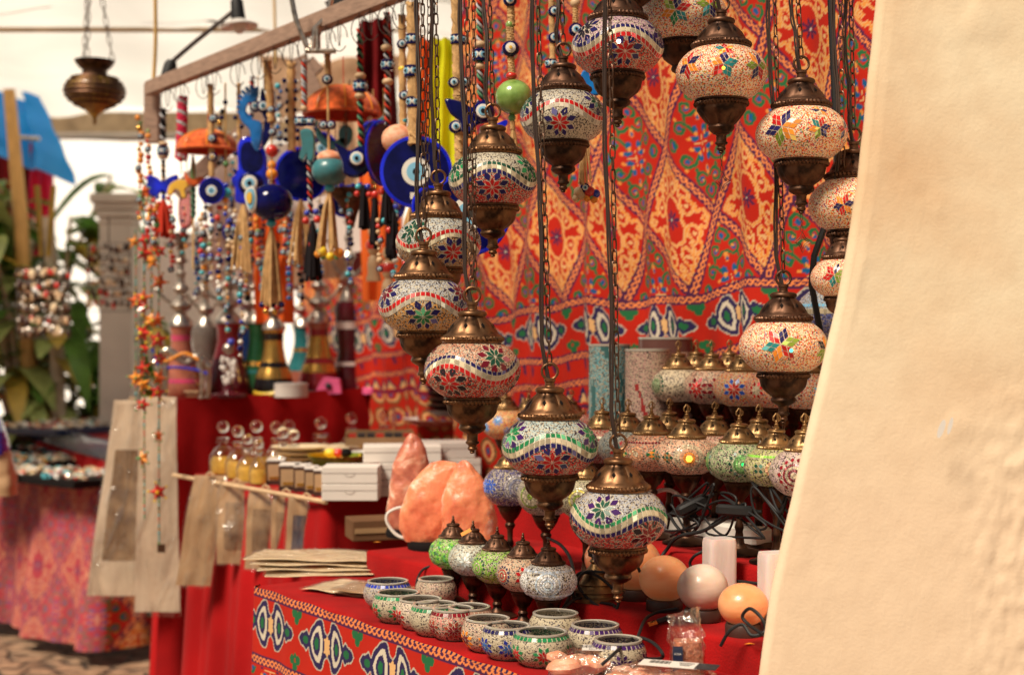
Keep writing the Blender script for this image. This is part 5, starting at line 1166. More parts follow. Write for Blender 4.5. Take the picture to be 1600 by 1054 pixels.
# canopy
cz=2.72
def canopy():
    nx,ny_=70,50; P=np.zeros((ny_,nx,3))
    for i in range(ny_):
        for j in range(nx):
            x=-5.2+7.6*j/(nx-1); y=5.45+3.9*i/(ny_-1); z=cz+.05*math.sin((x+5)*2.0+.3*y)+.02*math.sin(x*9+y*2)+.05*noise.noise(Vector((x*1.2,y*1.2,0)))+.035*(y-5)-.018*math.cos((y-2.3)*2*PI/1.75)
            P[i,j]=(x,y,z)
    return grid_mesh('canopy',P,None,'canopy')
e=thing('canopy','cream fabric market canopy stretched over the stalls, seen from below','canopy',(0,0,0))
link('roof_fabric',canopy(),e)
mb=MB(); nx=70; vs=[];fs=[]
for j in range(nx):
    x=-5.2+7.6*j/(nx-1); zt=cz+.16; vs+=[(x,9.35+.01*math.sin(x*20),zt),(x,9.36+.02*math.sin(x*17),zt-.16-.03*abs(math.sin(x*3.1)))]
for j in range(nx-1): fs.append((2*j,2*j+1,2*j+3,2*j+2))
mb.add(vs,fs,'canopy_edge'); mb.build('valance',e,ang=80)
mb=MB(); mb.tube([(-5.2,9.33,cz+.0),(2.4,9.33,cz+.0)],.025,'pillar_grey',8); mb.tube([(-5.2,6.2,cz+.02),(2.4,6.2,cz+.02)],.012,'canopy_edge',8); mb.build('crossbar',e)
for x,y in ((-5.1,9.3),(2.3,9.3),(2.3,5.5),(-5.1,5.5)):
    mb=MB(); mb.tube([(x,y,0),(x,y,cz+.1)],.03,'pillar_grey',10); mb.build('pole',e)
# second canopies in the back centre
def cloth_sheet(name,label,cat,pts,m,n=14,sag=.04,group=None,wr=.02,seed=0):
    a,b,c,d=[Vector(p) for p in pts]; P=np.zeros((n*2,n*2,3)); nn=(b-a).cross(d-a).normalized()
    for i in range(2*n):
        for j in range(2*n):
            u=j/(2*n-1);v=i/(2*n-1); p=(a*(1-u)+b*u)*(1-v)+(d*(1-u)+c*u)*v; p=p+nn*(wr*math.sin(u*17+seed+v*2.2)+wr*.7*noise.noise(Vector((u*5,v*4,seed))))-Vector((0,0,1))*sag*4*u*(1-u)*(1-v); P[i,j]=p
    o=link(name,grid_mesh(name,P,None,m)); tag(o,label,cat,group); return o
cloth_sheet('awning','pinkish beige awning hanging folded behind the blue glass ornaments','awning',[at(395,70,7),at(640,-30,7),at(660,110,7),at(440,190,7)],'scarf_beige',sag=.05,seed=1,wr=.05)
cloth_sheet('awning','pale cream awning behind the hanging hook bracket','awning',[at(420,20,8.3),at(720,-40,8.3),at(740,260,8.3),at(470,120,8.3)],'canopy',sag=.0,seed=3,wr=.06)
# hanging cloths
cloth_sheet('hanging_scarf','lime yellow scarf hanging behind the lamp chains','scarf',[at(676,60,3.95),at(722,60,3.95),at(738,345,3.95),at(662,345,3.95)],'scarf_yellow',sag=0,seed=4,wr=.015)
cloth_sheet('hanging_scarf','orange red scarf hanging left of the yellow one','scarf',[at(655,55,4.0),at(682,70,4.0),at(690,330,4.0),at(640,330,4.0)],'scarf_orange',sag=0,seed=6,wr=.012)
cloth_sheet('hanging_scarf','pink scarf edge between the eye bead ropes','scarf',[at(642,70,4.05),at(664,60,4.05),at(672,240,4.05),at(640,240,4.05)],'scarf_pink',sag=0,seed=7,wr=.01)
cloth_sheet('hanging_garment','dark red garment hanging high between the braided ropes','clothes',[at(560,35,4.8),at(612,25,4.8),at(625,260,4.8),at(565,255,4.8)],'dark_red',sag=0,seed=8,wr=.02)
cloth_sheet('hanging_garment','beige and orange printed garment hanging behind the dark fish ball','clothes',[at(395,330,4.95),at(455,330,4.95),at(460,505,4.95),at(400,505,4.95)],'scarf_orange',sag=0,seed=9,wr=.015)
cloth_sheet('hanging_garment','pale peach cloth panel hanging behind the carved wooden dolls','clothes',[at(560,240,4.7),at(625,240,4.7),at(632,470,4.7),at(565,470,4.7)],'scarf_orange',sag=0,seed=19,wr=.015)
cloth_sheet('hanging_garment','pinkish brown garments hanging behind the bead strands','clothes',[at(330,250,6.3),at(452,220,6.3),at(462,460,6.3),at(335,450,6.3)],'pink_wall',sag=0,seed=10,wr=.05)
cloth_sheet('hanging_garment','brownish garments behind the teal fish ball','clothes',[at(450,190,5.6),at(560,180,5.6),at(565,440,5.6),at(452,450,5.6)],'scarf_beige',sag=0,seed=11,wr=.04)
cloth_sheet('hanging_garment','red cloth hanging behind the bead strands above the water pipes','clothes',[at(405,250,5.4),at(450,270,5.4),at(452,440,5.4),at(385,440,5.4)],'hk_red',sag=0,seed=12,wr=.02)
mb=MB(); mb.box((0,0,0),(.55,.02,.22),'pink_wall'); o=mb.build('hanging_sign',None,at(520,350,5.5)); tag(o,'small blank beige board behind the tassels above the water pipes','board')
# blue tarp stall at left
cloth_sheet('tarpaulin','crumpled bright blue tarpaulin over the far left stall','tarp',[at(-60,146,8.6),at(60,150,8.4),at(112,285,8.3),at(-60,225,8.5)],'tarp_blue',n=34,sag=0,seed=2,wr=.06)
cloth_sheet('hanging_garment','dark maroon clothes hanging under the blue tarpaulin','clothes',[at(-60,185,8.95),at(70,200,8.95),at(72,420,8.9),at(-60,420,8.9)],'dark_red',sag=0,seed=13,wr=.06)
cloth_sheet('hanging_garment','pink red garment hanging under the edge of the blue tarpaulin','clothes',[at(44,220,8.5),at(84,240,8.5),at(82,400,8.5),at(48,400,8.5)],'scarf_pink',sag=0,seed=14,wr=.04)
mb=MB(); mb.tube([at(14,140,7.8),at(33,345,7.85),at(58,860,8.0)],[.032,.039,.042],'wood_pole',12); tag(mb.build('wooden_pole'),'slanted yellowish wooden pole in front of the blue tarpaulin','pole')
mb=MB(); mb.tube([at(32,215,8.0),at(62,217,8.0)],.012,'silver',8); tag(mb.build('metal_bar'),'short metal bar under the blue tarpaulin','bar')
# beam with post, brace, hooks
b0=at(233,139,4.3); b1=b0+Vector((UX,UY,0))*1.66; b1.z=b0.z; d=(b1-b0).normalized()
e=thing('display_frame','brown wooden beam on a post from which the evil eye ornaments hang','frame',b0)
mb=MB(); mb.box(((b1-b0)*.5)[:],((b1-b0).length,.03,.042),'wood_beam',rz=SROT,bev=.002); mb.build('beam',e)
mb=MB(); mb.box((.002,.03,-.07),(.045,.03,.18),'wood_beam',bev=.003); mb.build('post',e)
mb=MB(); q0=at(300,300,4.45)-b0; q1=at(478,95,4.2)-b0; a=math.atan2(q1.z-q0.z,q1.x-q0.x); mb.box(((q0+q1)/2)[:],((q1-q0).length,.03,.045),'wood_beam',M=Matrix.Rotation(-a,3,'Y')); mb.build('brace',e)
mb=MB(); q0=at(468,90,4.2)-b0; q1=at(512,190,4.2)-b0; a=math.atan2(q1.z-q0.z,q1.x-q0.x); mb.box(((q0+q1)/2)[:],((q1-q0).length,.03,.045),'wood_beam',M=Matrix.Rotation(-a,3,'Y')); mb.build('brace',e)
def Yb(px):
    k=(px-800)/F; t=(k*b0.y-b0.x)/(UX-k*UY); return b0.y+UY*t
for px in (262,285,318,335,372,405,430,455,478,512,530,563,580,605,628,645):
    Y=Yb(px); p=at(px,100,Y); p.z=b0.z; 
    mb=MB(); mb.tube([p-b0+Vector((0,.024*math.cos(q*PI/7),-.012+.05*math.sin(q*PI/7)-.012)) for q in range(14)],.0011,'wire_dark',5,closed=True)
    mb.tube(cat_rom([p-b0+Vector((.02*math.cos(q*PI/5),-.004,-.055+.032*math.sin(q*PI/5))) for q in range(10)],2),.0012,'wire_dark',5); mb.build('wire_hook',e)
mb=MB(); Y=3.35
for pts in (((452,-20),(462,30),(478,70),(488,80)),((520,-15),(512,25),(492,45),(488,80)),((478,80),(525,80)),((496,45),(497,78))): mb.tube([at(x,y,Y)-b0 for x,y in pts],.0065,'silver',8)
mb.build('metal_clamp',e)
# overhead black bracket at top
mb=MB(); mb.prism([(-.10,0),(-.06,.03),(.08,.045),(.1,.02),(-.04,-.012)],0,.05,'cable_black',at(560,4,4.2)); tag(mb.build('floodlight'),'dark grey lamp housing cut by the top edge above the beam','light fitting')
# string light sockets and cords
def cordline(label,pts,r,m,Y=None,cat='cord'):
    mb=MB(); mb.tube(cat_rom([at(*p) for p in pts],6),r,m,7); return tag(mb.build('cord'),label,cat)
cordline('black festoon cable rising from the socket at the beam end to the upper right',[(262,103,4.2),(300,70,4.25),(340,38,4.3),(365,18,4.3)],.007,'wire_dark')
cordline('tan rope hanging down to the end of the beam',[(242,-30,4.3),(243,60,4.3),(240,125,4.3)],.006,'twine')
cordline('thin brown line across the canopy at upper left',[(190,-20,6.),(250,15,6.0),(330,33,6.0),(360,40,6.0)],.006,'wire_dark')
cordline('thin brown line in the upper left corner',[(-20,8,6.),(20,5,6.0),(70,-5,6.0)],.008,'wire_dark')
cordline('thin pale rope hanging under the canopy left of the clamp',[(428,-20,5),(430,60,5.0),(431,100,5.0)],.005,'twine')
def socket(label,px,py,Y,tilt,bulb):
    e=thing('bulb_socket',label,'light socket',at(px,py,Y)); e.rotation_euler=(0,tilt,0)
    mb=MB(); mb.lathe([(.008,.035),(.014,.032),(.019,.02),(.021,-.02),(.022,-.03),(.018,-.031)],'cable_black',20); mb.build('socket_body',e)
    if bulb: mb=MB(); mb.lathe([(.018,-.031),(.03,-.038),(.058,-.052),(.056,-.056),(.02,-.045)],'white_ceramic',24); mb.ball((0,0,-.055),.022,'white_ceramic'); mb.build('shade',e)
socket('black bulb socket hanging at the left end of the beam',264,112,4.2,.25,False); socket('black bulb socket with white shade below the canopy at top',371,14,4.3,-.1,True)
# ---------- brass lantern top left
Y=4.9; s=Y/F; loc=at(148,140,Y); e=thing('pendant_lantern','dark pierced brass lantern with amber glass bands hanging at top left','lantern',loc)
mb=MB(); mb.lathe([(r*s,z*s) for r,z in ((29,44),(31,45),(29,40),(24,34),(19,30),(19,24),(22,21))],'bronze_dark',40); mb.build('collar',e)
mat('lantern_glass',(.12,.045,.015),.3,vscale=28,col2=(.55,.36,.04),coat=.4)
mb=MB(); pr=[(22,21),(35,16),(43,7),(46,-2),(44,-10),(38,-18),(28,-25),(18,-31),(9,-38),(4,-44),(3,-48),(4,-50),(.5,-56)]
mb.lathe([(r*s,z*s) for r,z in pr],'lantern_glass',48)
for i in range(7):
    z=16-i*6.5; r=np.interp(-z,[-21,-16,-7,2,10,18,25,31],[22,35,43,46,44,38,28,18]); mb.tube([(r*s*1.01*math.cos(a*PI/20),r*s*1.01*math.sin(a*PI/20),z*s) for a in range(40)],.0055,'bronze_dark',6,closed=True)
for q in range(26):
    a=q*2*PI/26; mb.tube([(r*s*1.01*math.cos(a),r*s*1.01*math.sin(a),z*s) for r,z in pr[:8]],.0018,'bronze_dark',5)
mb.build('pierced_body',e)
for i in range(3):
    mb=MB(); a=.4+i*2*PI/3; chain(mb,(28*s*math.cos(a),28*s*math.sin(a),44*s),(6*s*math.cos(a)-(.01),6*s*math.sin(a),200*s),'chain_metal',L=.035,w=.007,t=.0018); mb.build('chain',e)
# ---------- ornaments
def eye(mb,c,r,m='navy_glass',flat=.45,lay=('eye_white','eye_sky','eye_black'),body='ball',ang=0):
    c=Vector(c)
    if body=='ball': mb.ball(c,r,m,1,.8,.9)
    M=Matrix.Rotation(ang,3,'Z')@Matrix.Rotation(PI/2,3,'X')
    y=-r*(.8 if body=='ball' else 1.0)
    for k,(mm,rr) in enumerate(zip(lay,(.58,.40,.2))):
        mb.lathe([(rr*r,-.001),(rr*r*.9,.0012*(1)+.0),(.0001,.0016)],mm,20,(c+Matrix.Rotation(ang,3,'Z')@Vector((0,y*.86-.0016*k,0))),M=M,cap=False)
def macrame(mb,pts,r,m='jute',knot=5):
    pts=cat_rom(pts,10); n=len(pts)
    mb.tube(pts,[r*(.85+.3*abs(math.sin(i*1.35))) for i in range(n)],m,10)
    for sg in (0,PI): mb.tube([p+Vector((math.cos(i*1.1+sg)*r*.85,math.sin(i*1.1+sg)*r*.85,0)) for i,p in enumerate(pts)],r*.42,m,6)
def braid(mb,p0,p1,r,ms):
    p0,p1=Vector(p0),Vector(p1); n=max(12,int((p1-p0).length/.004))
    mb.tube([p0,p1],r*.75,'black_thread',8)
    for k,m in enumerate(ms):
        mb.tube([p0.lerp(p1,i/n)+Vector((math.cos(i*.8+k*2*PI/len(ms))*r*.75,math.sin(i*.8+k*2*PI/len(ms))*r*.75,0)) for i in range(n+1)],r*.42,m,5)
def tassel(mb,c,L,w,n,m,r=.0016,seed=1,spread=1):
    rr=random.Random(seed)
    for i in range(n):
        a=rr.uniform(0,6.28); x=math.cos(a)*w*rr.random(); y=math.sin(a)*w*rr.random()
        mb.tube(cat_rom([c,(c[0]+x*.5,c[1]+y*.5,c[2]-L*.3),(c[0]+x*spread,c[1]+y*spread,c[2]-L*rr.uniform(.85,1))],4),r,m,5)
class Strand:
    def __init__(s,label,cat,px,ytop,Y,name='ornament_strand',group='ornament strands hanging from the beam'):
        s.px=px;s.y0=ytop;s.Y=Y;s.k=Y/F; s.loc=at(px,ytop,Y); s.e=thing(name,label,cat,s.loc,group)
    def p(s,x,y,dy=0): return Vector(((x-s.px)*s.k,dy,-(y-s.y0)*s.k))
    def part(s,name,f): mb=MB(); f(mb); return mb.build(name,s.e)
def mk(label,px,Y,ytop,items,cat='hanging ornament',name='ornament_strand',group='ornament strands hanging from the beam'):
    s=Strand(label,cat,px,ytop,Y,name,group); k=s.k
    for it in items:
        t=it[0]
        if t=='rope': _,x0,y0,x1,y1,w=it[:6]; s.part('rope',lambda mb:macrame(mb,[s.p(x0,y0),s.p((x0+x1)/2,(y0+y1)/2),s.p(x1,y1)],w*k/2,it[6] if len(it)>6 else 'jute'))
        elif t=='braid': _,x0,y0,x1,y1,w,ms=it; s.part('rope',lambda mb:braid(mb,s.p(x0,y0),s.p(x1,y1),w*k/2,ms))
        elif t=='line': _,x0,y0,x1,y1,w,m=it; s.part('string',lambda mb:mb.tube([s.p(x0,y0),s.p(x1,y1)],w*k/2,m,6))
        elif t=='eye': _,x,y,r=it[:4]; lay=it[4] if len(it)>4 else ('eye_white','eye_sky','eye_black'); s.part('eye_bead',lambda mb:eye(mb,s.p(x,y,-.004),r*k,lay=lay))
        elif t=='cube':
            _,x,y,r=it
            def f(mb):
                mb.lathe([(r*k*.8,-r*k*.8),(r*k,-r*k*.7),(r*k,r*k*.7),(r*k*.8,r*k*.8)],'navy_glass',20,s.p(x,y))
                for a in (-.75,.5,1.7): eye(mb,s.p(x,y),r*k*.72/.6*.85,body='cyl',ang=a)
            s.part('eye_bead',f)
        elif t=='bead': _,x,y,r,m=it[:5]; sz=it[5] if len(it)>5 else 1; s.part('bead',lambda mb:mb.ball(s.p(x,y),r*k,m,1,1,sz))
        elif t=='disc':
            _,x,y,r=it[:4]; dy=it[4] if len(it)>4 else 0; rz=it[5] if len(it)>5 else 0; we=it[6] if len(it)>6 else True
            def f(mb):
                M=Matrix.Rotation(rz,3,'Z')@Matrix.Rotation(PI/2,3,'X'); c=s.p(x,y,dy)
                R_=r*k; mb.lathe([(.0005,-.004),(R_*.9,-.004),(R_,-.001),(R_,.002)],'navy_glass',56,c,M=M,cap=False)
                mb.lathe([(R_,.002),(R_*.975,.0045),(R_*.9,.005)],'cobalt_glass',56,c,M=M,cap=False); mb.lathe([(R_*.9,.005),(R_*.5,.0058),(.0005,.006)],'navy_glass',56,c,M=M,cap=False)
                if we:
                    for q,(mm,rr) in enumerate((('eye_white',.40),('eye_sky',.27),('eye_black',.10))): mb.lathe([(R_*rr,.005),(R_*rr*.97,.0068+q*.0008),(.0005,.0074+q*.0008)],mm,40,c+M@Vector((0,0,0)),M=M,cap=False)
                if len(it)>7: mb.box(c+Vector((-.0*k,-.0075,-R_*.66)),(.025,.001,.014),'white_card')
            s.part('glass_disc',f)
        elif t=='shape': _,pts,m,th=it[:4]; dy=it[4] if len(it)>4 else 0; s.part('glass_figure' if 'glass' in m else 'figure',lambda mb:mb.prism([((a-px)*k,-(b-ytop)*k) for a,b in [(v.x,v.y) for v in cat_rom([Vector((a,b,0)) for a,b in pts],4,True)]],dy-th/2,dy+th/2,m,bev=.12))
        elif t=='tas': _,x,y,L,w,n,m=it[:7]; sd=int(x+y); s.part('tassel',lambda mb:tassel(mb,s.p(x,y),L*k,w*k,n,m,r=it[7]*k if len(it)>7 else .0015,seed=sd))
        elif t=='ball': _,x,y,r,m,sz=it; s.part('ball',lambda mb:mb.lathe([(r*k*math.sin(PI*i/20),-r*k*sz*math.cos(PI*i/20)) for i in range(21)],m,36,s.p(x,y),cap=False))
        elif t=='beads':
            _,lst=it
            def f(mb):
                for x,y,r,m in lst: mb.ball(s.p(x,y,-.003),r*k,m,seg=10,rings=7)
            s.part('bead_cluster',f)
        elif t=='dome':
            _,x,y,w,h,m=it
            def f(mb):
                R_=w*k/2; hh=h*k; pr=[(R_*math.sin(a*PI/2/12),hh*math.cos(a*PI/2/12)) for a in range(13)]+[(R_*1.02,-.003),(R_*.98,-.006)]
                mb.lathe(pr,m,48,s.p(x,y),lambda a,i,z:1+.01*math.cos(8*a),cap=False)
                for q in range(8):
                    a=q*PI/4+.2; mb.tube([(s.p(x,y)+Vector((R_*1.015*math.sin(b*PI/2/8)*math.cos(a),R_*1.015*math.sin(b*PI/2/8)*math.sin(a),hh*1.015*math.cos(b*PI/2/8)))) for b in range(9)],.0022,'orange_bead',5)
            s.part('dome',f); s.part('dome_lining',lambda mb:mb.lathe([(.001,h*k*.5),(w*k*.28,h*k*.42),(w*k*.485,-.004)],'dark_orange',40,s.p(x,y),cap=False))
            s.part('rim',lambda mb:mb.tube([s.p(x,y)+Vector((w*k/2*1.01*math.cos(a*PI/24),w*k/2*1.01*math.sin(a*PI/24),-.003)) for a in range(48)],.005,m,7,closed=True))
    return s
NB='navy_glass'
mk('thick knotted jute rope with three eye beads and the large flat blue eye disc',648,3.03,5,[('rope',645,5,648,225,19),('cube',645,62,11),('cube',643,112,12),('cube',646,160,11),('disc',650,268,57,.01,0,True,1),('tas',640,325,80,18,14,'jute',2),('beads',[(628,398,7,'eye_white'),(640,405,7,'blue_bead'),(650,400,6,'orange_bead'),(634,412,6,'red_bead'),(645,414,6,'blue_bead')])])
mk('thin knotted cord with eye beads, a yellow bead and an orange patterned ball',628,3.12,22,[('rope',628,24,630,200,11),('eye',629,70,9),('bead',629,108,7,'yellow_bead',.8),('eye',632,150,9),('bead',631,189,6,'turquoise'),('ball',622,218,26,'pink_dots',.9)])
mk('black and red braided rope with wooden beads above a sideways blue disc',605,3.22,18,[('braid',604,20,606,195,10,['red_thread','grey_thread']),('bead',604,75,9,'wood_light',.7),('cube',606,102,10),('bead',606,128,9,'wood_light',.7),('disc',596,238,52,.02,1.1,False),('tas',604,290,65,14,16,'black_thread',3),('beads',[(596,300,5,'red_bead'),(610,302,5,'red_bead'),(600,345,5,'turquoise')]),('tas',615,330,60,8,12,'black_thread',3)])
mk('black and green braided rope ending in a blue glass bird with eye drop',562,3.36,44,[('braid',562,46,564,232,10,['green_thread','red_thread']),('bead',563,119,9,'wood_light',.7),('cube',563,135,11),('bead',563,150,9,'wood_light',.7),('shape',[(523,226),(532,228),(548,236),(562,228),(576,232),(580,250),(573,270),(556,278),(538,272),(534,252)],NB,.02),('eye',559,249,18,('eye_white','eye_sky','eye_black')),('tas',568,290,70,12,18,'black_thread',3),('beads',[(560,292,5,'turquoise'),(575,292,5,'blue_bead'),(558,303,5,'red_bead'),(577,304,5,'red_bead')])])
mk('knotted cord with eye bead, teal fish ball and long jute tassel with yellow beads',512,3.48,78,[('rope',511,78,513,118,9),('eye',512,125,9),('line',512,130,514,240,4,'jute'),('eye',506,196,8),('eye',518,196,8),('ball',515,247,20,'pink_dots',.6),('ball',515,267,28,'teal_paint',.85),('bead',515,294,8,'turquoise',.8),('tas',515,300,100,24,18,'jute',2.2),('beads',[(503,393,9,'yellow_bead'),(516,401,7,'yellow_bead'),(530,395,8,'orange_bead'),(497,397,6,'orange_bead'),(505,402,4,'green_bead'),(526,402,4,'green_bead')])])
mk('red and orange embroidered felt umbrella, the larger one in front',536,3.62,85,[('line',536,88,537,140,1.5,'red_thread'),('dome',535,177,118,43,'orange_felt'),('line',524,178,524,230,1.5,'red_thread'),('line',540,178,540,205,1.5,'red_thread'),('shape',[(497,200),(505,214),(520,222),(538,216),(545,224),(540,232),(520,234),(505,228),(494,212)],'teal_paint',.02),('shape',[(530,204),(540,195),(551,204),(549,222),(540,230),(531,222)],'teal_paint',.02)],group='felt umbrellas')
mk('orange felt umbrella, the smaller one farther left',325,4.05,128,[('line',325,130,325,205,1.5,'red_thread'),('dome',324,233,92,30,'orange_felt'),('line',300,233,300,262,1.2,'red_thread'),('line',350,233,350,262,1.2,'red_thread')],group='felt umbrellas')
mk('grey and red braided rope with paired eye cubes and a carved elephant',475,3.5,92,[('braid',475,94,476,168,9,['grey_thread','red_thread','grey_thread']),('bead',475,170,6,'wood_light'),('cube',470,190,9),('cube',485,190,8),('shape',[(470,205),(484,202),(492,215),(490,250),(482,252),(480,240),(474,252),(468,246),(472,228)],'teal_paint',.022),('braid',483,250,486,340,8,['red_thread','grey_thread']),('beads',[(480,333,5,'blue_bead'),(494,331,5,'blue_bead'),(478,345,6,'red_bead'),(496,343,6,'red_bead'),(488,382,6,'red_bead'),(502,378,6,'red_bead')]),('tas',488,345,95,16,22,'black_thread',2.6),('tas',486,350,90,14,6,'red_thread',2.6)])
mk('round dark blue glass plate hanging with its plain back to the viewer',468,3.78,200,[('line',468,202,468,235,2,'jute'),('disc',470,271,43,.02,.25,False),('tas',470,312,110,22,16,'jute',2.2)])
L=[]
for i in range(7):
    for x in (447,464): L.append((x+R.uniform(-3,3),128+i*15+R.uniform(-3,3),4,NB)); L.append((x+R.uniform(-3,3)+1.5,127+i*15,2.2,'eye_white'))
mk('knotted jute net strap dotted with many tiny eye beads',455,3.75,95,[('rope',455,98,456,235,12),('beads',L)])
mk('cord with small eye, red and orange beads above the dark fish ball',425,3.7,95,[('rope',418,96,424,190,11),('eye',424,172,7),('eye',426,207,7),('line',424,190,425,280,3,'jute'),('bead',425,236,10,'red_bead'),('bead',425,258,7,'orange_bead'),('bead',425,272,9,'orange_bead')])
mk('dark round fish ball with yellow and blue eye over a long jute tassel',422,3.55,250,[('line',424,252,424,290,2,'jute'),('ball',425,316,33,'navy_glass',.88),('shape',[(386,310),(390,296),(402,293),(407,312),(404,330),(394,334)],'eye_white',.05,-.02),('shape',[(389,310),(392,299),(401,297),(404,312),(401,327),(394,330)],'eye_sky',.056,-.02),('shape',[(390,312),(393,303),(399,304),(399,318),(394,322)],'eye_yellow',.062,-.02),('bead',424,349,8,'turquoise',.8),('tas',424,354,130,22,24,'jute',2.2),('beads',[(410,476,5,NB),(418,480,5,'red_bead'),(426,476,5,NB),(434,480,5,'red_bead'),(440,476,5,NB),(416,486,5,'gold'),(430,487,5,'gold')])])
rays=[]
for i in range(10):
    a=math.radians(100+i*17); rays.append(('line',397+14*math.cos(a),165-17*math.sin(a),397+27*math.cos(a),165-32*math.sin(a),6,'turquoise'))
mat('azure_glass',(.01,.16,.5),.15,coat=.8,var=.35,vscale=25)
mk('azure glass seahorse with beaded mane, highest blue figure',403,3.85,118,[('line',403,118,403,140,2,'jute'),('shape',[(398,138),(404,136),(404,150),(398,158),(388,158),(382,172),(388,186),(402,190),(410,194),(411,215),(404,236),(394,226),(390,204),(378,190),(374,168),(382,150)],'azure_glass',.018)]+[(a,b,c,d,e_,f_,'azure_glass') for a,b,c,d,e_,f_,_ in rays]+[('eye',400,167,10)])
mk('dark blue glass owl with a white ringed eye beside the seahorse',417,3.8,100,[('rope',417,102,418,140,11),('shape',[(407,150),(410,138),(416,150),(424,150),(428,140),(430,160),(426,178),(416,188),(408,172)],NB,.02),('eye',413,167,12),('shape',[(416,180),(427,186),(424,210),(410,232),(412,205)],NB,.015),('eye',426,187,7)])
mk('large cobalt glass hand of two rounded lobes with a drop shaped eye',395,3.9,215,[('shape',[(372,228),(384,214),(400,220),(414,234),(418,256),(420,290),(416,316),(396,318),(370,316),(368,296),(362,280),(372,266)],'cobalt_glass',.02),('shape',[(376,232),(386,220),(400,226),(412,240),(412,262),(398,272),(378,266)],NB,.024),('eye',393,288,21,('eye_white','eye_sky','eye_black')),('tas',380,318,110,24,20,'jute',2)])
mk('jute strap with eye beads and a round blue eye disc, under the small umbrella',330,3.98,130,[('rope',329,132,331,275,9),('eye',334,186,8),('eye',332,217,8),('eye',333,246,8,('eye_white','eye_yellow','eye_black')),('disc',331,298,21,0,0,True)])
mk('thin bead strand between the small umbrella and the large cobalt hand',352,4.0,128,[('line',352,130,353,330,3,'twine'),('bead',352,160,4,NB),('bead',353,256,5,'green_bead'),('bead',353,290,5,'blue_bead'),('bead',355,302,8,'turquoise'),('bead',352,312,5,'orange_bead')])
mk('strand of small eye beads just left of the seahorse',373,3.95,128,[('rope',373,130,374,280,6),('beads',[(373+(-5 if i%2 else 5),170+i*14,4,NB if i%3 else 'eye_white') for i in range(9)])])
mk('orange braided strap, thin, behind the azure seahorse',394,4.1,118,[('braid',394,120,393,205,8,['red_thread','grey_thread'])])
mk('purple and mauve beaded bunch hanging at the left of the beam',285,4.15,150,[('braid',285,152,284,250,16,['scarf_pink','grey_thread','scarf_pink']),('tas',284,170,80,11,22,'scarf_pink',2.4)])
mk('wooden beaded cord with eye cube and a cobalt glass butterfly',255,4.2,168,[('braid',255,170,255,220,10,['grey_thread','black_thread']),('bead',255,225,8,'wood_light',.5),('cube',255,236,9),('bead',255,245,8,'wood_light',.5),('braid',255,250,256,310,7,['jute','black_thread']),('shape',[(231,276),(244,276),(255,284),(266,276),(278,274),(276,292),(266,306),(255,298),(243,308),(233,300)],'cobalt_glass',.02),('beads',[(246,308,4,'blue_bead'),(256,308,4,'blue_bead'),(264,310,4,'red_bead'),(248,318,4,'red_bead')]),('tas',255,312,60,16,22,'red_thread',2.6)])
mk('yellow and orange felt crescent figure near the left of the frame',279,4.1,240,[('line',283,240,283,272,1.5,'red_thread'),('shape',[(262,304),(265,290),(276,282),(290,282),(296,290),(290,296),(292,308),(286,310),(282,298),(272,296),(268,304)],'eye_yellow',.02)])
mk('orange red felt crescent figure with upturned horns',302,4.08,250,[('line',303,250,303,276,1.5,'red_thread'),('shape',[(287,267),(293,276),(304,280),(316,276),(318,283),(306,290),(293,287)],'orange_felt',.02)])
mk('green beaded pointed strand below the small umbrella',302,4.1,243,[('line',302,243,302,420,3,'twine')]+[('shape',[(302,243),(306,262),(305,282),(299,282),(298,262)],'green_bead',.01),('braid',302,288,302,340,8,['green_thread','green_thread'])])
mk('pale pink glass ball pendant behind the green beaded strand',292,4.5,240,[('line',292,240,292,290,1.5,'twine'),('shape',[(284,296),(296,290),(300,310),(301,340),(296,356),(284,356),(280,330)],'pink_glass',.05)])
# bead strands in the crowd
PAL=['red_bead','orange_bead','blue_bead','turquoise','green_bead','wood_light','eye_white','yellow_bead','gold','navy_glass']
def bead_strand(label,px,y0,y1,Y,n,pal,seed,r=(2.5,5.5)):
    rr=random.Random(seed); s=Strand(label,'bead strand',px,y0,Y,'bead_strand','bead strands hanging from the beam')
    s.part('string',lambda mb:mb.tube(cat_rom([s.p(px+rr.uniform(-1.5,1.5),y0+(y1-y0)*i/6) for i in range(7)],3),.0012,'twine',5))
    lst=[]
    for i in range(n):
        y=y0+(y1-y0)*(i+.5)/n; q=rr.uniform(*r); lst.append((px+rr.uniform(-3,3),y,q,rr.choice(pal)))
    def f(mb):
        for x,y,q,m in lst: mb.ball(s.p(x,y,rr.uniform(-.006,.006)),q*s.k,m,1,1,rr.uniform(.7,1.1),seg=10,rings=7)
    s.part('bead_cluster',f)
    for x,y,q,m in lst[3::max(5,n//3)]:
        s.part('eye_bead',lambda mb:eye(mb,s.p(x,y+5,-.008),5.5*s.k,lay=('eye_white','eye_sky','eye_black')))
    return s
WARM=['red_bead','orange_bead','gold','orange_bead','red_bead','green_bead','wood_light']; BL=['blue_bead','navy_glass','red_bead','wood_light','turquoise','eye_white','orange_bead']
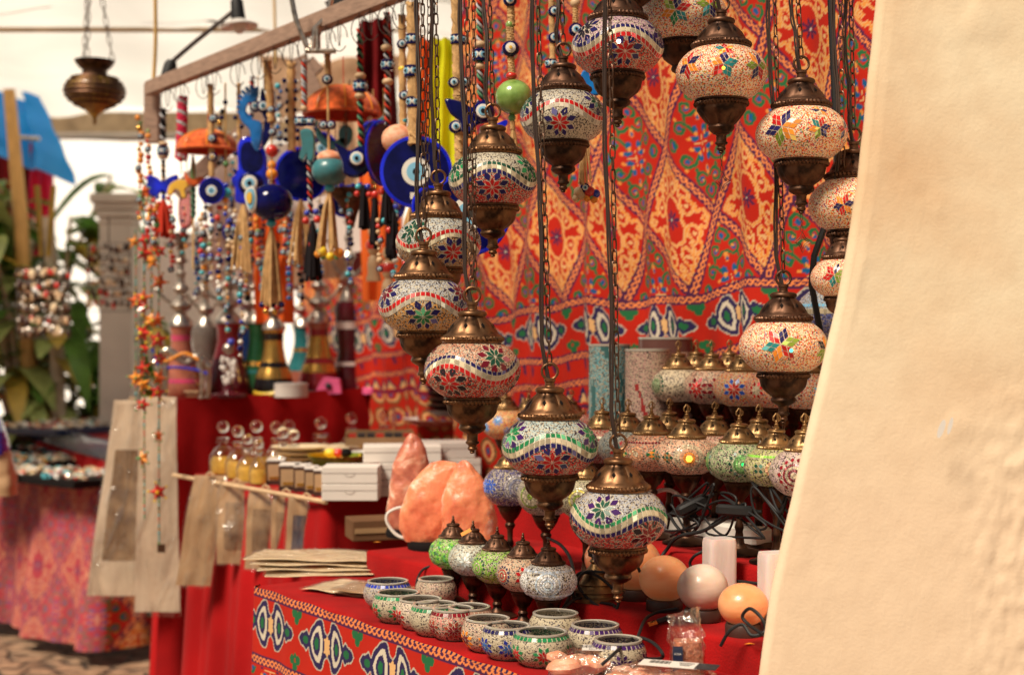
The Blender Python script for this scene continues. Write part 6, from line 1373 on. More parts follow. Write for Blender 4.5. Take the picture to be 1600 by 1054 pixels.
BSS=[(218,180,345,4.25,20,WARM,'amber bead strand at the far left of the beam'),(232,200,380,4.22,22,WARM,'green tipped amber bead strand beside the leftmost one'),(243,310,400,4.1,12,WARM,'red bead strand below the cobalt butterfly, left'),(268,312,420,4.15,14,WARM,'dark red bead strand below the cobalt butterfly, right'),
(288,320,400,4.2,8,BL,'short mixed bead strand below the yellow crescent'),(316,330,430,4.05,12,BL,'mixed bead strand right under the small umbrella'),(330,322,440,4.0,13,['green_bead','eye_white','blue_bead','wood_light'],'green and white bead strand below the round eye disc'),(342,320,470,4.0,18,BL,'blue heart bead strand below the round eye disc'),
(355,320,520,3.95,20,BL,'long blue and red bead strand above the blue water pipe'),(366,325,440,3.95,14,BL,'bead strand with wooden beads left of the cobalt hand tassel'),(378,330,560,3.9,22,['navy_glass','eye_white','turquoise','blue_bead','wood_light'],'longest navy and white bead strand ending at the glass figurine'),
(392,330,430,3.95,12,BL,'mixed bead strand below the cobalt hand'),(402,330,420,4.0,10,WARM,'brown bead strand left of the dark fish ball'),(446,330,400,3.8,10,BL,'navy bead strand below the plain glass plate'),(460,340,410,3.8,9,['navy_glass','eye_white'],'tiny navy and white bead strand right of the fish ball tassel'),
(545,300,360,3.5,7,['red_bead','blue_bead','turquoise'],'short red and blue bead strand beside the brass dish'),(592,340,420,3.3,9,['red_bead','wood_light'],'red pompom strand between the carved wooden dolls'),(492,150,235,3.9,9,BL,'bead strand behind the elephant pendant'),(578,180,230,3.6,5,['blue_bead','eye_white'],'short navy bead strand right of the large umbrella')]
NV=['navy_glass','blue_bead','eye_white','turquoise','azure_glass']; DK=['black_thread','red_bead','navy_glass','gold','wood_light']
BSS+=[(308,345,470,4.3,16,NV,'navy and turquoise bead strand over the smoky glass pipe'),(322,300,455,4.35,16,DK,'dark red and gold bead strand over the smoky glass pipe'),(362,250,420,4.3,18,NV,'blue bead strand just left of the cobalt hand'),(386,330,470,4.2,16,DK,'black and red bead strand above the green glass pipe'),
(410,330,450,4.15,14,NV,'blue bead strand left of the long jute tassel'),(440,240,360,4.1,14,DK,'dark bead strand between the dark fish ball and the plain plate'),(452,300,470,4.1,18,NV,'blue and white bead strand above the teal frosted pipe'),(470,330,480,4.0,16,DK,'black and gold bead strand behind the elephant rope tassel'),
(500,300,430,3.9,14,NV,'turquoise bead strand left of the yellow bead tassel'),(536,200,330,3.8,14,DK,'black and red bead strand under the large umbrella'),(546,330,440,3.7,14,NV,'navy bead strand below the brass dish'),(585,240,345,3.6,13,DK,'dark bead strand between the glass bird and the sideways disc'),(618,300,430,3.5,14,NV,'blue bead strand below the large eye disc'),(598,180,300,3.9,12,NV,'blue bead strand above the sideways disc'),(345,170,260,4.3,10,DK,'dark bead strand above the round eye disc rope'),(436,130,240,4.2,12,NV,'blue bead strand between the owl and the jute net')]
for i,(px,y0,y1,Y,n,pal,l) in enumerate(BSS): bead_strand(l,px,y0,y1,Y,n,pal,i+100)
# flower strings of stars
def star_mesh(mb,c,r,m,mc,th=.5,rot=0,ry=0):
    out=[]; 
    for i in range(10):
        a=rot+PI/2+i*PI/5; q=r if i%2==0 else r*.45; out.append((q*math.cos(a),q*math.sin(a)))
    c=Vector(c); M=Matrix.Rotation(ry,3,'Z'); vs=[c+M@Vector((x,0,z)) for x,z in out]+[c+M@Vector((0,-r*th,0)),c+M@Vector((0,r*th,0))]
    mb.add(vs,[(i,(i+1)%10,10) for i in range(10)]+[((i+1)%10,i,11) for i in range(10)],m)
    for i in range(0,10,2): mb.ball(vs[i],r*.14,mc,seg=8,rings=5)
    mb.ball(c+M@Vector((0,-r*th,0)),r*.2,mc,seg=8,rings=5)
def star_string(label,px,ys,Y,yend):
    s=Strand(label,'star garland',px,ys[0]-20,Y,'star_garland','star garlands hanging at the left end of the beam')
    s.part('string',lambda mb:mb.tube([s.p(px,ys[0]-20),s.p(px+1,yend)],.0018,'green_thread',5))
    def fb(mb):
        rr=random.Random(px); y=ys[0]
        while y<yend: mb.ball(s.p(px+.5,y),1.6*s.k*rr.uniform(.8,1.4),rr.choice(['red_bead','green_bead','turquoise','gold','black_thread']),seg=8,rings=5); y+=5.5
    s.part('bead_cluster',fb)
    rr=random.Random(px+1)
    for y in ys:
        r=rr.uniform(11,17); s.part('star',lambda mb:star_mesh(mb,s.p(px+rr.uniform(-2,2),y),r*s.k,rr.choice(['orange_bead','red_bead','orange_felt']),rr.choice(['gold','yellow_bead','green_bead']),.5,rr.uniform(-.4,.4),rr.uniform(-.8,.8)))
    return s
star_string('left garland of red and orange stars with green beads',225,[300,375,395,465,480,520,545,575,600,632,715],4.05,810)
s=star_string('right garland of orange stars ending in a small dark tag',248,[392,440,500,530,560,590,612,680,768],4.1,850); s.part('tag',lambda mb:mb.box(s.p(252,856),(.022,.002,.024),'bronze_dark'))
star_string('short orange star garland hanging behind the other two',236,[300,330,392,408,500],4.25,540)
star_string('amber star garland beside the column',212,[378,470,590],4.3,620)
# brass dish
Y=3.6;k=Y/F; e=thing('brass_dish','dark brass footed dish of blue glass beads hanging behind the glass bird','dish',at(548,296,Y),None)
mb=MB(); mb.lathe([(5*k,-60*k),(10*k,-40*k),(14*k,-30*k),(22*k,-18*k),(38*k,-4*k),(40*k,0),(36*k,1*k),(.001,-8*k)],'bronze_dark',40); mb.build('bowl_body',e)
mb=MB(); 
for i in range(60):
    a=R.uniform(0,6.28);q=R.uniform(0,30)*k; mb.ball((q*math.cos(a),q*math.sin(a),R.uniform(-2,5)*k),R.uniform(3,5)*k,R.choice(['azure_glass','blue_bead','cobalt_glass']),seg=8,rings=5)
mb.build('glass_beads',e)
for i in range(3):
    mb=MB(); a=i*2.09+.3; chain(mb,(36*k*math.cos(a),36*k*math.sin(a),0),(4*k*math.cos(a),4*k*math.sin(a),170*k),'chain_metal',L=.02,w=.003,t=.0009); mb.build('chain',e)
# right ornaments, in front of the backdrop
mk('blue glass butterfly with drop shaped eye on a braided rope',750,2.78,-30,[('braid',749,-30,751,160,11,['grey_thread','red_thread','green_thread']),('bead',750,70,9,'wood_light',.75),('cube',750,87,12),('bead',750,104,9,'wood_light',.75),('shape',[(695,158),(703,155),(722,160),(738,168),(748,158),(762,158),(772,172),(766,190),(745,196),(735,210),(722,206),(718,190),(704,178)],NB,.016),('shape',[(774,196),(784,190),(793,188),(792,196),(782,202)],'cobalt_glass',.014),('eye',755,176,19,('eye_white','eye_sky','eye_black'))])
mk('thick jute rope of eye beads left of the blue butterfly',713,2.85,0,[('rope',712,-20,716,150,15),('rope',716,150,718,255,14),('cube',714,62,10),('cube',720,63,9),('eye',710,130,10),('eye',727,130,10),('eye',713,199,12)])
mk('knotted cord with oval eye and green painted ceramic ball',798,2.68,-20,[('rope',797,-20,799,40,11),('eye',797,2,11),('bead',797,39,7,'green_ceramic'),('rope',797,44,798,70,11),('eye',798,77,14,('eye_white','eye_white','eye_yellow')),('rope',798,90,800,115,10),('bead',799,119,9,'red_bead',.7),('ball',803,152,29,'green_ceramic',.95),('beads',[(792,162,6,'dark_red'),(788,158,5,'dark_red'),(796,168,6,'wood_light'),(812,148,5,'orange_bead'),(806,154,4,'orange_bead'),(817,156,5,'black_hole'),(822,150,4,'black_hole'),(812,168,5,'black_hole'),(823,160,4,'yellow_bead'),(808,136,4,'eye_sky'),(816,134,4,'eye_sky')]),('bead',800,184,6,'green_bead'),('rope',801,190,801,202,7),('tas',801,200,40,9,12,'jute',2)])
mk('jute cord with four eye beads behind the red dash lamp',862,2.85,-20,[('rope',861,-20,864,105,9),('eye',866,19,10),('eye',866,60,10),('cube',861,100,9)])
mk('cord with wooden bead, eye bead and a quarter of a blue eye plate',905,2.75,-20,[('line',897,-20,900,30,5,'jute'),('bead',899,5,8,'wood_light'),('rope',899,12,899,36,8),('eye',900,48,12),('line',903,58,918,110,2,'jute'),('shape',[(910,112),(918,110),(926,128),(942,136),(940,146),(926,150),(912,140),(907,124)],'azure_glass',.010),('shape',[(925,114),(930,124),(940,130),(941,136),(930,132),(923,122)],'eye_yellow',.013)])
mk('bunch of painted beads on jute cords below the red dash lamp',916,2.6,205,[('tas',912,205,88,12,12,'jute',1.8),('line',920,205,922,285,2,'jute'),('beads',[(914,294,8,NB),(921,300,9,'red_bead'),(931,303,7,'blue_bead'),(904,300,8,'wood_light'),(908,306,7,'wood_light'),(917,310,6,'orange_bead'),(928,312,6,'orange_bead'),(899,310,5,'wood_light'),(924,308,5,'green_bead')]),('eye',914,294,8)])
mk('large blue glass eye plate hanging low behind the left lamps',735,2.75,240,[('disc',732,334,66,.0,0,True)])
mk('dark blue glass plate edge hanging between the eye disc and the left lamps',668,2.95,240,[('disc',672,322,34,.03,.5,False)])
mk('cobalt glass disc with white ring eye half hidden behind the elephant rope',500,4.0,180,[('line',500,180,500,215,2,'jute'),('disc',502,232,26,0,.2,True)])
mk('cobalt glass disc between the large umbrella and the sideways disc',583,3.9,140,[('line',583,140,583,195,2,'jute'),('disc',584,212,24,0,-.2,True)])
mk('small cobalt disc with eye behind the yellow bead tassel',538,4.0,250,[('line',538,250,538,300,2,'jute'),('disc',538,318,22,0,.1,True)])
mk('small cobalt disc below the large cobalt hand',366,4.2,300,[('line',366,300,366,345,2,'jute'),('disc',366,362,18,0,.1,True)])
mk('cobalt glass teardrop left of the thick knotted rope',622,3.7,240,[('line',620,240,620,290,2,'jute'),('shape',[(620,290),(634,312),(630,336),(616,342),(606,330),(608,310)],'cobalt_glass',.02),('eye',620,322,10)])
mk('pair of dark tassels with red knots below the sideways disc',590,3.35,300,[('tas',586,300,90,10,18,'black_thread',3),('tas',610,310,100,10,18,'black_thread',3),('beads',[(586,304,6,'red_bead'),(610,312,6,'red_bead'),(588,350,6,'red_bead'),(608,360,6,'red_bead')])])
# carved wooden dolls
def doll(label,px,y0,y1,Y,seed):
    s=Strand(label,'wooden doll',px,y0,Y,'wooden_doll','carved wooden dolls hanging at the back'); h=(y1-y0)*s.k
    s.part('string',lambda mb:mb.tube([(0,0,0),(0,0,.3)],.001,'twine',5))
    pr=[(.001,0),(.018,-.005),(.022,-.02),(.018,-.034),(.010,-.040),(.022,-.05),(.027,-.07),(.020,-.09),(.012,-.10),(.020,-.11),(.024,-.13),(.022,-.16),(.028,-.175),(.028,-.185),(.001,-.187)]
    q=h/.187; s.part('body',lambda mb:mb.lathe([(r*q*.9,z*q) for r,z in pr],'wood_light',24)); s.part('sash',lambda mb:mb.lathe([(.024*q*.9,-.052*q),(.029*q*.9,-.06*q),(.03*q*.9,-.07*q),(.024*q*.9,-.08*q)],'red_bead',24,cap=False))
doll('carved wooden doll with red sash, left of the pair',584,352,440,4.0,1); doll('carved wooden doll with longer body, right of the pair',607,385,480,3.95,2); doll('small carved wooden doll head behind the black tassels',600,300,350,4.1,3)
# ---------- water pipes
def hookah(label,px,py,Y,h,w,body,neck='silver',bands=None,tall=True,shape='bell',arms=True,top='silver'):
    loc=at(px,py,Y); loc.z=ZH; k=Y/F; e=thing('water_pipe',label,'water pipe',loc,'water pipes lined up on the tall red table'); r=w*k/2; H1=h*k; bh=H1*.43
    if shape=='bell': pr=[(r*.9,0),(r,bh*.06),(r,bh*.16),(r*.86,bh*.32),(r*.58,bh*.55),(r*.46,bh*.75),(r*.48,bh*.9),(r*.55,bh)]
    else: pr=[(r*.9,0),(r,bh*.08),(r*.82,bh*.3),(r*.66,bh*.45),(r*.80,bh*.7),(r*.88,bh*.9),(r*.80,bh)]
    mb=MB(); mb.lathe(pr,body,36)
    mb.build('glass_base',e)
    if bands:
        zs=[p[1] for p in pr]; rs=[p[0] for p in pr]
        for q0,q1,m in bands:
            mb=MB()
            zz=[bh*(q0+(q1-q0)*i/6) for i in range(7)]; mb.lathe([(np.interp(z,zs,rs)*1.015,z) for z in zz],m,36,cap=False)
            mb.build('painted_band',e)
    mb=MB(); q=r*.42; z=bh
    pr=[(r*.60,z-.004),(r*.56,z+H1*.02),(r*.34,z+H1*.055),(q*.5,z+H1*.075),(q*1.15,z+H1*.10),(q*1.25,z+H1*.115),(q*1.05,z+H1*.13),(q*.5,z+H1*.15),(q*.42,z+H1*.18),(q*.75,z+H1*.20),(q*.95,z+H1*.215),(q*.75,z+H1*.23),(q*.4,z+H1*.25),(q*.36,z+H1*.28),(q*.6,z+H1*.295),(q*.6,z+H1*.31),(q*.36,z+H1*.325),(q*.32,z+H1*.36),(q*.8,z+H1*.38),(q*.55,z+H1*.40),(q*.3,z+H1*.43),(q*.5,z+H1*.45),(q*.3,z+H1*.47)]
    mb.lathe(pr,neck,28); mb.build('stem',e)
    mb=MB(); z=bh+H1*.47; mb.lathe([(q*.3,z),(q*1.9,z+.004),(q*2,z+.007),(q*.4,z+.01)],top,28); mb.lathe([(q*.35,z+.008),(q*.8,z+H1*.04),(q*.9,z+H1*.075),(q*.5,z+H1*.08)],'wood_dark' if body!='hk_pink' else 'red_bead',24); mb.build('tray_and_bowl',e)
    if arms:
        for sg in (-1,1):
            mb=MB(); mb.tube([(sg*q*.5,-.005,bh+H1*.11),(sg*q*1.9,-.01,bh+H1*.16),(sg*q*2.5,-.01,bh+H1*.20)],[.006,.006,.007],neck,8); mb.ball((sg*q*2.6,-.01,bh+H1*.205),.010,neck,seg=10,rings=6); mb.build('hose_port',e)
G1=[(.12,.30,'gold'),(.42,.85,'gold')]
hookah('copper and pink banded water pipe at the left end',283,612,4.78,262,66,'hk_copper',bands=[(.2,.26,'hk_pink'),(.78,.86,'hk_pink')])
hookah('smoky grey glass water pipe behind the silver camel',322,606,5.15,240,54,'hk_smoke',shape='cup')
hookah('dark maroon water pipe with red glass shaft behind the beaded figurine',357,610,4.95,265,72,'hk_maroon',bands=[(.5,.98,'hk_red')])
hookah('deep blue water pipe in the middle of the line',388,600,5.35,250,60,'hk_blue',shape='cup',bands=[(.35,.4,'gold'),(.9,.95,'gold')])
hookah('green glass water pipe left of the black and gold one',402,610,5.0,262,56,'hk_green',bands=[(.4,.46,'gold'),(.3,.34,'hk_teal')])
hookah('black and gold banded water pipe, most ornate',428,606,4.88,245,62,'hk_black',bands=[(.26,.42,'gold'),(.5,.82,'gold'),(.93,1,'gold')],arms=False)
hookah('teal and orange frosted water pipe behind the red and gold one',474,602,5.45,230,60,'hk_teal',bands=[(.1,.3,'hk_copper'),(.6,.66,'gold')])
hookah('dark red and gold water pipe right of the centre',498,606,5.05,262,64,'hk_red',bands=[(.30,.42,'gold'),(.50,.80,'gold'),(.9,1,'hk_copper')])
hookah('maroon water pipe with white flower and tall silver stem',545,603,5.15,330,52,'hk_maroon',shape='cup',bands=[(.7,.78,'white_ceramic'),(.3,.34,'white_ceramic')])
hookah('green floral water pipe standing behind the plastic box',578,598,5.5,235,50,'hk_green',shape='cup',bands=[(.6,.68,'gold'),(.8,.84,'eye_white')],arms=False)
loc=at(572,600,5.6); loc.z=ZH; e=thing('red_vase','tall dark red cylinder vase rising behind the silver stems','vase',loc); mb=MB(); k=5.6/F; mb.lathe([(24*k,0),(26*k,10*k),(23*k,90*k),(26*k,200*k),(28*k,212*k),(25*k,214*k)],'hk_red',36); mb.build('vase_body',e)
mb=MB(); mb.lathe([(26*k,150*k),(27.5*k,155*k),(26.3*k,160*k)],'gold',36,cap=False); mb.build('band',e)
# figurine, camel
loc=at(357,608,4.75); loc.z=ZH; k=4.75/F; e=thing('glass_figurine','white beaded glass figurine on a round dark foot','figurine',loc)
mb=MB(); mb.lathe([(30*k,0),(30*k,5*k),(8*k,10*k),(5*k,22*k)],'hk_maroon',30); mb.build('foot',e); mb=MB()
for i in range(60):
    z=R.uniform(22,62)*k; w_=np.interp(z/k,[22,40,62],[4,12,9])*k; a=R.uniform(0,6.28); mb.ball((w_*math.cos(a),w_*.7*math.sin(a),z),3.4*k,'white_ceramic',seg=8,rings=5)
mb.build('beaded_body',e); mb=MB(); mb.ball((0,0,76*k),9*k,'silver'); mb.ball((5*k,-.01,86*k),6*k,'blue_bead'); mb.build('head',e)
loc=at(290,612,4.6); k=4.6/F; loc.z=ZH; e=thing('camel_figurine','silver camel figurine with blue and white saddle ribbons at the left table end','figurine',loc)
mb=MB(); mb.tube(cat_rom([(x*k,0,z*k) for x,z in ((-40,60),(-30,76),(-12,66),(4,58),(16,66),(28,58),(38,50))],6),[5*k]*2+[8*k]*30+[6*k]*5 if False else 7*k,'silver',12)
for x in (-36,-30,26,33): mb.tube([(x*k,(.012 if x%2 else -.012),60*k),((x+2)*k,(.014 if x%2 else -.014),34*k),((x)*k,(.014 if x%2 else -.014),2*k)],[6*k,4*k,3*k],'silver',8); mb.ball((x*k,(.014 if x%2 else -.014),3*k),4*k,'silver',1.3,1,.7,seg=8,rings=5)
mb.tube(cat_rom([(x*k,0,z*k) for x,z in ((-38,62),(-52,58),(-54,78),(-44,88),(-34,86))],5),4.5*k,'silver',10); mb.build('camel_body',e)
mb=MB(); mb.tube(cat_rom([(x*k,-.018,z*k) for x,z in ((-50,80),(-38,52),(-10,50),(20,46),(36,40))],6),2.2*k,'blue_bead',6); mb.tube(cat_rom([(x*k,-.02,z*k) for x,z in ((-46,70),(-28,60),(0,72),(22,62))],6),2.5*k,'orange_bead',6); mb.build('saddle_ribbon',e)
# stuff on the tall table
def small(name,label,cat,px,py,f,Y=None,group=None):
    Y=Y or 4.7; loc=at(px,py,Y); loc.z=ZH+.002; k=Y/F; e=thing(name,label,cat,loc,group); 
    for nm,g in f(k): mb=MB(); g(mb); mb.build(nm,e)
small('tape_roll','white round tub standing in front of the black and gold pipe','tub',455,600,lambda k:[('tub_body',lambda mb:mb.lathe([(26*k,0),(26*k,18*k),(24*k,19*k)],'white_card',36)),('lid',lambda mb:mb.lathe([(26.6*k,18*k),(26.6*k,21*k),(20*k,21.5*k)],'white_ceramic',36))],4.75)
small('pink_pouch','bright pink patterned pouch right of the white tub','pouch',515,602,lambda k:[('pouch_body',lambda mb:mb.prism([(-22*k,0),(20*k,2*k),(16*k,24*k),(-8*k,27*k),(-16*k,14*k)],-.03,.03,'pink_thing')),('buckle',lambda mb:mb.ball((0,-.032,14*k),5*k,'print_black'))],4.95)
small('pink_tape','small pink round tin at the front edge','tin',578,602,lambda k:[('tin_body',lambda mb:mb.lathe([(12*k,0),(12*k,8*k),(10*k,10*k)],'pink_thing',24))],5.0)
small('yellow_bracelet','curved yellow bracelet lying at the front edge','bracelet',416,612,lambda k:[('band',lambda mb:mb.tube(cat_rom([(x*k,0,z*k) for x,z in ((-20,6),(-10,3),(5,3),(20,7))],5),3.5*k,'yellow_bead',8))],4.8)
small('clear_plastic_box','clear plastic box covered with white film and filled with red goods','box',600,600,lambda k:[('box_body',lambda mb:mb.box((0,.1,18*k),(120*k,.2,34*k),'plastic_film')),('red_goods',lambda mb:mb.box((0,.1,13*k),(110*k,.17,22*k),'hk_red',bev=.004)),('white_film',lambda mb:mb.prism([(-62*k,30*k),(-50*k,44*k),(-20*k,48*k),(20*k,46*k),(55*k,44*k),(60*k,20*k),(50*k,36*k),(0,38*k),(-40*k,36*k)],0.0,.2,'white_card'))],5.15)
small('book_pile','flat dark books lying under the white tub','books',470,604,lambda k:[('book_block',lambda mb:mb.box((0,.05,3*k),(120*k,.14,6*k),'print_black',bev=.002)),('paper_edge',lambda mb:mb.box((20*k,-.024,3*k),(60*k,.006,4*k),'paper'))],4.95)
small('wooden_tray','light brown wooden tray under the copper pipe','tray',268,612,lambda k:[('tray_body',lambda mb:mb.box((8*k,.1,4*k),(66*k,.2,9*k),'kraft',bev=.003)),('tray_rim',lambda mb:mb.box((8*k,-.002,9*k),(68*k,.008,3*k),'wood_light'))],4.72)
# ---------- hanging papyrus bags
def hang_bag(label,px,y0,y1,w0,w1,x1,Y,tw=0,m='kraft',group='papyrus sleeves hung from the perfume table',name='papyrus_sleeve',pic=None,loc=None):
    loc=at(px,y0,Y); k=Y/F; e=thing(name,label,'papyrus sleeve',loc,group); e.rotation_euler=(0,0,tw); nx,nz=14,26
    def P(u,v,off): 
        cx=(x1-px)*k*v; w=(w0+(w1-w0)*v)*k*1.3; return (cx+(u-.5)*w,off+.008*math.sin(v*5+px)+.006*noise.noise(Vector((u*3,v*4,px)))-.01*v,-(y1-y0)*k*v)
    def sheet(u0,u1,v0,v1,off,mt,nm):
        mb=MB(); vs=[P(u0+(u1-u0)*j/nx,v0+(v1-v0)*i/nz,off) for i in range(nz+1) for j in range(nx+1)]
        mb.add(vs,[(i*(nx+1)+j,(i+1)*(nx+1)+j,(i+1)*(nx+1)+j+1,i*(nx+1)+j+1) for i in range(nz) for j in range(nx)],mt); mb.build(nm,e,ang=80)
    sheet(.04,.96,.0,.98,0,m,'papyrus'); sheet(0,1,0,1,-.006,'plastic_film','plastic_sleeve')
    if pic: sheet(.2,.85,.25,.8,-.002,pic,'picture')
    mb=MB(); mb.tube([(-.01,-.01,.002),(.0,-.012,.01),(.012,-.01,.001)],.003,'wood_light',6); mb.build('clip',e)
mat('papyrus_picture',(.04,.07,.13),.6,var=.9,vscale=14,col2='#8a5a3a'); mat('papyrus_sketch',(.42,.27,.15),.7,var=.5,vscale=16,col2='#6a4a30'); mat('pale_kraft',(.70,.55,.40),.7,var=.15,vscale=9,bump=.3,bscale=12,coat=.4)
Yp=4.05
hang_bag('leftmost papyrus sleeve of the perfume table, slanting down to the left',330,742,918,44,48,300,4.02,-.15,group='papyrus sleeves hung from the perfume table')
hang_bag('second papyrus sleeve from the left, grey brown and wide',372,752,882,52,60,376,3.96,-.15,m='kraft',pic='papyrus_sketch')
hang_bag('middle papyrus sleeve with a faint figure drawing',418,762,892,50,56,412,3.84,-.3,pic='papyrus_sketch')
hang_bag('fourth papyrus sleeve from the left with a shiny crease',450,768,893,40,46,446,3.76,-.3,pic='papyrus_sketch')
hang_bag('rightmost papyrus sleeve with a dark blue picture',482,775,893,52,50,468,3.66,-.3,pic='papyrus_picture')
hang_bag('long pale papyrus bag hanging at the left of the jewellery stall gap',208,625,935,50,86,188,4.5,0,m='pale_kraft',group='long papyrus bags at the left end of the frame',pic='papyrus_sketch')
hang_bag('long pale papyrus bag with lighter lower end, behind the star garlands',248,620,962,46,60,246,4.42,0,m='pale_kraft',group='long papyrus bags at the left end of the frame')
mb=MB(); mb.tube([pc0+Vector((-.06,-.03,ZP-.002)),pc1+Vector((0,-.03,ZP-.002))],.006,'wood_light',8); tag(mb.build('hanging_rod'),'thin pale rod along the perfume table edge that holds the papyrus sleeves','rod')
# ---------- jewellery stall
ZJ=.76
J=[Vector((-3.4,7.6,0)),Vector((-2.72,7.05,0)),Vector((-2.1,6.38,0)),Vector((-1.86,6.16,0)),Vector((-1.72,6.12,0)),Vector((-1.60,6.2,0)),Vector((-1.50,6.5,0)),Vector((-1.4,7.4,0))]
JP=cat_rom(J,6)
e=thing('jewellery_table','round ended table under a pink patterned cloth with jewellery trays','table')
mb=MB(); slab(mb,[(p.x,p.y) for p in JP]+[(-3.4,8.6)],ZJ-.03,ZJ,'printed_pink' if 'printed_pink' in MATS else 'scarf_pink'); mb.build('tabletop',e)
pinkify=lambda C:np.stack([C[...,0]*.62+.24,C[...,1]*.6+.06,C[...,2]*.75+.09],-1)
def colJ(SS,D):
    C=cloth_col(SS*.9,CH*2.5-D*.9)
    w=(np.sin(SS*9)*.04+.30); lo=(D>.42); return np.where((SS>2.25)[...,None],C*.85,pinkify(C)*.8)
drape('cloth_skirt',[(p.x,p.y) for p in JP],ZJ+.002,.07,'printed_cloth',e,amp=.035,per=.5,nz=130,res=.008,flare=.05,colf=colJ,seed=8)
def tray(label,px,py,w,d,z,rz,seed,n=90,m='black_hole',zb=None):
    loc=onz(px,py,z); e=thing('jewellery_tray',label,'tray',loc,'trays of trinkets on the jewellery stall',rz); mb=MB(); mb.box((0,0,.02),(w,d,.035),m,bev=.003); mb.build('tray_body',e)
    rr=random.Random(seed); mb=MB()
    for i in range(n):
        x,y=rr.uniform(-.47,.47)*w,rr.uniform(-.46,.46)*d; mm=rr.choice(['silver','silver','wood_light','bronze_dark','red_bead','turquoise','white_ceramic','gold','paper'])
        if rr.random()<.5: r=rr.uniform(.014,.03); mb.tube([(x+r*math.cos(q),y+r*.7*math.sin(q),.044+.01*math.sin(q+i)) for q in [2*PI*j/8 for j in range(8)]],.0045,mm,5,closed=True)
        else: mb.ball((x,y,.045),rr.uniform(.008,.018),mm,rr.uniform(.7,1.6),1,.7,seg=8,rings=5)
    mb.build('trinkets',e)
tray('black tray of bracelets at the near corner of the jewellery table',118,754,.50,.34,ZJ,-.7,1,130); tray('black tray of mixed rings beside the wooden pole',50,728,.55,.45,ZJ,-.6,2,150); tray('tray of pale carved trinkets behind the bracelets',95,712,.5,.35,ZJ,-.6,3,110)
ZK=.90; 
e=thing('raised_table','raised stand with red cloth and navy edge at the back of the jewellery stall','table')
q0,q1,q2,q3=onz(52,668,ZK),onz(182,700,ZK),onz(262,655,ZK),onz(110,640,ZK); q2=q1+Vector((.55,1.0,0)); q3=q0+Vector((.5,1.1,0))
mb=MB(); slab(mb,[q0,q1,q2,q3],ZK-.03,ZK,'dark_red'); mb.build('tabletop',e)
drape('cloth_skirt',[q3,q0,q1,q2],ZK-.06,ZJ,'red_drape',e,amp=.02,per=.25,nz=20,res=.03,flare=.02)
mb=MB(); 
for a,b_ in ((q0,q1),(q1,q2)):
    d=(b_-a); c=(a+b_)/2; mb.box((c.x,c.y,ZK-.02),(d.length+.03,.03,.09),'label_navy',rz=math.atan2(d.y,d.x),bev=.003)
mb.build('navy_rim',e)
tray('navy tray of rings and stones on the raised stand at far left',85,676,.5,.45,ZK,-.5,9,150,'label_navy'); tray('black tray of bangles at the left picture edge',5,748,.45,.35,ZJ,-.6,12,120); tray('tray of silver and white bead jewellery on the raised stand, left',150,668,.55,.5,ZK,-.5,5,150,'label_navy'); tray('tray of mixed silver pieces on the raised stand, right',185,655,.5,.5,ZK,-.5,6,120,'label_navy')
mb=MB(); mb.tube([onz(150,640,ZK)+Vector((0,0,.05)),onz(238,632,ZK)+Vector((0,.2,.05))],.035,'paper',12); tag(mb.build('rolled_mat'),'rolled pale mat lying on the raised stand','rolled mat')
mb=MB(); loc=onz(30,690,.80); mb.lathe([(.10,0),(.17,.05),(.19,.085),(.20,.09),(.17,.08)],'green_plastic',32); tag(mb.build('basin',None,loc+Vector((0,.3,-.02))),'green plastic basin at the left edge','basin')
# shopper's bag at the left edge
e=thing('shoulder_bag','tan leather shoulder bag with blue patterned cloth over it at the left picture edge','bag',at(-18,750,4.9)); k=4.9/F
mb=MB(); pillow(mb,.095,.05,-.05,.10,'kraft',4,.75); mb.build('bag_body',e); mb=MB(); pillow(mb,.065,.055,.09,.22,'blue_bead',6,.55); mb.build('blue_cloth',e)
mb=MB(); mb.tube(cat_rom([(-.06,0,.1),(-.05,0,.3),(-.1,.02,.6),(-.15,.02,.75)],5),.008,'kraft',8); mb.build('strap',e)
# ---------- earring racks
def rack(label,px,y0,y1,w,Y,seed,dens=1):
    loc=at(px,y0,Y); k=Y/F; e=thing('earring_rack',label,'earring rack',loc,'wire earring racks hanging among the plants'); rr=random.Random(seed); mb=MB(); W=w*k/2; Hh=(y1-y0)*k
    mb.tube([(-W,0,0),(W,0,0),(W,0,-Hh),(-W,0,-Hh)],.004,'wire_dark',6,closed=True); rows=6
    for i in range(1,rows): mb.tube([(-W,0,-Hh*i/rows),(W,0,-Hh*i/rows)],.003,'wire_dark',5)
    mb.tube([(0,0,0),(0,0,.12)],.003,'wire_dark',5); mb.build('wire_frame',e); mb=MB()
    for i in range(rows):
        for j in range(int(14*dens)):
            x=-W+2*W*(j+.5)/int(14*dens)+rr.uniform(-.006,.006); z=-Hh*i/rows; l=rr.uniform(.3,.9)*Hh/rows; mm=rr.choice(['silver','bronze_dark','wood_dark','wood_light','bronze_dark','silver','red_bead','paper','wire_dark']); mb.tube([(x,-.004,z),(x,-.006,z-l*.5)],.0016,'silver',4); mb.ball((x,-.008,z-l*.7),rr.uniform(.007,.014),mm,1,.5,rr.uniform(.8,1.8),seg=8,rings=5)
    mb.build('earrings',e)
rack('wire rack crowded with bead bracelets in front of the rubber plant',68,420,528,82,5.9,1,1.5); rack('wire rack with rows of small dark earrings left of the column',170,380,486,66,6.4,2)
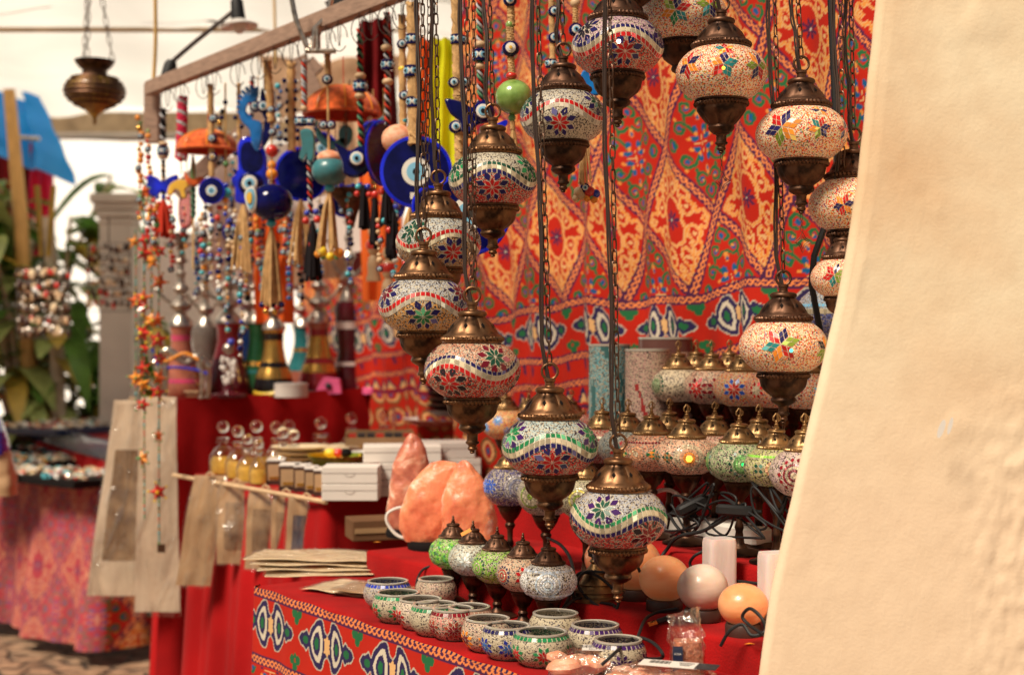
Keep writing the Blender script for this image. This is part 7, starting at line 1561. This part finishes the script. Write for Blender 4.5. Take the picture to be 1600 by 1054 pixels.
# ---------- plants
def leaf(mb,base,dirv,L,w,m,droop=.5,fold=.2):
    d=Vector(dirv).normalized(); side=d.cross(Vector((0,0,1))); 
    if side.length<.1: side=Vector((1,0,0))
    side.normalize(); up=side.cross(d); n=7; vs=[]
    for i in range(n+1):
        q=i/n; c=Vector(base)+d*L*q+Vector((0,0,-1))*droop*L*q*q; ww=w*math.sin(PI*min(1,q*.96+.03))**.75*(1-.15*q)
        vs+=[c-side*ww+up*fold*ww,c,c+side*ww+up*fold*ww]
    fs=[]
    for i in range(n): fs+=[(3*i,3*i+1,3*i+4,3*i+3),(3*i+1,3*i+2,3*i+5,3*i+4)]
    mb.add(vs,fs,m)
def plant(label,px,py,Y,stems,nleaf,seed,spread,mats,Ll=(.26,.44)):
    rr=random.Random(seed); c=at(px,py,Y); e=thing('rubber_plant',label,'plant',(c.x,c.y,0),'broad leaved plants at the left'); groups={m:MB() for m in mats}; tr=MB()
    for s_ in range(stems):
        x0,y0=rr.uniform(-.1,.1),rr.uniform(-.1,.1); top=Vector((x0+rr.uniform(-1,1)*spread[0],y0+rr.uniform(-.4,.4),spread[2]+rr.uniform(-.25,.05))); path=cat_rom([(x0,y0,.05),(x0+.03,y0,.6),(x0*.5+top.x*.5,y0,top.z*.72),top],8); n=len(path)
        tr.tube(path,[.026*(1-.7*i/n) for i in range(n)],'bark',8)
        for i in range(nleaf):
            q=spread[1]+(1-spread[1])*rr.random(); p=path[min(n-1,int(q*n))]; a=rr.uniform(0,6.28); m=rr.choice(mats); leaf(groups[m],p,(math.cos(a),math.sin(a)*.9,rr.uniform(-.2,.7)),rr.uniform(*Ll),rr.uniform(.06,.095),m,rr.uniform(.3,1.0),rr.uniform(.1,.4))
    tr.build('stem',e)
    for m in mats: groups[m].build('foliage',e,ang=80)
    mb=MB(); mb.lathe([(.13,0),(.17,.25),(.18,.27),(.16,.26),(.001,.24)],'wood_dark',24); mb.build('pot',e)
plant('large rubber plant with green and yellowing leaves at the left edge',42,600,7.95,9,24,3,(.50,.40,2.3),['leaf_green','leaf_yellow','leaf_green','leaf_pale'])
plant('rubber plant with dark green drooping leaves left of the column',125,600,8.1,4,18,5,(.3,.45,1.5),['leaf_green','leaf_green','leaf_pale'])
plant('small plant with pale yellow leaves between the column and the copper water pipe',230,600,8.3,3,16,8,(.3,.55,1.45),['leaf_pale','leaf_yellow'],(.2,.32))
mb=MB(); mb.tube([at(72,340,7.95),at(88,500,7.9),at(92,690,7.85)],.04,'bark',10); tag(mb.build('tree_trunk'),'pale smooth tree trunk rising behind the rubber plant','tree trunk')
for i,(x0,x1) in enumerate(((58,66),(84,76))):
    mb=MB(); mb.tube([at(x0,290,6.2),at(x1,400,6.2)],.012,'leaf_yellow',6); tag(mb.build('twine_ribbon'),['left','right'][i]+' pale yellow ribbon holding the bracelet rack on the plant','ribbon')
# ---------- camera, world, light
cd=bpy.data.cameras.new('camera'); cam=bpy.data.objects.new('camera',cd); COL.objects.link(cam); S.camera=cam
cam.location=(0,0,H); cam.rotation_euler=(PI/2,0,0); cd.lens=50; cd.sensor_width=36; cd.clip_end=500; cd.clip_start=.05
cd.dof.use_dof=True; cd.dof.focus_distance=2.33; cd.dof.aperture_fstop=3.5
w=bpy.data.worlds.new('World'); S.world=w; w.use_nodes=True; n=w.node_tree; bg=n.nodes['Background']
sky=n.nodes.new('ShaderNodeTexSky'); sky.sky_type='NISHITA'; sky.sun_disc=False; SEL,SAZ=math.radians(52),math.radians(-138)
sky.sun_elevation=SEL; sky.sun_rotation=SAZ; sky.dust_density=2; sky.air_density=1.0
mx=n.nodes.new('ShaderNodeMix'); mx.data_type='RGBA'; mx.blend_type='MULTIPLY'; mx.inputs[0].default_value=1; mx.inputs[7].default_value=(1.0,.84,.66,1)
n.links.new(sky.outputs[0],mx.inputs[6]); n.links.new(mx.outputs[2],bg.inputs[0]); bg.inputs[1].default_value=.05
sl=bpy.data.lights.new('sun','SUN'); so=bpy.data.objects.new('sun',sl); COL.objects.link(so)
sl.energy=4.9; sl.angle=math.radians(18); sl.color=(1,.88,.71)
d=Vector((math.sin(SAZ)*math.cos(SEL),math.cos(SAZ)*math.cos(SEL),math.sin(SEL)))   # towards the sun
so.rotation_euler=d.to_track_quat('Z','Y').to_euler()
S.view_settings.view_transform='Standard'; S.view_settings.look='None'; S.view_settings.exposure=0
S.render.engine='CYCLES'
